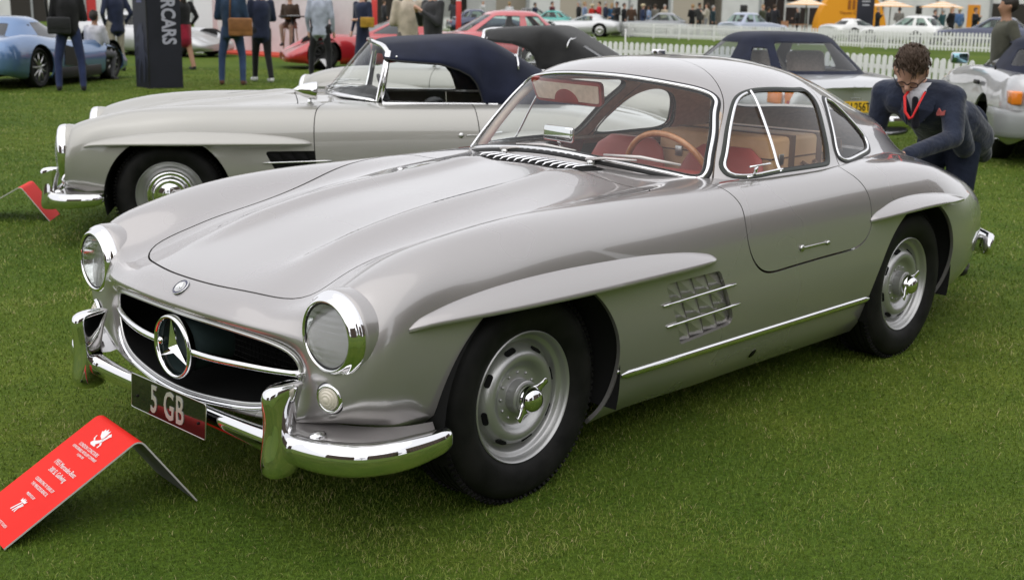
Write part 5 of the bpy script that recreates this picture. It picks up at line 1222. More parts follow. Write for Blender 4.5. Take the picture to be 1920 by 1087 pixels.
    limb((.01, 0, 1.645+dz), (.02, 0, 1.60+dz), .088, .078, 0, .88); limb((.045, 0, 1.58+dz), (.05, 0, 1.56+dz), .055, .045, 0, .9); limb((.095, 0, 1.62+dz), (.108, 0, 1.60+dz), .013, .016, 0)
    for sd in (1, -1): limb((.005, sd*.082, 1.63+dz), (.0, sd*.086, 1.60+dz), .018, .014, 0)
    me = remesh(m, voxel, 3); seg_mats(me, sg); _pm[key] = (me, dz); return _pm[key]
def hair_mesh(style='short'):
    m = MB(); rnd = random.Random(3)
    capsule(m, (-.012, 0, 1.665), (-.02, 0, 1.645), .097, .095, 14, .93)
    if style == 'long': capsule(m, (-.045, 0, 1.62), (-.06, 0, 1.45), .09, .06, 12, .9)
    if style == 'hat': 
        m.lathe([(.0,.02),(.09,.018),(.095,-.04),(.185,-.055),(.185,-.062),(.09,-.05)], 24, Matrix.Translation((.005, 0, 1.735)))
    for i in range(60 if style != 'hat' else 0):
        a = rnd.uniform(0, 2*pi); t = rnd.uniform(0, 1.1); p = Vector((-.015+.097*sin(t)*cos(a), .09*sin(t)*sin(a), 1.66+.097*cos(t)))
        if p.x > .05 and p.z < 1.68: continue
        q = p+Vector((rnd.uniform(-.015, .03), rnd.uniform(-.02, .02), rnd.uniform(0, .015)))
        m.tube([p*.99+Vector((0, 0, .016)), q], [.014, .004], 5)
    return m.mesh('hair')
_hm = {}
def person(label, loc, rz, top, bottom, shoe=(.02, .02, .02), skin=0, hair='dark', arms='down', legs='stand', coat='jacket', sit=False, style='short', group=None, h=1.0, zoff=0):
    me, dz = person_mesh(arms, legs, coat, sit)
    root = empty('person', (loc[0], loc[1], zoff), rz, label, 'person', group); root.scale = (h, h, h)
    o = bpy.data.objects.new('body', me); COL.objects.link(o); o.parent = root
    if len(me.materials) == 0:
        for _ in range(4): me.materials.append(None)
    for i, c in enumerate((SKIN[skin], cloth(top), cloth(bottom), cloth(shoe))): o.material_slots[i].link = 'OBJECT'; o.material_slots[i].material = c
    if style not in _hm: _hm[style] = hair_mesh(style)
    hm = bpy.data.objects.new('hat' if style == 'hat' else 'hair', _hm[style]); COL.objects.link(hm); hm.parent = root; hm.location.z = dz
    if len(_hm[style].materials) == 0: _hm[style].materials.append(None)
    hm.material_slots[0].link = 'OBJECT'; hm.material_slots[0].material = HAIR['straw' if style == 'hat' else hair]
    return root
def away(p): return math.atan2(p[1]-CAM_C[1], p[0]-CAM_C[0])        # facing away from the camera
# ---- the man stooping over the tail of the coupe
def stooping_man():
    root = empty('person', (-4.27, .10, 0), 0, 'man in navy suit and red lanyard stooping over the tail of the coupe', 'person')
    def W(x, y, z): return (x+4.27, y-.10, z)
    V3 = lambda p: Vector(W(*p))
    navy = vary(mat('navy_suit', (.018, .026, .055), .8, 0, .3, sheen=.25), 7, (.010, .014, .030), (.018, .026, .052), bump=.45, bscale=11, dist=.05)
    trous = vary(mat('navy_trousers', (.014, .02, .042), .8, 0, .3), 7, (.008, .011, .024), (.014, .02, .04), bump=.4, bscale=12, dist=.04)
    hc = Vector(W(-3.725, .075, 1.185)); up = Vector((.62, .22, .75)).normalized(); fw = Vector((.70, .17, -.70)).normalized(); fw = (fw-up*fw.dot(up)).normalized(); lf = up.cross(fw)
    H = Matrix(((fw.x, lf.x, up.x, hc.x), (fw.y, lf.y, up.y, hc.y), (fw.z, lf.z, up.z, hc.z), (0, 0, 0, 1))) @ Matrix.Scale(.95, 4)
    h = lambda x, y, z: tuple(H @ Vector((x, y, z)))
    # body: head, neck, trunk, arms, hands in one skin
    m = MB(); capsule(m, h(-.015, 0, .03), h(.0, 0, -.03), .092, .082, 16, .86); capsule(m, h(.025, 0, -.06), h(.042, 0, -.098), .060, .040, 14, .95)
    capsule(m, h(.075, 0, -.02), h(.10, 0, -.042), .011, .016, 8); capsule(m, h(.074, .016, -.078), h(.074, -.016, -.078), .008, .008, 8)
    capsule(m, h(.070, .05, -.02), h(.075, .03, -.005), .012, .012, 8); capsule(m, h(.070, -.05, -.02), h(.075, -.03, -.005), .012, .012, 8)
    for s_ in (1, -1): capsule(m, h(-.01, s_*.083, .01), h(-.005, s_*.086, -.03), .018, .012, 8)
    capsule(m, h(-.03, 0, -.06), W(-3.86, .085, 1.055), .055, .068, 12); capsule(m, W(-3.90, .085, 1.02), W(-4.24, .10, .88), .10, .11, 12)
    hands = []
    arm = {1: [(-3.865,.262,1.045), (-3.76,.335,.845), (-3.47,.225,.765)], -1: [(-3.815,-.115,1.055), (-3.83,-.155,.835), (-3.60,-.04,.765)]}
    for s_ in (1, -1):
        a, b, c = arm[s_]; capsule(m, W(*a), W(*b), .05, .042, 10); capsule(m, W(*b), W(*c), .04, .028, 10)
        d = (V3(c)-V3(b)).normalized(); pc = V3(c)+d*.05; capsule(m, W(*c), tuple(pc), .027, .033, 10, .8)
        sdv = Vector((0, 1, 0)); dn = d.cross(sdv).normalized()
        for k in range(4):
            o_ = sdv*((k-1.5)*.019); L = (.062, .072, .068, .052)[k]; p1 = pc+o_+d*.025; p2 = p1+d*L*.6; p3 = p2+(d*.6+Vector((0, 0, -.7))).normalized()*L*.5
            capsule(m, tuple(p1), tuple(p2), .0095, .0088, 8); capsule(m, tuple(p2), tuple(p3), .0088, .007, 8)
        t0 = pc+sdv*(-s_*.026); capsule(m, tuple(t0), tuple(t0+d*.04+sdv*(-s_*.02)), .011, .009, 8); capsule(m, tuple(t0+d*.04+sdv*(-s_*.02)), tuple(t0+d*.07+sdv*(-s_*.018)+Vector((0, 0, -.01))), .009, .007, 8)
    for s_ in (1, -1): capsule(m, W(-4.25, .10+s_*.09, .86), W(-4.20, .10+s_*.10, .47), .07, .055, 10); capsule(m, W(-4.20, .10+s_*.10, .47), W(-4.30, .10+s_*.10, .08), .052, .04, 10)
    link('body', remesh(m, .0085, 3), SKIN[0], root)
    # trousers, shoes
    m = MB(); capsule(m, W(-4.22, .04, .89), W(-4.27, .16, .87), .135, .135)
    for s_ in (1, -1): capsule(m, W(-4.25, .10+s_*.085, .87), W(-4.19, .10+s_*.105, .47), .105, .078); capsule(m, W(-4.19, .10+s_*.105, .47), W(-4.30, .10+s_*.105, .10), .076, .062)
    link('trousers', remesh(m, .016, 4), trous, root)
    for s_ in (1, -1):
        m = MB(); capsule(m, W(-4.33, .10+s_*.105, .05), W(-4.12, .10+s_*.115, .042), .048, .036); link('shoe', remesh(m, .012, 2), cloth((.02, .014, .01), .4), root)
    # jacket: back, chest, arms, skirts
    m = MB()
    capsule(m, W(-3.87, .18, 1.035), W(-3.83, -.02, 1.04), .108, .106); capsule(m, W(-3.90, .085, 1.005), W(-4.20, .10, .88), .138, .140, 16, 1.22)
    capsule(m, W(-4.16, .17, .90), W(-4.33, .20, .80), .13, .115); capsule(m, W(-4.15, .03, .90), W(-4.33, .0, .80), .13, .115)
    capsule(m, W(-4.30, .20, .84), W(-4.44, .215, .70), .10, .055); capsule(m, W(-4.30, .03, .84), W(-4.40, -.02, .70), .10, .055); capsule(m, W(-4.38, .20, .75), W(-4.38, .0, .75), .07, .07)
    capsule(m, W(-3.94, .235, .95), W(-4.10, .25, .76), .075, .06)
    for s_ in (1, -1):
        a, b, c = arm[s_]; capsule(m, W(*a), W(*b), .070, .056); capsule(m, W(*b), W(*c), .054, .042)
        capsule(m, W(*a), W(-3.85, .08, 1.06), .075, .09)
    jk = link('jacket', remesh(m, .012, 5), navy, root)
    # shirt front, collar, lapels, lanyard, pocket square
    m = MB(); capsule(m, W(-3.762, .10, 1.06), W(-3.80, .115, .95), .050, .040, 12); link('shirt', remesh(m, .010, 2), cloth((.62, .62, .66), .7), root)
    for s_ in (1, -1):
        c_ = MB(); p0 = Vector(W(-3.78, .095, 1.075)); c_.add([p0+Vector((.02, s_*.012, .045)), p0+Vector((-.03, s_*.062, .05)), p0+Vector((.005, s_*.062, .0)), p0+Vector((.055, s_*.022, -.015))], [(0, 1, 2, 3)]); o = c_.build('collar', cloth((.66, .66, .70), .7), root); md = o.modifiers.new('s', 'SOLIDIFY'); md.thickness = .006
        l = MB(); q = Vector(W(-3.76, .10, 1.04)); l.add([q+Vector((.01, s_*.055, .045)), q+Vector((-.015, s_*.115, .01)), q+Vector((.0, s_*.105, -.065)), q+Vector((.012, s_*.035, -.145)), q+Vector((.042, s_*.045, -.05))], [(0, 1, 2, 3, 4)]); o = l.build('lapel', navy, root); md = o.modifiers.new('s', 'SOLIDIFY'); md.thickness = .008
    red = mat('lanyard_red', (.75, .03, .03), .6); l = MB(); q = Vector(W(-3.70, .115, 1.02))
    l.tube([q+Vector((-.02, .055, .06)), q+Vector((.018, .045, .0)), q+Vector((.012, .012, -.075)), q+Vector((.012, -.005, -.085)), q+Vector((.018, -.03, -.05)), q+Vector((.01, -.045, .03)), q+Vector((-.02, -.04, .06))], .0085, 6, flat=.4); l.build('lanyard', red, root)
    t = MB(); capsule(t, W(-3.725, .115, 1.04), W(-3.745, .12, .90), .018, .026, 8); link('tie', remesh(t, .008, 1), cloth((.01, .01, .015)), root)
    s_ = MB(); q = Vector(W(-3.765, .225, .955)); s_.add([q, q+Vector((.02, .05, .006)), q+Vector((.022, .055, .034)), q+Vector((.012, .030, .022)), q+Vector((.01, .014, .042)), q+Vector((-.004, -.004, .016))], [(0, 1, 2, 3), (0, 3, 4, 5)]); o = s_.build('pocket_square', cloth((.42, .10, .09)), root); md = o.modifiers.new('s', 'SOLIDIFY'); md.thickness = .006
    # glasses
    g = MB()
    for y in (.033, -.033): g.tube([h(.088, y+.026*cos(a), -.022+.020*sin(a)) for a in np.linspace(0, 2*pi, 18, endpoint=False)], .0026, 6, closed=True)
    g.tube([h(.09, .008, -.018), h(.094, 0, -.015), h(.09, -.008, -.018)], .0025, 6)
    for y in (1, -1): g.tube([h(.088, y*.059, -.018), h(.04, y*.088, -.012), h(-.02, y*.094, -.005)], .0025, 6)
    gl = g.build('glasses', M['inkblack'], root); gl['kind'] = 'stuff'
    # hair: tufts combed over the crown
    m = MB(); rnd = random.Random(11); capsule(m, h(-.03, 0, .045), h(-.025, 0, .03), .097, .096, 16, .90)
    base = remesh(m, .012, 2); link('hair', base, HAIR['brown'], root)
    t = MB()
    for i in range(800):
        a = rnd.uniform(0, 2*pi); th = abs(rnd.gauss(0, .75)); th = min(th, 1.75)
        n_ = Vector((sin(th)*cos(a), sin(th)*sin(a), cos(th)))
        if n_.x > .35 and n_.z < .28: continue
        if n_.z < -.1 and n_.x > -.2: continue
        p = Vector((-.028, 0, .04))+Vector((n_.x*.096, n_.y*.088, n_.z*.096))
        flow = Vector((1.0+rnd.uniform(-.25, .25), .35+rnd.uniform(-.3, .3), rnd.uniform(-.15, .35)))
        if n_.z < .35: flow = Vector((.25, rnd.uniform(-.2, .2), -1.0))
        flow = (flow-n_*flow.dot(n_)*.8).normalized(); L = rnd.uniform(.045, .085)*(1 if n_.z > .35 else .6)
        q1 = p+flow*L*.5+n_*rnd.uniform(.008, .020); q2 = p+flow*L+n_*rnd.uniform(-.008, .016)
        t.tube([h(*(p-n_*.006)), h(*q1), h(*q2)], [.0050, .0040, .0008], 4)
    ho = t.build('hair_tufts', HAIR['brown'], root); ho['kind'] = 'stuff'
    return root
stooping_man()
def bag(name, label, loc, rz, dims, color, strap=None, cat='bag'):
    t = empty(name, loc, rz, label, cat); a, b, c = dims; m = MB(); m.box((0, 0, c/2), (a, b, c), None, min(a, c)*.22); m.build('pouch', cloth(color, .6), t)
    m = MB(); m.box((a*.5, 0, c*.62), (.012, b*.96, c*.62), None, .004); m.build('flap', cloth(tuple(x*.9 for x in color), .6), t)
    if strap: m = MB(); m.tube([tuple(p) for p in strap], .016, 6, flat=.35); m.build('strap', cloth(tuple(x*.6 for x in color), .6), t)
    return t
JEANS = (.03, .05, .10); NAVY = (.018, .024, .05); BLK = (.012, .012, .013)
# ---- people standing on the lawn behind the roadsters
p = on_ground((136, 171)); person('person in black top and jeans seen from behind, black shoulder bag at the hip', p, away(p), BLK, (.022, .032, .085), arms='front', legs='apart', coat='shirt', h=1.04)
bag('shoulder_bag', 'black shoulder bag hanging on the person in jeans by the blue car', tuple(p+np.array([.19, .06, .92])), away(p)+pi, (.13, .36, .27), (.02, .021, .022), [(.0, -.16, .26), (-.05, -.2, .62), (-.08, .05, .70)])
p = on_ground((222, 134)); person('person in dark navy jacket and beige trousers behind the blue car', p, away(p)+.4, NAVY, (.30, .27, .21), arms='pocket', h=1.05)
p = on_ground((347, 131)); person('person in black top and short red skirt walking behind the dark tower sign', p, away(p)+.5, BLK, (.24, .012, .03), coat='skirt', legs='walk', skin=1, arms='pocket', style='long')
p = on_ground((438, 160)); person('man in dark denim jacket and jeans, tan satchel at his side', p, away(p)-.15, (.022, .045, .085), (.035, .060, .13), (.12, .055, .035), arms='front', legs='apart', coat='jacket', h=1.07)
bag('satchel', 'tan leather satchel hanging at the side of the man in denim', tuple(p+np.array([.0, .28, .88])), away(p)+pi, (.12, .42, .32), (.26, .115, .04), [(.0, -.18, .30), (-.08, -.16, .70), (-.14, .10, .80)])
p = on_ground((493, 154)); person('person in dark navy suit with white shoes beside the man in denim', p, away(p)+.3, NAVY, BLK, (.7, .7, .7), arms='front', legs='walk', h=1.04)
p = on_ground((602, 144)); person('man in pale grey blazer and black trousers standing on the lawn', p, away(p)-.25, (.36, .39, .46), BLK, arms='down', legs='apart', h=1.06)
p = on_ground((681, 136)); person('woman in long navy dress holding a yellow handbag', p, away(p)+2.4, NAVY, NAVY, coat='dress', arms=('front', 'down'), style='long', hair='brown', h=1.04)
q = p+np.array([.10, .28, .98]); bag('handbag', 'small yellow handbag held by the woman in the navy dress', tuple(q), away(p)+pi, (.10, .30, .22), (.42, .24, .03))
for px, dpt, lab, c1, c2, kw in (((765, 40), 19.5, 'man in beige raincoat standing behind the navy topped roadster', (.50, .43, .34), (.10, .09, .08), dict(coat='coat', arms='front', hair='grey')), ((812, 40), 19.0, 'man in charcoal coat beside the man in the beige raincoat', (.035, .035, .037), BLK, dict(coat='coat', arms='phone', hair='fair'))):
    q = at_depth(px, dpt); person(lab, q, away(q)+(.35 if px[0] < 790 else 2.2), c1, c2, h=1.06, **kw)
q = at_depth((1888, 40), 13.3); person('young man in olive jacket standing behind the silver convertible', q, away(q)+1.9, (.075, .075, .055), (.03, .03, .035), skin=1, hair='dark', arms='pocket', h=.975)
q = at_depth((177, 50), 22.5); person('person in white shirt and dark waistcoat sitting low beside the blue car', q, away(q)-.6, (.5, .5, .53), (.10, .10, .11), sit=True, arms='phone', skin=1, h=.92, zoff=-.1)
# ------------------------------------------------------------------ lawn
def lawn_mat():
    m = mat('lawn', (.05, .09, .02), .9, 0, .15); N, L, b = nodes(m); tc = N.new('ShaderNodeTexCoord')
    def noise_(sc, det=5, r=.55):
        n = N.new('ShaderNodeTexNoise'); n.inputs['Scale'].default_value = sc; n.inputs['Detail'].default_value = det; n.inputs['Roughness'].default_value = r; L.new(tc.outputs['Object'], n.inputs['Vector']); return n
    n1, n2, n3 = noise_(.35), noise_(3.5), noise_(60, 3, .7)
    r1 = N.new('ShaderNodeValToRGB'); r1.color_ramp.elements[0].position = .3; r1.color_ramp.elements[1].position = .7
    r1.color_ramp.elements[0].color = (.066, .112, .012, 1); r1.color_ramp.elements[1].color = (.108, .152, .020, 1); L.new(n2.outputs['Fac'], r1.inputs[0])  # ramp darkened so the colour carries the blades' shade on each other
    r2 = N.new('ShaderNodeValToRGB'); r2.color_ramp.elements[0].position = .42; r2.color_ramp.elements[1].position = .66
    r2.color_ramp.elements[0].color = (.75, .85, .75, 1); r2.color_ramp.elements[1].color = (1.2, 1.12, 1.05, 1); L.new(n1.outputs['Fac'], r2.inputs[0])
    mx_ = N.new('ShaderNodeMix'); mx_.data_type = 'RGBA'; mx_.blend_type = 'MULTIPLY'; mx_.inputs[0].default_value = 1; L.new(r1.outputs[0], mx_.inputs[6]); L.new(r2.outputs[0], mx_.inputs[7])
    r3 = N.new('ShaderNodeValToRGB'); r3.color_ramp.elements[0].position = .35; r3.color_ramp.elements[1].position = .7; r3.color_ramp.elements[0].color = (.6, .6, .6, 1); r3.color_ramp.elements[1].color = (1.4, 1.4, 1.3, 1); L.new(n3.outputs['Fac'], r3.inputs[0])
    m2 = N.new('ShaderNodeMix'); m2.data_type = 'RGBA'; m2.blend_type = 'MULTIPLY'; m2.inputs[0].default_value = 1; L.new(mx_.outputs[2], m2.inputs[6]); L.new(r3.outputs[0], m2.inputs[7]); L.new(m2.outputs[2], b.inputs['Base Color'])
    bp = N.new('ShaderNodeBump'); bp.inputs['Strength'].default_value = .6; bp.inputs['Distance'].default_value = .03; L.new(n3.outputs['Fac'], bp.inputs['Height']); L.new(bp.outputs[0], b.inputs['Normal'])
    return m
g = MB(); g.add([(-600, -600, 0), (600, -600, 0), (600, 600, 0), (-600, 600, 0)], [(0, 1, 2, 3)]); tag(g.build('lawn', lawn_mat()), kind='structure')
def blade_mat():
    m = mat('grass_blade', (.06, .11, .02), .55, 0, .3); N, L, b = nodes(m)
    a = N.new('ShaderNodeAttribute'); a.attribute_name = 'tint'
    r = N.new('ShaderNodeValToRGB'); e = r.color_ramp.elements; e[0].position = 0; e[0].color = (.062, .118, .010, 1); e[1].position = 1; e[1].color = (.40, .33, .17, 1)
    for p, c in ((.35, (.112, .172, .017)), (.68, (.182, .240, .034)), (.84, (.255, .290, .060)), (.93, (.34, .32, .13))): k = e.new(p); k.color = (*c, 1)
    L.new(a.outputs['Fac'], r.inputs[0]); L.new(r.outputs[0], b.inputs['Base Color'])
    b.inputs['Subsurface Weight'].default_value = 0
    return m
def grass(name, label, region, n, hmin, hmax, wmin, wmax, seed, per=3):
    """blades of real geometry: each a bent three-sided strip"""
    rs = np.random.RandomState(seed)
    xy = region(rs, n); n = len(xy)
    h = rs.uniform(hmin, hmax, n)*rs.uniform(.6, 1, n); w = rs.uniform(wmin, wmax, n); dist = np.linalg.norm(xy-CAM_C[:2], axis=1); w = w*np.clip(dist, 1.7, 30)*.62; h = h*(1+.02*np.clip(dist, 0, 12)); a = rs.uniform(0, 2*pi, n); lean = rs.uniform(.3, 1.7, n); la = rs.uniform(0, 2*pi, n)
    # patches: worn yellowish and thin areas
    px = np.array([noise.noise((x*1.3, y*1.3, 0)) for x, y in xy[::1]]) if n < 60000 else None
    if px is None:
        gx, gy = np.meshgrid(np.linspace(xy[:, 0].min(), xy[:, 0].max(), 120), np.linspace(xy[:, 1].min(), xy[:, 1].max(), 120), indexing='ij')
        gv = np.array([noise.noise((x*1.6, y*1.6, 0))+.6*noise.noise((x*5, y*5, 3)) for x, y in zip(gx.ravel(), gy.ravel())]).reshape(120, 120)
        ix = np.clip(((xy[:, 0]-gx[0, 0])/(gx[-1, 0]-gx[0, 0])*119).astype(int), 0, 119); iy = np.clip(((xy[:, 1]-gy[0, 0])/(gy[0, -1]-gy[0, 0])*119).astype(int), 0, 119); px = gv[ix, iy]
    tint = np.clip(rs.beta(2.0, 3.0, n)*.85+.03+.42*px, 0, .88); dry = rs.rand(n) < (.05+.16*np.clip(px-.05, 0, 1)); tint[dry] = rs.uniform(.84, 1.0, dry.sum()); lean[dry] *= 1.5
    h *= 1+.3*px
    B = np.stack([xy[:, 0], xy[:, 1], np.zeros(n)], 1); S_ = np.stack([np.cos(a), np.sin(a), np.zeros(n)], 1)*w[:, None]/2; D = np.stack([np.cos(la), np.sin(la), np.zeros(n)], 1)
    m1 = B+D*(h*lean*.25)[:, None]+np.array([0, 0, 1])*(h*.6)[:, None]; t = B+D*(h*lean*.75)[:, None]+np.array([0, 0, 1])*(h*(1-.25*np.minimum(lean, 1.4)))[:, None]
    V = np.stack([B-S_, B+S_, m1+S_*.75, m1-S_*.75, t], 1).reshape(-1, 3).astype(np.float32)
    me = bpy.data.meshes.new(name); i = np.arange(n)*5
    me.vertices.add(n*5); me.vertices.foreach_set('co', V.ravel())
    loops = np.stack([i, i+1, i+2, i+3, i+3, i+2, i+4], 1).ravel().astype(np.int32); me.loops.add(len(loops)); me.loops.foreach_set('vertex_index', loops)
    me.polygons.add(2*n); ls = np.stack([np.arange(n)*7, np.arange(n)*7+4], 1).ravel().astype(np.int32); me.polygons.foreach_set('loop_start', ls)
    me.update(calc_edges=True); at_ = me.attributes.new('tint', 'FLOAT', 'POINT'); at_.data.foreach_set('value', np.repeat(tint, 5).astype(np.float32))
    o = link(name, me, M['blade']); return tag(o, label, 'grass', kind='stuff')
M['blade'] = blade_mat()
def view_wedge(dmin, dmax, margin=90):
    """lawn points spread over the ground in front of the camera, thinning out with distance"""
    def f(rs, n):
        dd = dmin*(dmax/dmin)**rs.rand(n); fw = CAM_FW[:2]/np.linalg.norm(CAM_FW[:2])
        return CAM_C[:2]+dd[:, None]*fw+CAM_RT[:2]*(rs.uniform(-1, 1, n)*(.45*dd+margin))[:, None]
    return f
grass('grass', 'short mown green grass of the lawn', view_wedge(1.7, 28, .7), 800000, .008, .021, .00045, .0010, 1)
# ------------------------------------------------------------------ folded red signs
M['signred'] = vary(mat('red_board', (.76, .020, .012), .5, 0, .15), 2, (.74, .018, .011), (.80, .023, .013))
M['signprint'] = mat('white_print', (.80, .76, .76), .5)
M['boardedge'] = mat('board_edge', (.62, .60, .58), .6)
def fold_board(name, label, ridge0, ridge1, foot0, foot1, back0, back1, red, lines=None, thick=.005, marks=True):
    """bent board: a printed sloping face and a leaning back leg"""
    t = empty(name, (0, 0, 0), 0, label, 'sign'); r0, r1, f0, f1, b0, b1 = (Vector(v) for v in (ridge0, ridge1, foot0, foot1, back0, back1))
    c = (f0+f1+b0+b1)/4; c.z = 0; t.location = c
    r0, r1, f0, f1, b0, b1 = (v-c for v in (r0, r1, f0, f1, b0, b1)); ns = 10
    def sheet(off):
        L = []
        for a, b, d in ((f0, r0, b0), (f1, r1, b1)):
            u = (a-b).normalized(); w = (d-b).normalized(); R_ = .028; q = [a]; p0 = b+u*R_; p2 = b+w*R_
            for k in range(ns+1): s_ = k/ns; q.append((1-s_)**2*p0+2*s_*(1-s_)*b+s_*s_*p2)
            q.append(d); L.append(q)
        n = len(L[0]); out = []
        for k in range(n):
            tn = (L[0][min(k+1, n-1)]-L[0][max(k-1, 0)]).normalized(); ax = (L[1][k]-L[0][k]).normalized(); nn = tn.cross(ax).normalized()
            if nn.dot(Vector((0, 0, 1))+((L[0][k]-(f0+b0)/2))*2) < 0: nn = -nn
            out.append((L[0][k]+nn*off, L[1][k]+nn*off))
        return out
    o_, i_ = sheet(thick/2), sheet(-thick/2); n = len(o_)
    m = MB(); V = [v for k in range(n) for v in (o_[k][0], o_[k][1], i_[k][1], i_[k][0])]
    for k in range(n-1):
        a, b = 4*k, 4*k+4
        m.mi = 0; m.add([V[a], V[a+1], V[b+1], V[b]], [(0, 1, 2, 3)], False)
        m.mi = 1; m.add([V[a+2], V[a+3], V[b+3], V[b+2]], [(0, 1, 2, 3)], False); m.mi = 2
        m.add([V[a+1], V[a+2], V[b+2], V[b+1]], [(0, 1, 2, 3)], False); m.add([V[a+3], V[a], V[b], V[b+3]], [(0, 1, 2, 3)], False)
    m.mi = 2; m.add(V[0:4], [(0, 1, 2, 3)]); m.add(V[-4:], [(3, 2, 1, 0)])
    me = bpy.data.meshes.new('board'); me.from_pydata(m.V, [], m.F); me.polygons.foreach_set('material_index', m.M)
    bm = bmesh.new(); bm.from_mesh(me); bmesh.ops.remove_doubles(bm, verts=bm.verts, dist=1e-5); bmesh.ops.recalc_face_normals(bm, faces=bm.faces); bm.to_mesh(me); bm.free()
    link('board', me, [red, M['boardback'], M['boardedge']], t)
    if lines:
        dn = (f0-r0).normalized(); ax = (r1-r0).normalized(); nn = dn.cross(ax).normalized()
        if nn.z < 0: nn = -nn
        wd_ = (r1-r0).length
        for txt, along, size, sx, shr in lines:
            pc = (r0+r1)/2+dn*along+nn*(thick/2+.0012); A = Matrix(((ax.x, -dn.x, nn.x, pc.x), (ax.y, -dn.y, nn.y, pc.y), (ax.z, -dn.z, nn.z, pc.z), (0, 0, 0, 1)))
            if isinstance(txt, str): text_obj('lettering', txt, size, A, M['signprint'], t, sx=sx, shear=shr, ext=.0003)
            else:
                e = MB()
                for poly in txt: e.prism([(x*size, y*size) for x, y in poly], -.0003, .0004, A)
                e.build('emblem', M['signprint'], t)
    return t
M['boardback'] = vary(mat('board_back', (.16, .16, .15), .5, 0, .4), 4, (.13, .13, .125), (.20, .20, .19))
GRIFFIN = [[(-.50,-.42),(-.34,-.50),(.10,-.50),(.12,-.42),(.0,-.38),(.16,-.22),(.22,-.02),(.10,.06),(-.04,-.10),(-.22,-.20),(-.40,-.24)], [(.10,-.02),(.20,.20),(.16,.36),(.26,.48),(.36,.42),(.48,.36),(.40,.28),(.32,.10),(.26,-.10)], [(-.04,.0),(-.34,.10),(-.62,.34),(-.50,.36),(-.52,.52),(-.36,.44),(-.30,.60),(-.16,.46),(.0,.56),(.06,.30),(.08,.10)], [(.20,-.20),(.36,-.30),(.34,-.46),(.44,-.46),(.46,-.26),(.28,-.10)], [(-.42,-.26),(-.60,-.18),(-.66,.02),(-.60,.04),(-.54,-.12),(-.40,-.18)]]
CREST = [[(-.42,-.40),(-.30,-.42),(-.10,.0),(.06,.30),(-.06,.32),(-.22,.02)], [(-.10,-.42),(.02,-.44),(.14,-.06),(.30,.22),(.18,.28),(.02,-.04)], [(.20,-.40),(.30,-.42),(.26,-.10),(.46,.20),(.34,.22),(.16,-.08)], [(-.34,.30),(.34,.30),(.40,.52),(.22,.42),(.10,.58),(0,.42),(-.10,.58),(-.22,.42),(-.40,.52)]]
# corner points measured on the lawn
def gp(px): return tuple(on_ground(px))
LINES = [(GRIFFIN, .075, .062, 1, 0), ('LONDON CONCOURS', .122, .017, .80, 0), ('HONOURABLE ARTILLERY COMPANY', .138, .0135, .78, 0), ('3-5 JUNE 2025', .152, .010, .8, 0), ('1955 Mercedes-Benz', .206, .024, .80, .08), ('300 SL Gullwing', .233, .024, .80, .08), ('CELEBRATING 70 YEARS OF', .278, .015, .78, 0), ('THE MERCEDES-BENZ SL', .296, .015, .78, 0), ('PRESENTED BY', .326, .012, .8, 0), (CREST, .368, .048, 1, 0), ('PLEASE DO NOT TOUCH', .432, .013, .8, 0)]
LINES = [(t, a-.01, s, x, k) for t, a, s, x, k in LINES]
fold_board('folded_sign', 'bent red display board with white print standing before the coupe', (.873,-.220,.239), (.906,.073,.239), (1.272,-.262,.008), (1.305,.030,.008), (.704,-.203,.004), (.737,.090,.004), M['signred'], LINES)
fold_board('folded_sign', 'bent red display board in front of the navy topped roadster', (-1.169,-5.141,.24), (-.976,-4.90,.24), (-.87,-5.42,.006), (-.68,-5.18,.006), (-1.284,-4.993,.004), (-1.106,-4.775,.004), M['signred'])
p = on_ground((612, 133)); fold_board('folded_sign', 'white bent display board on the grass before the red sports car', (p[0]-.1, p[1]-.2, .26), (p[0]+.15, p[1]-.05, .26), (p[0]+.05, p[1]-.45, .004), (p[0]+.3, p[1]-.30, .004), (p[0]-.22, p[1]+.0, .004), (p[0]+.03, p[1]+.15, .004), M['white'])
# tail pipe of the coupe
m = MB(); m.tube([(-2.9, .45, .20), (-3.3, .47, .185), (-3.63, .50, .165)], .024, 14); m.build('exhaust_pipe', M['alu'], hero)
m = MB(); m.tube([(-3.60, .498, .166), (-3.655, .503, .164)], [.029, .031], 14); m.lathe([(0,0),(.026,0)], 16, frame((-3.657, .5035, .164), (-1, 0, -.05))); m.build('exhaust_tip', M['darkmetal'], hero)
# ------------------------------------------------------------------ dark tower sign
c0 = on_ground((281, 167)); tw = empty('tower_sign', (0, 0, 0), 0, 'tall dark navy tower sign lettered SUPERCARS with a faint horse emblem', 'sign')
e1 = np.array([CAM_RT[0], CAM_RT[1]]); e1 /= np.linalg.norm(e1); e2 = np.array([-CAM_FW[0], -CAM_FW[1]]); e2 /= np.linalg.norm(e2)
dr = (e1*.80-e2*.60); dl = (-e1*.62-e2*.78); sz = .60; cen = np.array(c0[:2])+(dr+dl)*sz/2; tw.location = (cen[0], cen[1], 0)
M['tower'] = vary(mat('tower_navy', (.016, .017, .026), .55, 0, .4), 1.5, (.013, .014, .021), (.02, .021, .032))
pr = np.array([np.array(c0[:2]), np.array(c0[:2])+dr*sz, np.array(c0[:2])+(dr+dl)*sz, np.array(c0[:2])+dl*sz])-cen
m = MB(); m.prism([tuple(q) for q in pr], .0, 2.6); m.build('column', M['tower'], tw)
m = MB(); m.box((pr[0][0], pr[0][1], 1.3), (.02, .02, 2.6)); m.build('corner_bead', M['darkmetal'], tw)
nr = np.array([dr[1], -dr[0]]); nr = nr if nr @ e2 > 0 else -nr; nl = np.array([dl[1], -dl[0]]); nl = nl if nl @ e2 > 0 else -nl
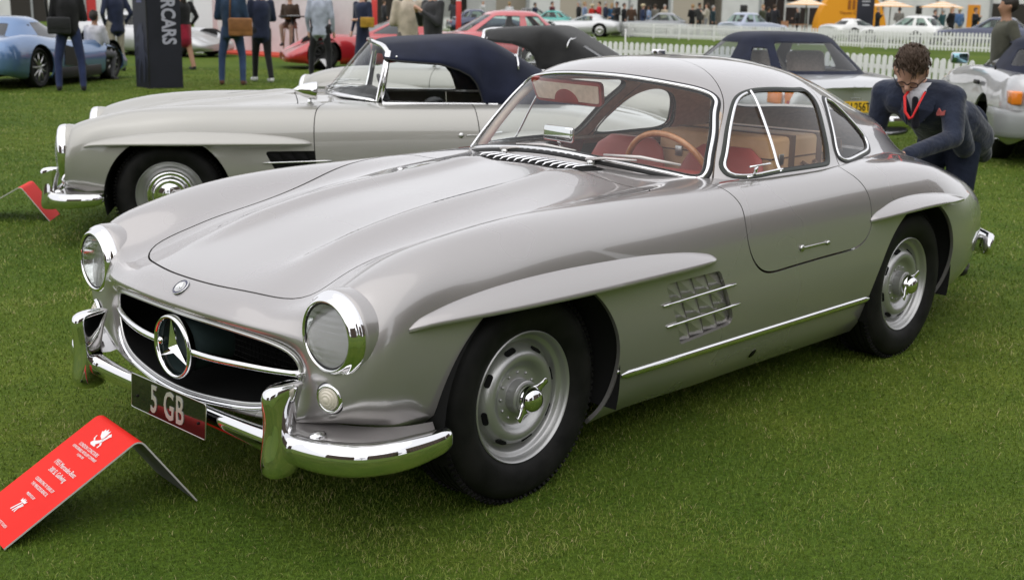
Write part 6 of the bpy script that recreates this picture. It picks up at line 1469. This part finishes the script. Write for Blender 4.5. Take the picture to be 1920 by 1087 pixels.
fc = pr[0]+dr*sz*.62+nr*.004; A = Matrix(((0, dr[0], nr[0], fc[0]), (0, dr[1], nr[1], fc[1]), (-1, 0, 0, 1.40), (0, 0, 0, 1)))
text_obj('lettering', 'SUPERCARS', .34, A, mat('tower_letter', (.42, .42, .50), .6), tw, sx=.74, bold=.010, ext=.001)
HORSE = [[(-.30,-.9),(-.22,-.9),(-.12,-.45),(-.02,-.25),(.10,-.42),(.06,-.85),(.16,-.85),(.24,-.40),(.26,-.05),(.20,.20),(.24,.42),(.14,.62),(.16,.80),(.06,.72),(-.06,.78),(-.26,.55),(-.34,.40),(-.26,.36),(-.10,.48),(-.14,.25),(-.34,.22),(-.42,.05),(-.36,.03),(-.28,.14),(-.16,.12),(-.20,-.10),(-.36,-.15),(-.42,-.32),(-.36,-.33),(-.30,-.22),(-.18,-.22),(-.24,-.5)], [(.25,.0),(.42,-.10),(.46,-.40),(.40,-.42),(.36,-.15),(.24,-.12)]]
fl_ = pr[0]+dl*sz*.48+nl*.004; A = Matrix(((-dl[0], 0, nl[0], fl_[0]), (-dl[1], 0, nl[1], fl_[1]), (0, 1, 0, .62), (0, 0, 0, 1)))
m = MB()
for q in HORSE: m.prism([(x*.62, y*.62) for x, y in q], -.001, .001, A)
m.build('horse_emblem', mat('tower_emblem', (.030, .034, .058), .6), tw)
A = Matrix(((-dl[0], 0, nl[0], fl_[0]), (-dl[1], 0, nl[1], fl_[1]), (0, 1, 0, 1.46), (0, 0, 0, 1))); m = MB(); m.prism([(-.11, -.02), (.11, -.02), (.11, .02), (-.11, .02)], -.001, .001, A); m.build('lettering_bar', mat('tower_bar', (.12, .13, .24), .6), tw)
# ------------------------------------------------------------------ coloured sports cars on the left
M['blue'] = paint('pale_blue_paint', (.11, .21, .40), .5, .34); M['red'] = paint('red_paint', (.42, .012, .018), .25, .35); M['pinkred'] = paint('faded_red_paint', (.50, .07, .08), .1, .4)
hyp = coupe('hypercar', 'pale blue low sports car with black tail seen from behind at the left edge', (-6.25, -17.75, 0), -2.516, M['blue'], 'low', None, M['smoked'], alloy(9, M['alu'], False, .74))
m = MB(); m.box((-.93, 0, .50), (.10, 1.45, .44), None, .05); m.build('black_tail', M['inkblack'], hyp)
for sd in (1, -1):
    m = MB(); m.box((1.25, sd*.925, .22), (1.7, .06, .20), None, .02); m.build('side_skirt', M['inkblack'], hyp)
    m = MB(); m.prism([(.75, .35), (1.55, .30), (1.25, .62), (.80, .70)], -.02, .02, Matrix.Translation((0, sd*.935, 0)) @ Matrix.Rotation(pi/2, 4, 'X')); m.build('side_intake', M['inkblack'], hyp)
for sd in (1, -1):
    m = MB(); m.lathe([(.075,0),(.078,.02),(.060,.025),(.055,.01),(0,.012)], 20, frame((-.99, sd*.52, .60), (-1, 0, 0))); m.build('exhaust', M['darkmetal'], hyp)
    m = MB(); m.lathe([(.032,0),(.030,.012),(0,.014)], 14, frame((-.99, sd*.30, .36), (-1, 0, 0))); m.build('fog_lamp', mat('fog_red', (.8, .02, .02), .4), hyp)
fer = coupe('supercar', 'red low sports car with black front grille behind the woman in navy', tuple(at_depth((805, 60), 29))[:2]+(0,), 2.62-pi/2*0-.35, M['red'], 'low', None, M['smoked'], alloy(10, M['darkmetal']))
fer.rotation_euler.z = math.atan2(*(on_ground((655, 128))[:2]-np.array(fer.location)[:2])[::-1])
m = MB(); m.box((3.40, 0, .26), (.16, 1.3, .20), None, .03); m.build('front_grille', M['inkblack'], fer)
q = at_depth((985, 75), 28.5); rc = coupe('coupe', 'faded red coupe with tinted rear window behind the black topped roadster', (q[0], q[1], 0), 0, M['pinkred'], 'saloon')
rc.rotation_euler.z = math.atan2(-e1[1]*.9-e2[1]*.25*-1, -e1[0]*.9-e2[0]*.25*-1)
for i, (px, dd, lab, col, ang) in enumerate((((212, 60), 34, 'silver car with multi-spoke wheel behind the white column', M['ltsilver'], 2.6),)):
    q = at_depth(px, dd); coupe('sports_coupe', lab, (q[0], q[1], 0), math.atan2(-e1[1], -e1[0])+2.8, col, 'low', None, None, alloy(14, M['alu']))
# ------------------------------------------------------------------ white stand with red carpet, high table and stools
M['wall_white'] = vary(mat('stand_white', (.62, .60, .60), .7), 2, (.58, .56, .56), (.66, .64, .64)); M['carpet'] = vary(mat('red_carpet', (.55, .06, .03), .95), 20, (.50, .05, .025), (.60, .075, .035))
c1, c2, c3, c4 = on_ground((395, 100)), on_ground((660, 117)), on_ground((700, 98)), on_ground((380, 92))
m = MB(); m.prism([tuple(c[:2]) for c in (c1, c2, c3, c4)], .0, .05); tag(m.build('carpet', M['carpet']), kind='structure')
st = empty('exhibition_stand', tuple(c4), 0, 'white exhibition stand wall with a square white column beside the red carpet', 'stand')
def rel(p): return np.array([p[0]-c4[0], p[1]-c4[1]])
b0, b1 = at_depth((405, 60), 37.5), at_depth((690, 60), 33.0); d_ = (b1-b0)[:2]; L_ = np.linalg.norm(d_); d_ /= L_; n_ = np.array([-d_[1], d_[0]]); n_ = n_ if n_ @ e2 < 0 else -n_
for k in range(4):
    a = rel(b0)+d_*L_*k/4; b = rel(b0)+d_*(L_*(k+1)/4-.02); m = MB(); m.prism([tuple(a), tuple(b), tuple(b+n_*.1), tuple(a+n_*.1)], 0, 3.2); m.build('wall_panel', M['wall_white'], st)
q = at_depth((383, 60), 35.2); m = MB(); m.prism([tuple(rel(q)+e1*x-e2*y) for x, y in ((-.28, 0), (.28, -.1), (.28, .5), (-.28, .6))], 0, 3.4); m.build('column', M['white'], st)
def high_table(px, dd):
    q = at_depth(px, dd); t = empty('high_table', (q[0], q[1], .05), 0, 'black high table with papers on the red carpet', 'table')
    m = MB(); m.lathe([(0,1.05),(.38,1.05),(.38,1.08),(0,1.08)], 28); m.build('top', M['inkblack'], t); m = MB(); m.lathe([(.28,0),(.28,.02),(.05,.04),(.04,1.05)], 20); m.build('pedestal', M['inkblack'], t)
    s_ = empty('paper', (q[0], q[1], 1.132), .4, 'white papers spread on the black high table', 'paper'); m = MB(); m.box((0, 0, .004), (.30, .21, .008), Matrix.Rotation(.2, 3, 'Z')); m.box((.12, .16, .012), (.3, .21, .006), Matrix.Rotation(.7, 3, 'Z')); m.build('sheets', M['white'], s_)['kind'] = 'stuff'
    return q
tq = high_table((549, 60), 33.0)
M['stoolwood'] = mat('stool_wood', (.32, .16, .08), .5)
for k, (off, lab, top, bot, hr) in enumerate(((-.12, 'man in brown jacket sitting on a stool at the high table', (.045, .028, .018), (.36, .24, .20), 'grey'), (.55, 'person in navy suit perched on a stool beside the high table', NAVY, BLK, 'dark'))):
    q = tq+np.array([e1[0], e1[1], 0])*off-np.array([e2[0], e2[1], 0])*.35; t = empty('bar_stool', (q[0], q[1], .05), 0, 'wooden bar stool under the ' + ('man in brown jacket' if k == 0 else 'person in navy suit'), 'stool', 'bar stools at the high table')
    m = MB(); m.lathe([(0,.74),(.19,.74),(.19,.78),(0,.78)], 20); m.build('seat', M['stoolwood'], t)
    for a in range(4):
        m = MB(); x, y = .15*cos(pi/4+a*pi/2), .15*sin(pi/4+a*pi/2); m.tube([(x, y, .74), (x*1.5, y*1.5, 0)], .016, 8); m.build('leg', M['stoolwood'], t)
    person(lab, q, away(q)+pi+(-.3 if k == 0 else 1.2), top, bot, hair=hr, sit=True, arms='front', zoff=.05+.78-.60, group=None)
# ------------------------------------------------------------------ picket fences
M['fence'] = vary(mat('fence_white', (.76, .76, .75), .55), 5, (.70, .70, .69), (.80, .80, .79))
_pk = {}
def picket_fence(label, pts, h, w, gap, group=None):
    t = empty('picket_fence', tuple(pts[0])+(0,), 0, label, 'fence', group); o = np.array(pts[0])
    key = (h, w)
    if key not in _pk:
        m = MB(); r = w/2; pl = [(-r, .06), (r, .06), (r, h-r*1.3)]+[(r*cos(a), h-r*1.3+1.3*r*sin(a)) for a in np.linspace(.25, pi-.25, 7)]+[(-r, h-r*1.3)]
        m.prism(pl, -.01, .01, Matrix.Rotation(pi/2, 4, 'X')); _pk[key] = m.mesh('picket'); _pk[key].materials.append(M['fence'])
    cnt_ = 0; rest = []
    for a, b in zip(pts[:-1], pts[1:]):
        a, b = np.array(a), np.array(b); d = b-a; L = np.linalg.norm(d); ang = math.atan2(d[1], d[0]); n = int(L/gap)
        for z in (.24*h/.9, .68*h/.9):
            m = MB(); m.box((0, .022, 0), (L, .022, .07)); rl = m.build('rail', M['fence'], t); q = (a+b)/2-o; rl.location = (q[0], q[1], z); rl.rotation_euler.z = ang
        for k in range(n):
            cnt_ += 1
            if cnt_ > 298:
                q = a+d*(k+.5)/n-o; rest.append((q, ang)); continue
            q = a+d*(k+.5)/n-o; pk = bpy.data.objects.new('picket', _pk[key]); COL.objects.link(pk); pk.parent = t; pk.location = (q[0], q[1], 0); pk.rotation_euler.z = ang+random.uniform(-.01, .01)
        for k in range(int(L/1.8)+1):
            q = a+d*min(1, k*1.8/L)-o; m = MB(); m.box((0, .05, h*.48), (.06, .05, h*.96)); po = m.build('post', M['fence'], t); po.location = (q[0], q[1], 0); po.rotation_euler.z = ang
    if rest:
        m = MB()
        for q, ang in rest: m.box((q[0], q[1], .06+(h-.06)/2), (w, .02, h-.06), Matrix.Rotation(ang, 3, 'Z'))
        m.build('farthest_pickets', M['fence'], t)['kind'] = 'stuff'
    return t
def fp(px, z):
    d = CAM_FW+CAM_RT*(px[0]-960)/CAM_F+CAM_UP*(543.5-px[1])/CAM_F; q = CAM_C+d*((z-CAM_C[2])/d[2]); return (float(q[0]), float(q[1]))
picket_fence('nearer white picket fence running behind the silver convertibles', [fp((1120, 77), .80), fp((1330, 86), .80), fp((1620, 101), .80), fp((1830, 114), .80)], .80, .095, .144)
picket_fence('farther white picket fence with narrow close pickets', [fp((820, 58), .0), fp((1050, 65), .0), fp((1290, 75.5), .0), fp((1660, 93), .0), fp((1880, 102), .0)], .78, .085, .150)
m = MB(); q = at_depth((1172, 90), 33); m.tube([(0, 0, 0), (0, 0, .95)], .02, 8); ro = m.build('rope_post', M['fence']); ro.location = (q[0], q[1], 0); tag(ro, 'thin white rope post on the lawn between the two fences', 'post')
# ------------------------------------------------------------------ far cars beyond the fence
for k, c in (('paleblue', (.34, .38, .48)), ('farwhite', (.72, .72, .70)), ('farblue', (.02, .03, .08)), ('fargrey', (.20, .21, .22)), ('farteal', (.04, .30, .26)), ('farblack', (.015, .015, .015))): M[k] = mat('paint_'+k, c, .3, .2, .5, 1, .05)
right_ang = math.atan2(e1[1], e1[0])
FK = 1.42                                                           # the far fence stands about 60 m off
def far_car(px, dd, lab, pm, kind, ang, pl=None, glass=None):
    q = at_depth(px, dd*FK); return coupe('parked_car', lab, (q[0], q[1], 0), right_ang+ang, pm, kind, None, glass, None, False, pl)
far_car((1390, 42), 44, 'silver blue saloon with yellow plate beyond the far fence', M['paleblue'], 'saloon', .75, M['yellow'])
far_car((1580, 48), 45, 'white angular coupe beyond the far fence beside the orange arch', M['farwhite'], 'low', .45)
far_car((1735, 52), 42, 'white saloon beyond the far fence in front of the men in dark coats', M['farwhite'], 'saloon', 2.3)
far_car((1893, 56), 40, 'dark blue saloon beyond the far fence behind the man in olive', M['farblue'], 'saloon', 2.6)
far_car((1262, 42), 46, 'grey rounded coupe beyond the far fence near the person in beige', M['fargrey'], 'old', 2.9)
far_car((1130, 36), 45, 'silver low sports car beyond the far fence', M['ltsilver'], 'low', 2.9)
far_car((1050, 30), 51, 'turquoise rounded car beyond the far fence', M['farteal'], 'old', 2.9)
far_car((875, 30), 45, 'dark blue rounded coupe beyond the fence beside a red totem', M['farblue'], 'old', .2)
far_car((940, 26), 49, 'pale silver rounded coupe beyond the far fence', M['ltsilver'], 'old', .2)
far_car((985, 20), 56, 'black upright saloon farthest beyond the fence', M['farblack'], 'saloon', .1)
# ------------------------------------------------------------------ far crowd, every figure a person
FP = [(1003, NAVY, BLK, 'down', 52), (1035, (.09, .012, .02), BLK, 'front', 51), (1085, BLK, BLK, 'down', 48), (1096, (.20, .26, .40), NAVY, 'down', 49), (1110, (.50, .03, .02), BLK, 'front', 52), (1123, (.45, .02, .03), NAVY, 'phone', 52), (1135, NAVY, BLK, 'down', 50), (1147, (.03, .09, .18), BLK, 'back', 50), (1156, (.02, .02, .02), BLK, 'front', 47), (1170, BLK, BLK, 'pocket', 47), (1184, (.07, .04, .025), BLK, 'down', 46), (1205, (.02, .03, .07), JEANS, 'front', 46), (1217, (.25, .33, .50), JEANS, 'down', 50), (1228, (.16, .15, .13), JEANS, 'front', 50), (1246, (.42, .36, .27), BLK, 'back', 49), (1298, BLK, BLK, 'front', 47), (1311, (.05, .05, .05), BLK, 'down', 48), (1325, (.44, .40, .33), (.2, .2, .2), 'phone', 47), (1337, (.02, .04, .05), BLK, 'down', 49), (1430, (.06, .065, .04), (.05, .05, .04), 'back', 48), (1441, BLK, BLK, 'down', 49), (1452, (.02, .02, .025), BLK, 'front', 47), (1496, BLK, BLK, 'front', 50), (1646, BLK, BLK, 'phone', 50), (1686, (.18, .17, .15), BLK, 'front', 46), (1753, (.02, .02, .025), BLK, 'down', 45), (1768, (.03, .08, .09), BLK, 'phone', 47), (1785, BLK, BLK, 'back', 43), (1799, (.08, .16, .32), (.45, .38, .28), 'down', 44), (1829, BLK, BLK, 'phone', 43), (905, (.5, .5, .5), NAVY, 'down', 53), (955, (.55, .55, .55), JEANS, 'front', 52), (850, (.05, .05, .06), BLK, 'phone', 49), (720, (.03, .03, .035), BLK, 'down', 46), (640, (.30, .05, .06), BLK, 'front', 44)]
CN = {0: 'dark navy'}
def cname(c):
    r, g_, b_ = c
    if max(c) < .03: return 'black'
    if max(c) < .1 and b_ > r*1.4: return 'dark navy'
    if max(c) < .12 and r > b_*1.5: return 'dark brown' if g_ > r*.35 else 'dark red'
    if r > .25 and g_ < .1: return 'red'
    if b_ > r*1.25: return 'blue'
    if max(c) < .12: return 'charcoal'
    if min(c) > .45: return 'white'
    if r > b_*1.15: return 'beige'
    return 'grey'
near_what = [(960, 'near the black upright saloon'), (1070, 'by the turquoise car'), (1165, 'behind the silver low sports car'), (1240, 'beside the grey rounded coupe'), (1350, 'before the dark tent opening'), (1470, 'behind the silver blue saloon'), (1560, 'at the wooden table under a parasol'), (1700, 'beside the tall black totem'), (1815, 'by the white saloon'), (2000, 'by the dark blue saloon')]
seen = {}
for i, (px, c1, c2, ar, dd) in enumerate(FP):
    q = at_depth((px, 30), dd*FK); w = next(t for x, t in near_what if px < x); act = {'down': 'arms down', 'front': 'forearms forward', 'phone': 'hands raised', 'pocket': 'hands in pockets', 'back': 'hands behind back'}[ar]
    lab = 'person in %s top, %s, %s' % (cname(c1), act, w); hat = px in (1205, 1799, 1110)
    if hat: lab = 'person in pale hat and %s top, %s, beyond the fence' % (cname(c1), act)
    grp = None
    if lab in seen: grp = 'alike people beyond the fence'; seen[lab]['group'] = grp
    o = person(lab, q, away(q)+random.uniform(-2.5, 2.5), c1, c2, skin=0 if i % 4 else 1, hair=['dark', 'brown', 'grey', 'fair'][i % 4], arms=ar, coat=('jacket', 'shirt', 'coat')[i % 3], style='hat' if hat else ('long' if i % 5 == 2 else 'short'), h=random.uniform(.96, 1.06), group=grp)
    seen.setdefault(lab, o)
# ------------------------------------------------------------------ marquees, parasols, totems, arch
M['tent'] = vary(mat('tent_white', (.66, .66, .66), .7), .8, (.60, .60, .60), (.70, .70, .70)); M['tentgrey'] = mat('tent_frame', (.30, .31, .32), .5); M['dkglass'] = mat('dark_glazing', (.03, .03, .035), .15, 0, .5); M['opening'] = mat('dark_interior', (.035, .030, .026), .9); M['beigewall'] = mat('beige_wall', (.42, .37, .31), .8)
def face_panel(px0, px1, dd, z0, z1, off=0):
    dd = dd*FK
    """corner points of an upright panel spanning two picture columns at a distance"""
    a = at_depth((px0, 20), dd-off); b = at_depth((px1, 20), dd-off); return np.array([a[0], a[1]]), np.array([b[0], b[1]])
def slab(parent, name, mt, px0, px1, dd, z0, z1, off=0, th=.15):
    a, b = face_panel(px0, px1, dd, z0, z1, off); d = b-a; n_ = np.array([-d[1], d[0]]); n_ /= np.linalg.norm(n_); n_ = n_ if n_ @ e2 < 0 else -n_; o = np.array(parent.location)[:2]
    m = MB(); m.prism([tuple(a-o), tuple(b-o), tuple(b+n_*th-o), tuple(a+n_*th-o)], 1.49+(z0-1.49)*FK if z0 > .05 else 0, 1.49+(z1-1.49)*FK); return m.build(name, mt, parent)
def marquee(label, px0, px1, dd, h, openings, panes=(), roof=True):
    a = at_depth(((px0+px1)/2, 20), dd*FK); t = empty('marquee', (a[0], a[1], 0), 0, label, 'tent')
    slab(t, 'wall', M['tent'], px0, px1, dd, 0, h, 0, .3)
    for x0, x1, z0, z1, mt in openings: slab(t, 'opening', mt, x0, x1, dd, z0, z1, .05, .06)
    for x0, x1, z0, z1 in panes: slab(t, 'window', M['dkglass'], x0, x1, dd, z0, z1, .06, .06)
    for x in np.linspace(px0, px1, max(2, int((px1-px0)/90)+1)): slab(t, 'post', M['tentgrey'], x-2, x+2, dd, 0, h, .10, .08)
    if roof:
        p0, p1 = face_panel(px0, px1, dd, 0, 0); d = (p1-p0); L = np.linalg.norm(d); d /= L; n_ = np.array([-d[1], d[0]]); n_ = n_ if n_ @ e2 < 0 else -n_; o = np.array(t.location)[:2]; m = MB()
        A_, B_ = p0-d*.2-n_*.3-o, p1+d*.2-n_*.3-o; C_, D_ = B_+n_*8, A_+n_*8; R0, R1 = (A_+D_)/2, (B_+C_)/2
        h = 1.49+(h-1.49)*FK; V = [(*A_, h), (*B_, h), (*C_, h), (*D_, h), (*R0, h+2.6), (*R1, h+2.6)]; m.add(V, [(0, 1, 5, 4), (2, 3, 4, 5), (1, 2, 5), (3, 0, 4)]); m.build('roof', M['tent'], t)
    return t
marquee('long white marquee with beige interior behind the crowd', 990, 1275, 62, 2.9, [(1050, 1110, 0, 2.3, M['beigewall']), (1112, 1150, 0, 2.2, M['beigewall']), (1195, 1262, 0, 2.5, M['opening'])])
marquee('white marquee with wide dark opening and pale fascia', 1255, 1425, 60, 3.0, [(1262, 1353, 0, 2.1, M['beigewall']), (1318, 1353, .0, 2.1, M['opening']), (1388, 1400, 1.15, 1.75, M['opening'])])
marquee('glazed white pavilion with dark windows behind the parasols', 1425, 1655, 66, 4.5, [], [(1432, 1455, .2, 2.2), (1456, 1470, .2, 4.2), (1474, 1515, .8, 1.7), (1518, 1550, .8, 1.7), (1474, 1515, 2.0, 3.6), (1518, 1550, 2.0, 3.6)])
marquee('white pavilion with orange counter at the right', 1655, 1960, 66, 4.5, [(1815, 1838, .2, 2.0, mat('orange_panel', (.72, .28, .02), .6)), (1858, 1960, .6, 2.1, M['opening']), (1862, 1885, .7, 1.2, M['white'])], [])
marquee('plain white marquee far behind the red totems', 820, 990, 66, 3.2, [(845, 875, 0, 2.2, M['opening']), (930, 985, 0, 2.3, M['beigewall'])])
marquee('white marquee behind the exhibition stand', 560, 830, 60, 3.4, [(600, 640, 0, 2.2, M['beigewall']), (700, 760, 0, 2.4, M['opening'])])
marquee('white marquee at the far left behind the blue car', -40, 560, 55, 3.2, [(20, 90, 0, 2.2, M['opening']), (130, 180, .2, 1.9, mat('red_panel', (.5, .03, .03), .6)), (250, 330, 0, 2.3, M['beigewall'])])
# parasols with orange and white stripes
M['par_o'] = mat('parasol_orange', (.78, .42, .16), .8); M['par_w'] = mat('parasol_white', (.78, .74, .66), .8)
for k, (px, dd, lab) in enumerate(((1512, 54, 'striped orange parasol above the wooden table'), (1670, 56, 'striped orange parasol right of the black totem'), (1767, 56, 'striped orange parasol behind the men in dark coats'))):
    q = at_depth((px, 10), dd*FK); t = empty('parasol', (q[0], q[1], 0), .4*k, lab, 'parasol'); t.scale = (1.35, 1.35, .93); m = MB(); m.tube([(0, 0, 0), (0, 0, 2.5)], .03, 8); m.build('pole', M['tentgrey'], t)
    for j in range(6):
        r0, r1 = .05+j*.18, .05+(j+1)*.18; m = MB(); m.lathe([(r0*1.0, 2.52-r0*.42), (r1, 2.52-r1*.42)], 4, sm=False); m.build('stripe', M['par_o'] if j % 2 else M['par_w'], t)
q = at_depth((1500, 45), 50*FK); t = empty('table', (q[0], q[1], 0), .3, 'small wooden table under a parasol beyond the fence', 'table'); m = MB(); m.box((0, 0, .74), (1.2, .7, .05)); m.build('top', M['stoolwood'], t)
for x in (-.5, .5):
    for y in (-.28, .28): m = MB(); m.box((x, y, .36), (.06, .06, .72)); m.build('leg', M['stoolwood'], t)
q = at_depth((1475, 46), 49*FK); t = empty('folding_chair', (q[0], q[1], 0), 1.0, 'wooden folding chair beside the wooden table beyond the fence', 'chair'); m = MB(); m.box((0, 0, .45), (.45, .45, .04)); m.build('seat', M['stoolwood'], t); m = MB(); m.box((-.24, 0, .72), (.03, .45, .45), Matrix.Rotation(-.2, 3, 'Y')); m.build('backrest', M['stoolwood'], t)
for y in (-.2, .2): m = MB(); m.tube([(.2, y, .45), (-.2, y, 0)], .02, 6); m.tube([(-.2, y, .45), (.2, y, 0)], .02, 6); m.build('leg', M['stoolwood'], t)
# orange arch
M['orange'] = mat('orange_fabric', (.80, .33, .012), .6); q = at_depth((1592, 40), 60*FK); t = empty('orange_arch', (q[0], q[1], 0), math.atan2(e1[1], e1[0]), 'large orange dome shaped display behind the black totem', 'display'); t.scale = (1.42, 1.42, 1.30)
m = MB(); pl = [(1.72*cos(a), 2.55*sin(a)) for a in np.linspace(0, pi, 28)]; m.prism(pl, -.5, .5, Matrix.Rotation(pi/2, 4, 'X')); m.build('dome', M['orange'], t)
mi_ = mat('orange_print', (.30, .10, .01), .7)
for j in range(4):
    m = MB(); m.box((-.18+j*.22, -.52, 1.55), (.14, .02, .5)); m.build('printed_mark', mi_, t)
text_obj('lettering', 'Veuve Clicquot', .24, Matrix.Translation((.12, -.52, 1.12)) @ Matrix.Rotation(pi/2, 4, 'X'), mi_, t, ext=.005)
q = at_depth((1621, 40), 46*FK); t = empty('totem', (q[0], q[1], 0), math.atan2(e1[1], e1[0])-.25, 'tall black totem sign with small white lettering beyond the fence', 'sign'); t.scale = (1.42, 1.42, 1.3); m = MB(); m.box((0, 0, 1.35), (.62, .35, 2.7), None, .01); m.build('column', M['tower'], t)
for z, w in ((1.95, .22), (1.60, .30), (1.45, .26)): m = MB(); m.box((0, -.178, z), (w, .006, .05 if z < 1.9 else .14)); m.build('lettering_bar', mat('totem_print', (.45, .45, .48), .6), t)
for px, dd in ((702, 40), (860, 43)):
    q = at_depth((px, 20), dd*FK); t = empty('red_totem', (q[0], q[1], 0), math.atan2(e1[1], e1[0]), 'slim red totem with white band beyond the fence ' + ('by the dark blue coupe' if px > 800 else 'behind the beige raincoat'), 'sign'); m = MB(); m.box((0, 0, .85), (.26, .2, 1.7), None, .01); m.build('post', mat('totem_red', (.60, .04, .035), .5), t); m = MB(); m.box((0, 0, 1.82), (.262, .202, .24)); m.build('band', M['white'], t)
for k, (px, z) in enumerate(((1395, 1.5), (1723, 1.75))):
    q = at_depth((px, 20), (57 if k == 0 else 62)*FK); t = empty('loudspeaker', (q[0], q[1], 0), 0, 'black loudspeaker on a thin pole ' + ('before the white marquee' if k == 0 else 'before the white pavilion'), 'speaker'); m = MB(); m.box((0, 0, z), (.34, .34, .6), None, .02); m.build('box', M['inkblack'], t); m = MB(); m.tube([(0, 0, 0), (0, 0, z-.3)], .025, 6); m.build('pole', M['inkblack'], t)
# ------------------------------------------------------------------ buildings and trees round the ground (mirrored in the bodywork)
M['brick'] = vary(mat('brown_brick', (.12, .082, .06), .9), 3, (.095, .066, .05), (.15, .10, .075)); M['stone'] = mat('pale_stone', (.30, .28, .25), .8); M['pane'] = mat('window_pane', (.03, .035, .04), .1, 0, .6); M['leaf'] = vary(mat('leaf', (.035, .06, .016), .7), 4, (.026, .046, .011), (.05, .082, .022)); M['bark'] = mat('bark', (.06, .045, .03), .9)
def block(label, x, y, rz, w, d, h, mt=None):
    t = empty('building', (x, y, 0), rz, label, 'building'); m = MB(); m.box((0, 0, h/2), (w, d, h)); m.build('wall', mt or M['brick'], t); m = MB(); m.box((0, 0, h+.25), (w+.5, d+.5, .5)); m.build('parapet', M['stone'], t)
    nx = int(w/3.4); mw = MB(); mw.box((0, 0, 0), (1.2, .16, 1.8)); me = mw.mesh('window'); me.materials.append(M['pane'])
    for f in range(int(h/3.4)):
        for k in range(nx):
            o = bpy.data.objects.new('window', me); COL.objects.link(o); o.parent = t; o.location = (-w/2+(k+.5)*w/nx, -d/2-.05, 2.0+f*3.4)
    return t
block('long brown brick building on the far side of the lawn opposite the coupe doors', -34, 58, 0, 58, 10, 27)
block('brown brick building with many windows at the corner of the lawn', 26, 60, -.25, 40, 10, 24)
block('tall brown brick building beyond the front of the coupe', 66, 14, -1.4, 44, 10, 19)
block('brown brick building closing the end of the lawn', -84, 42, .75, 40, 10, 25)
def tree(label, x, y, h, seed):
    rnd = random.Random(seed); t = empty('tree', (x, y, 0), 0, label, 'tree'); m = MB(); m.tube([(0, 0, 0), (.1, 0, h*.3), (0, .1, h*.6)], [.35, .26, .12], 8)
    for k in range(7):
        a = rnd.uniform(0, 2*pi); z0 = h*rnd.uniform(.28, .5); m.tube([(0, 0, z0), (1.2*cos(a), 1.2*sin(a), z0+h*.14), (2.4*cos(a), 2.4*sin(a), z0+h*.22)], [.13, .08, .03], 6)
    m.build('trunk', M['bark'], t); V = []; F = []
    cl = [(Vector((rnd.gauss(0, h*.16), rnd.gauss(0, h*.16), h*rnd.uniform(.42, .92))), rnd.uniform(.10, .17)*h) for _ in range(26)]
    for c, r in cl:
        for k in range(70):
            v = Vector((rnd.gauss(0, 1), rnd.gauss(0, 1), rnd.gauss(0, 1))).normalized()*r*rnd.uniform(.6, 1); p = c+v; a = Vector((rnd.gauss(0, 1), rnd.gauss(0, 1), rnd.gauss(0, .6))).normalized()*.32; b = a.orthogonal().normalized()*.22; i = len(V); V += [p-a, p+b, p+a, p-b]; F.append((i, i+1, i+2, i+3))
    c = MB(); c.add(V, F); o = c.build('crown', M['leaf'], t); o['kind'] = 'stuff'; return t
for k, (x, y, h) in enumerate(((-52, 50, 12), (-6, 54, 9), (6, 52, 11), (48, 42, 12), (-66, 36, 11))): tree('leafy green tree %s' % ['by the long brown building', 'between the two brown buildings', 'before the many windowed building', 'at the corner before the tall building', 'at the end of the lawn'][k], x, y, h, k)
# pale tower blocks behind the marquees
q = at_depth((1300, 20), 125); block('grey stone building rising behind the marquees', q[0], q[1], right_ang, 110, 10, 18, M['stone'])
q = at_depth((150, 20), 110); block('pale stone building behind the left marquee', q[0], q[1], right_ang+.1, 70, 10, 17, M['stone'])
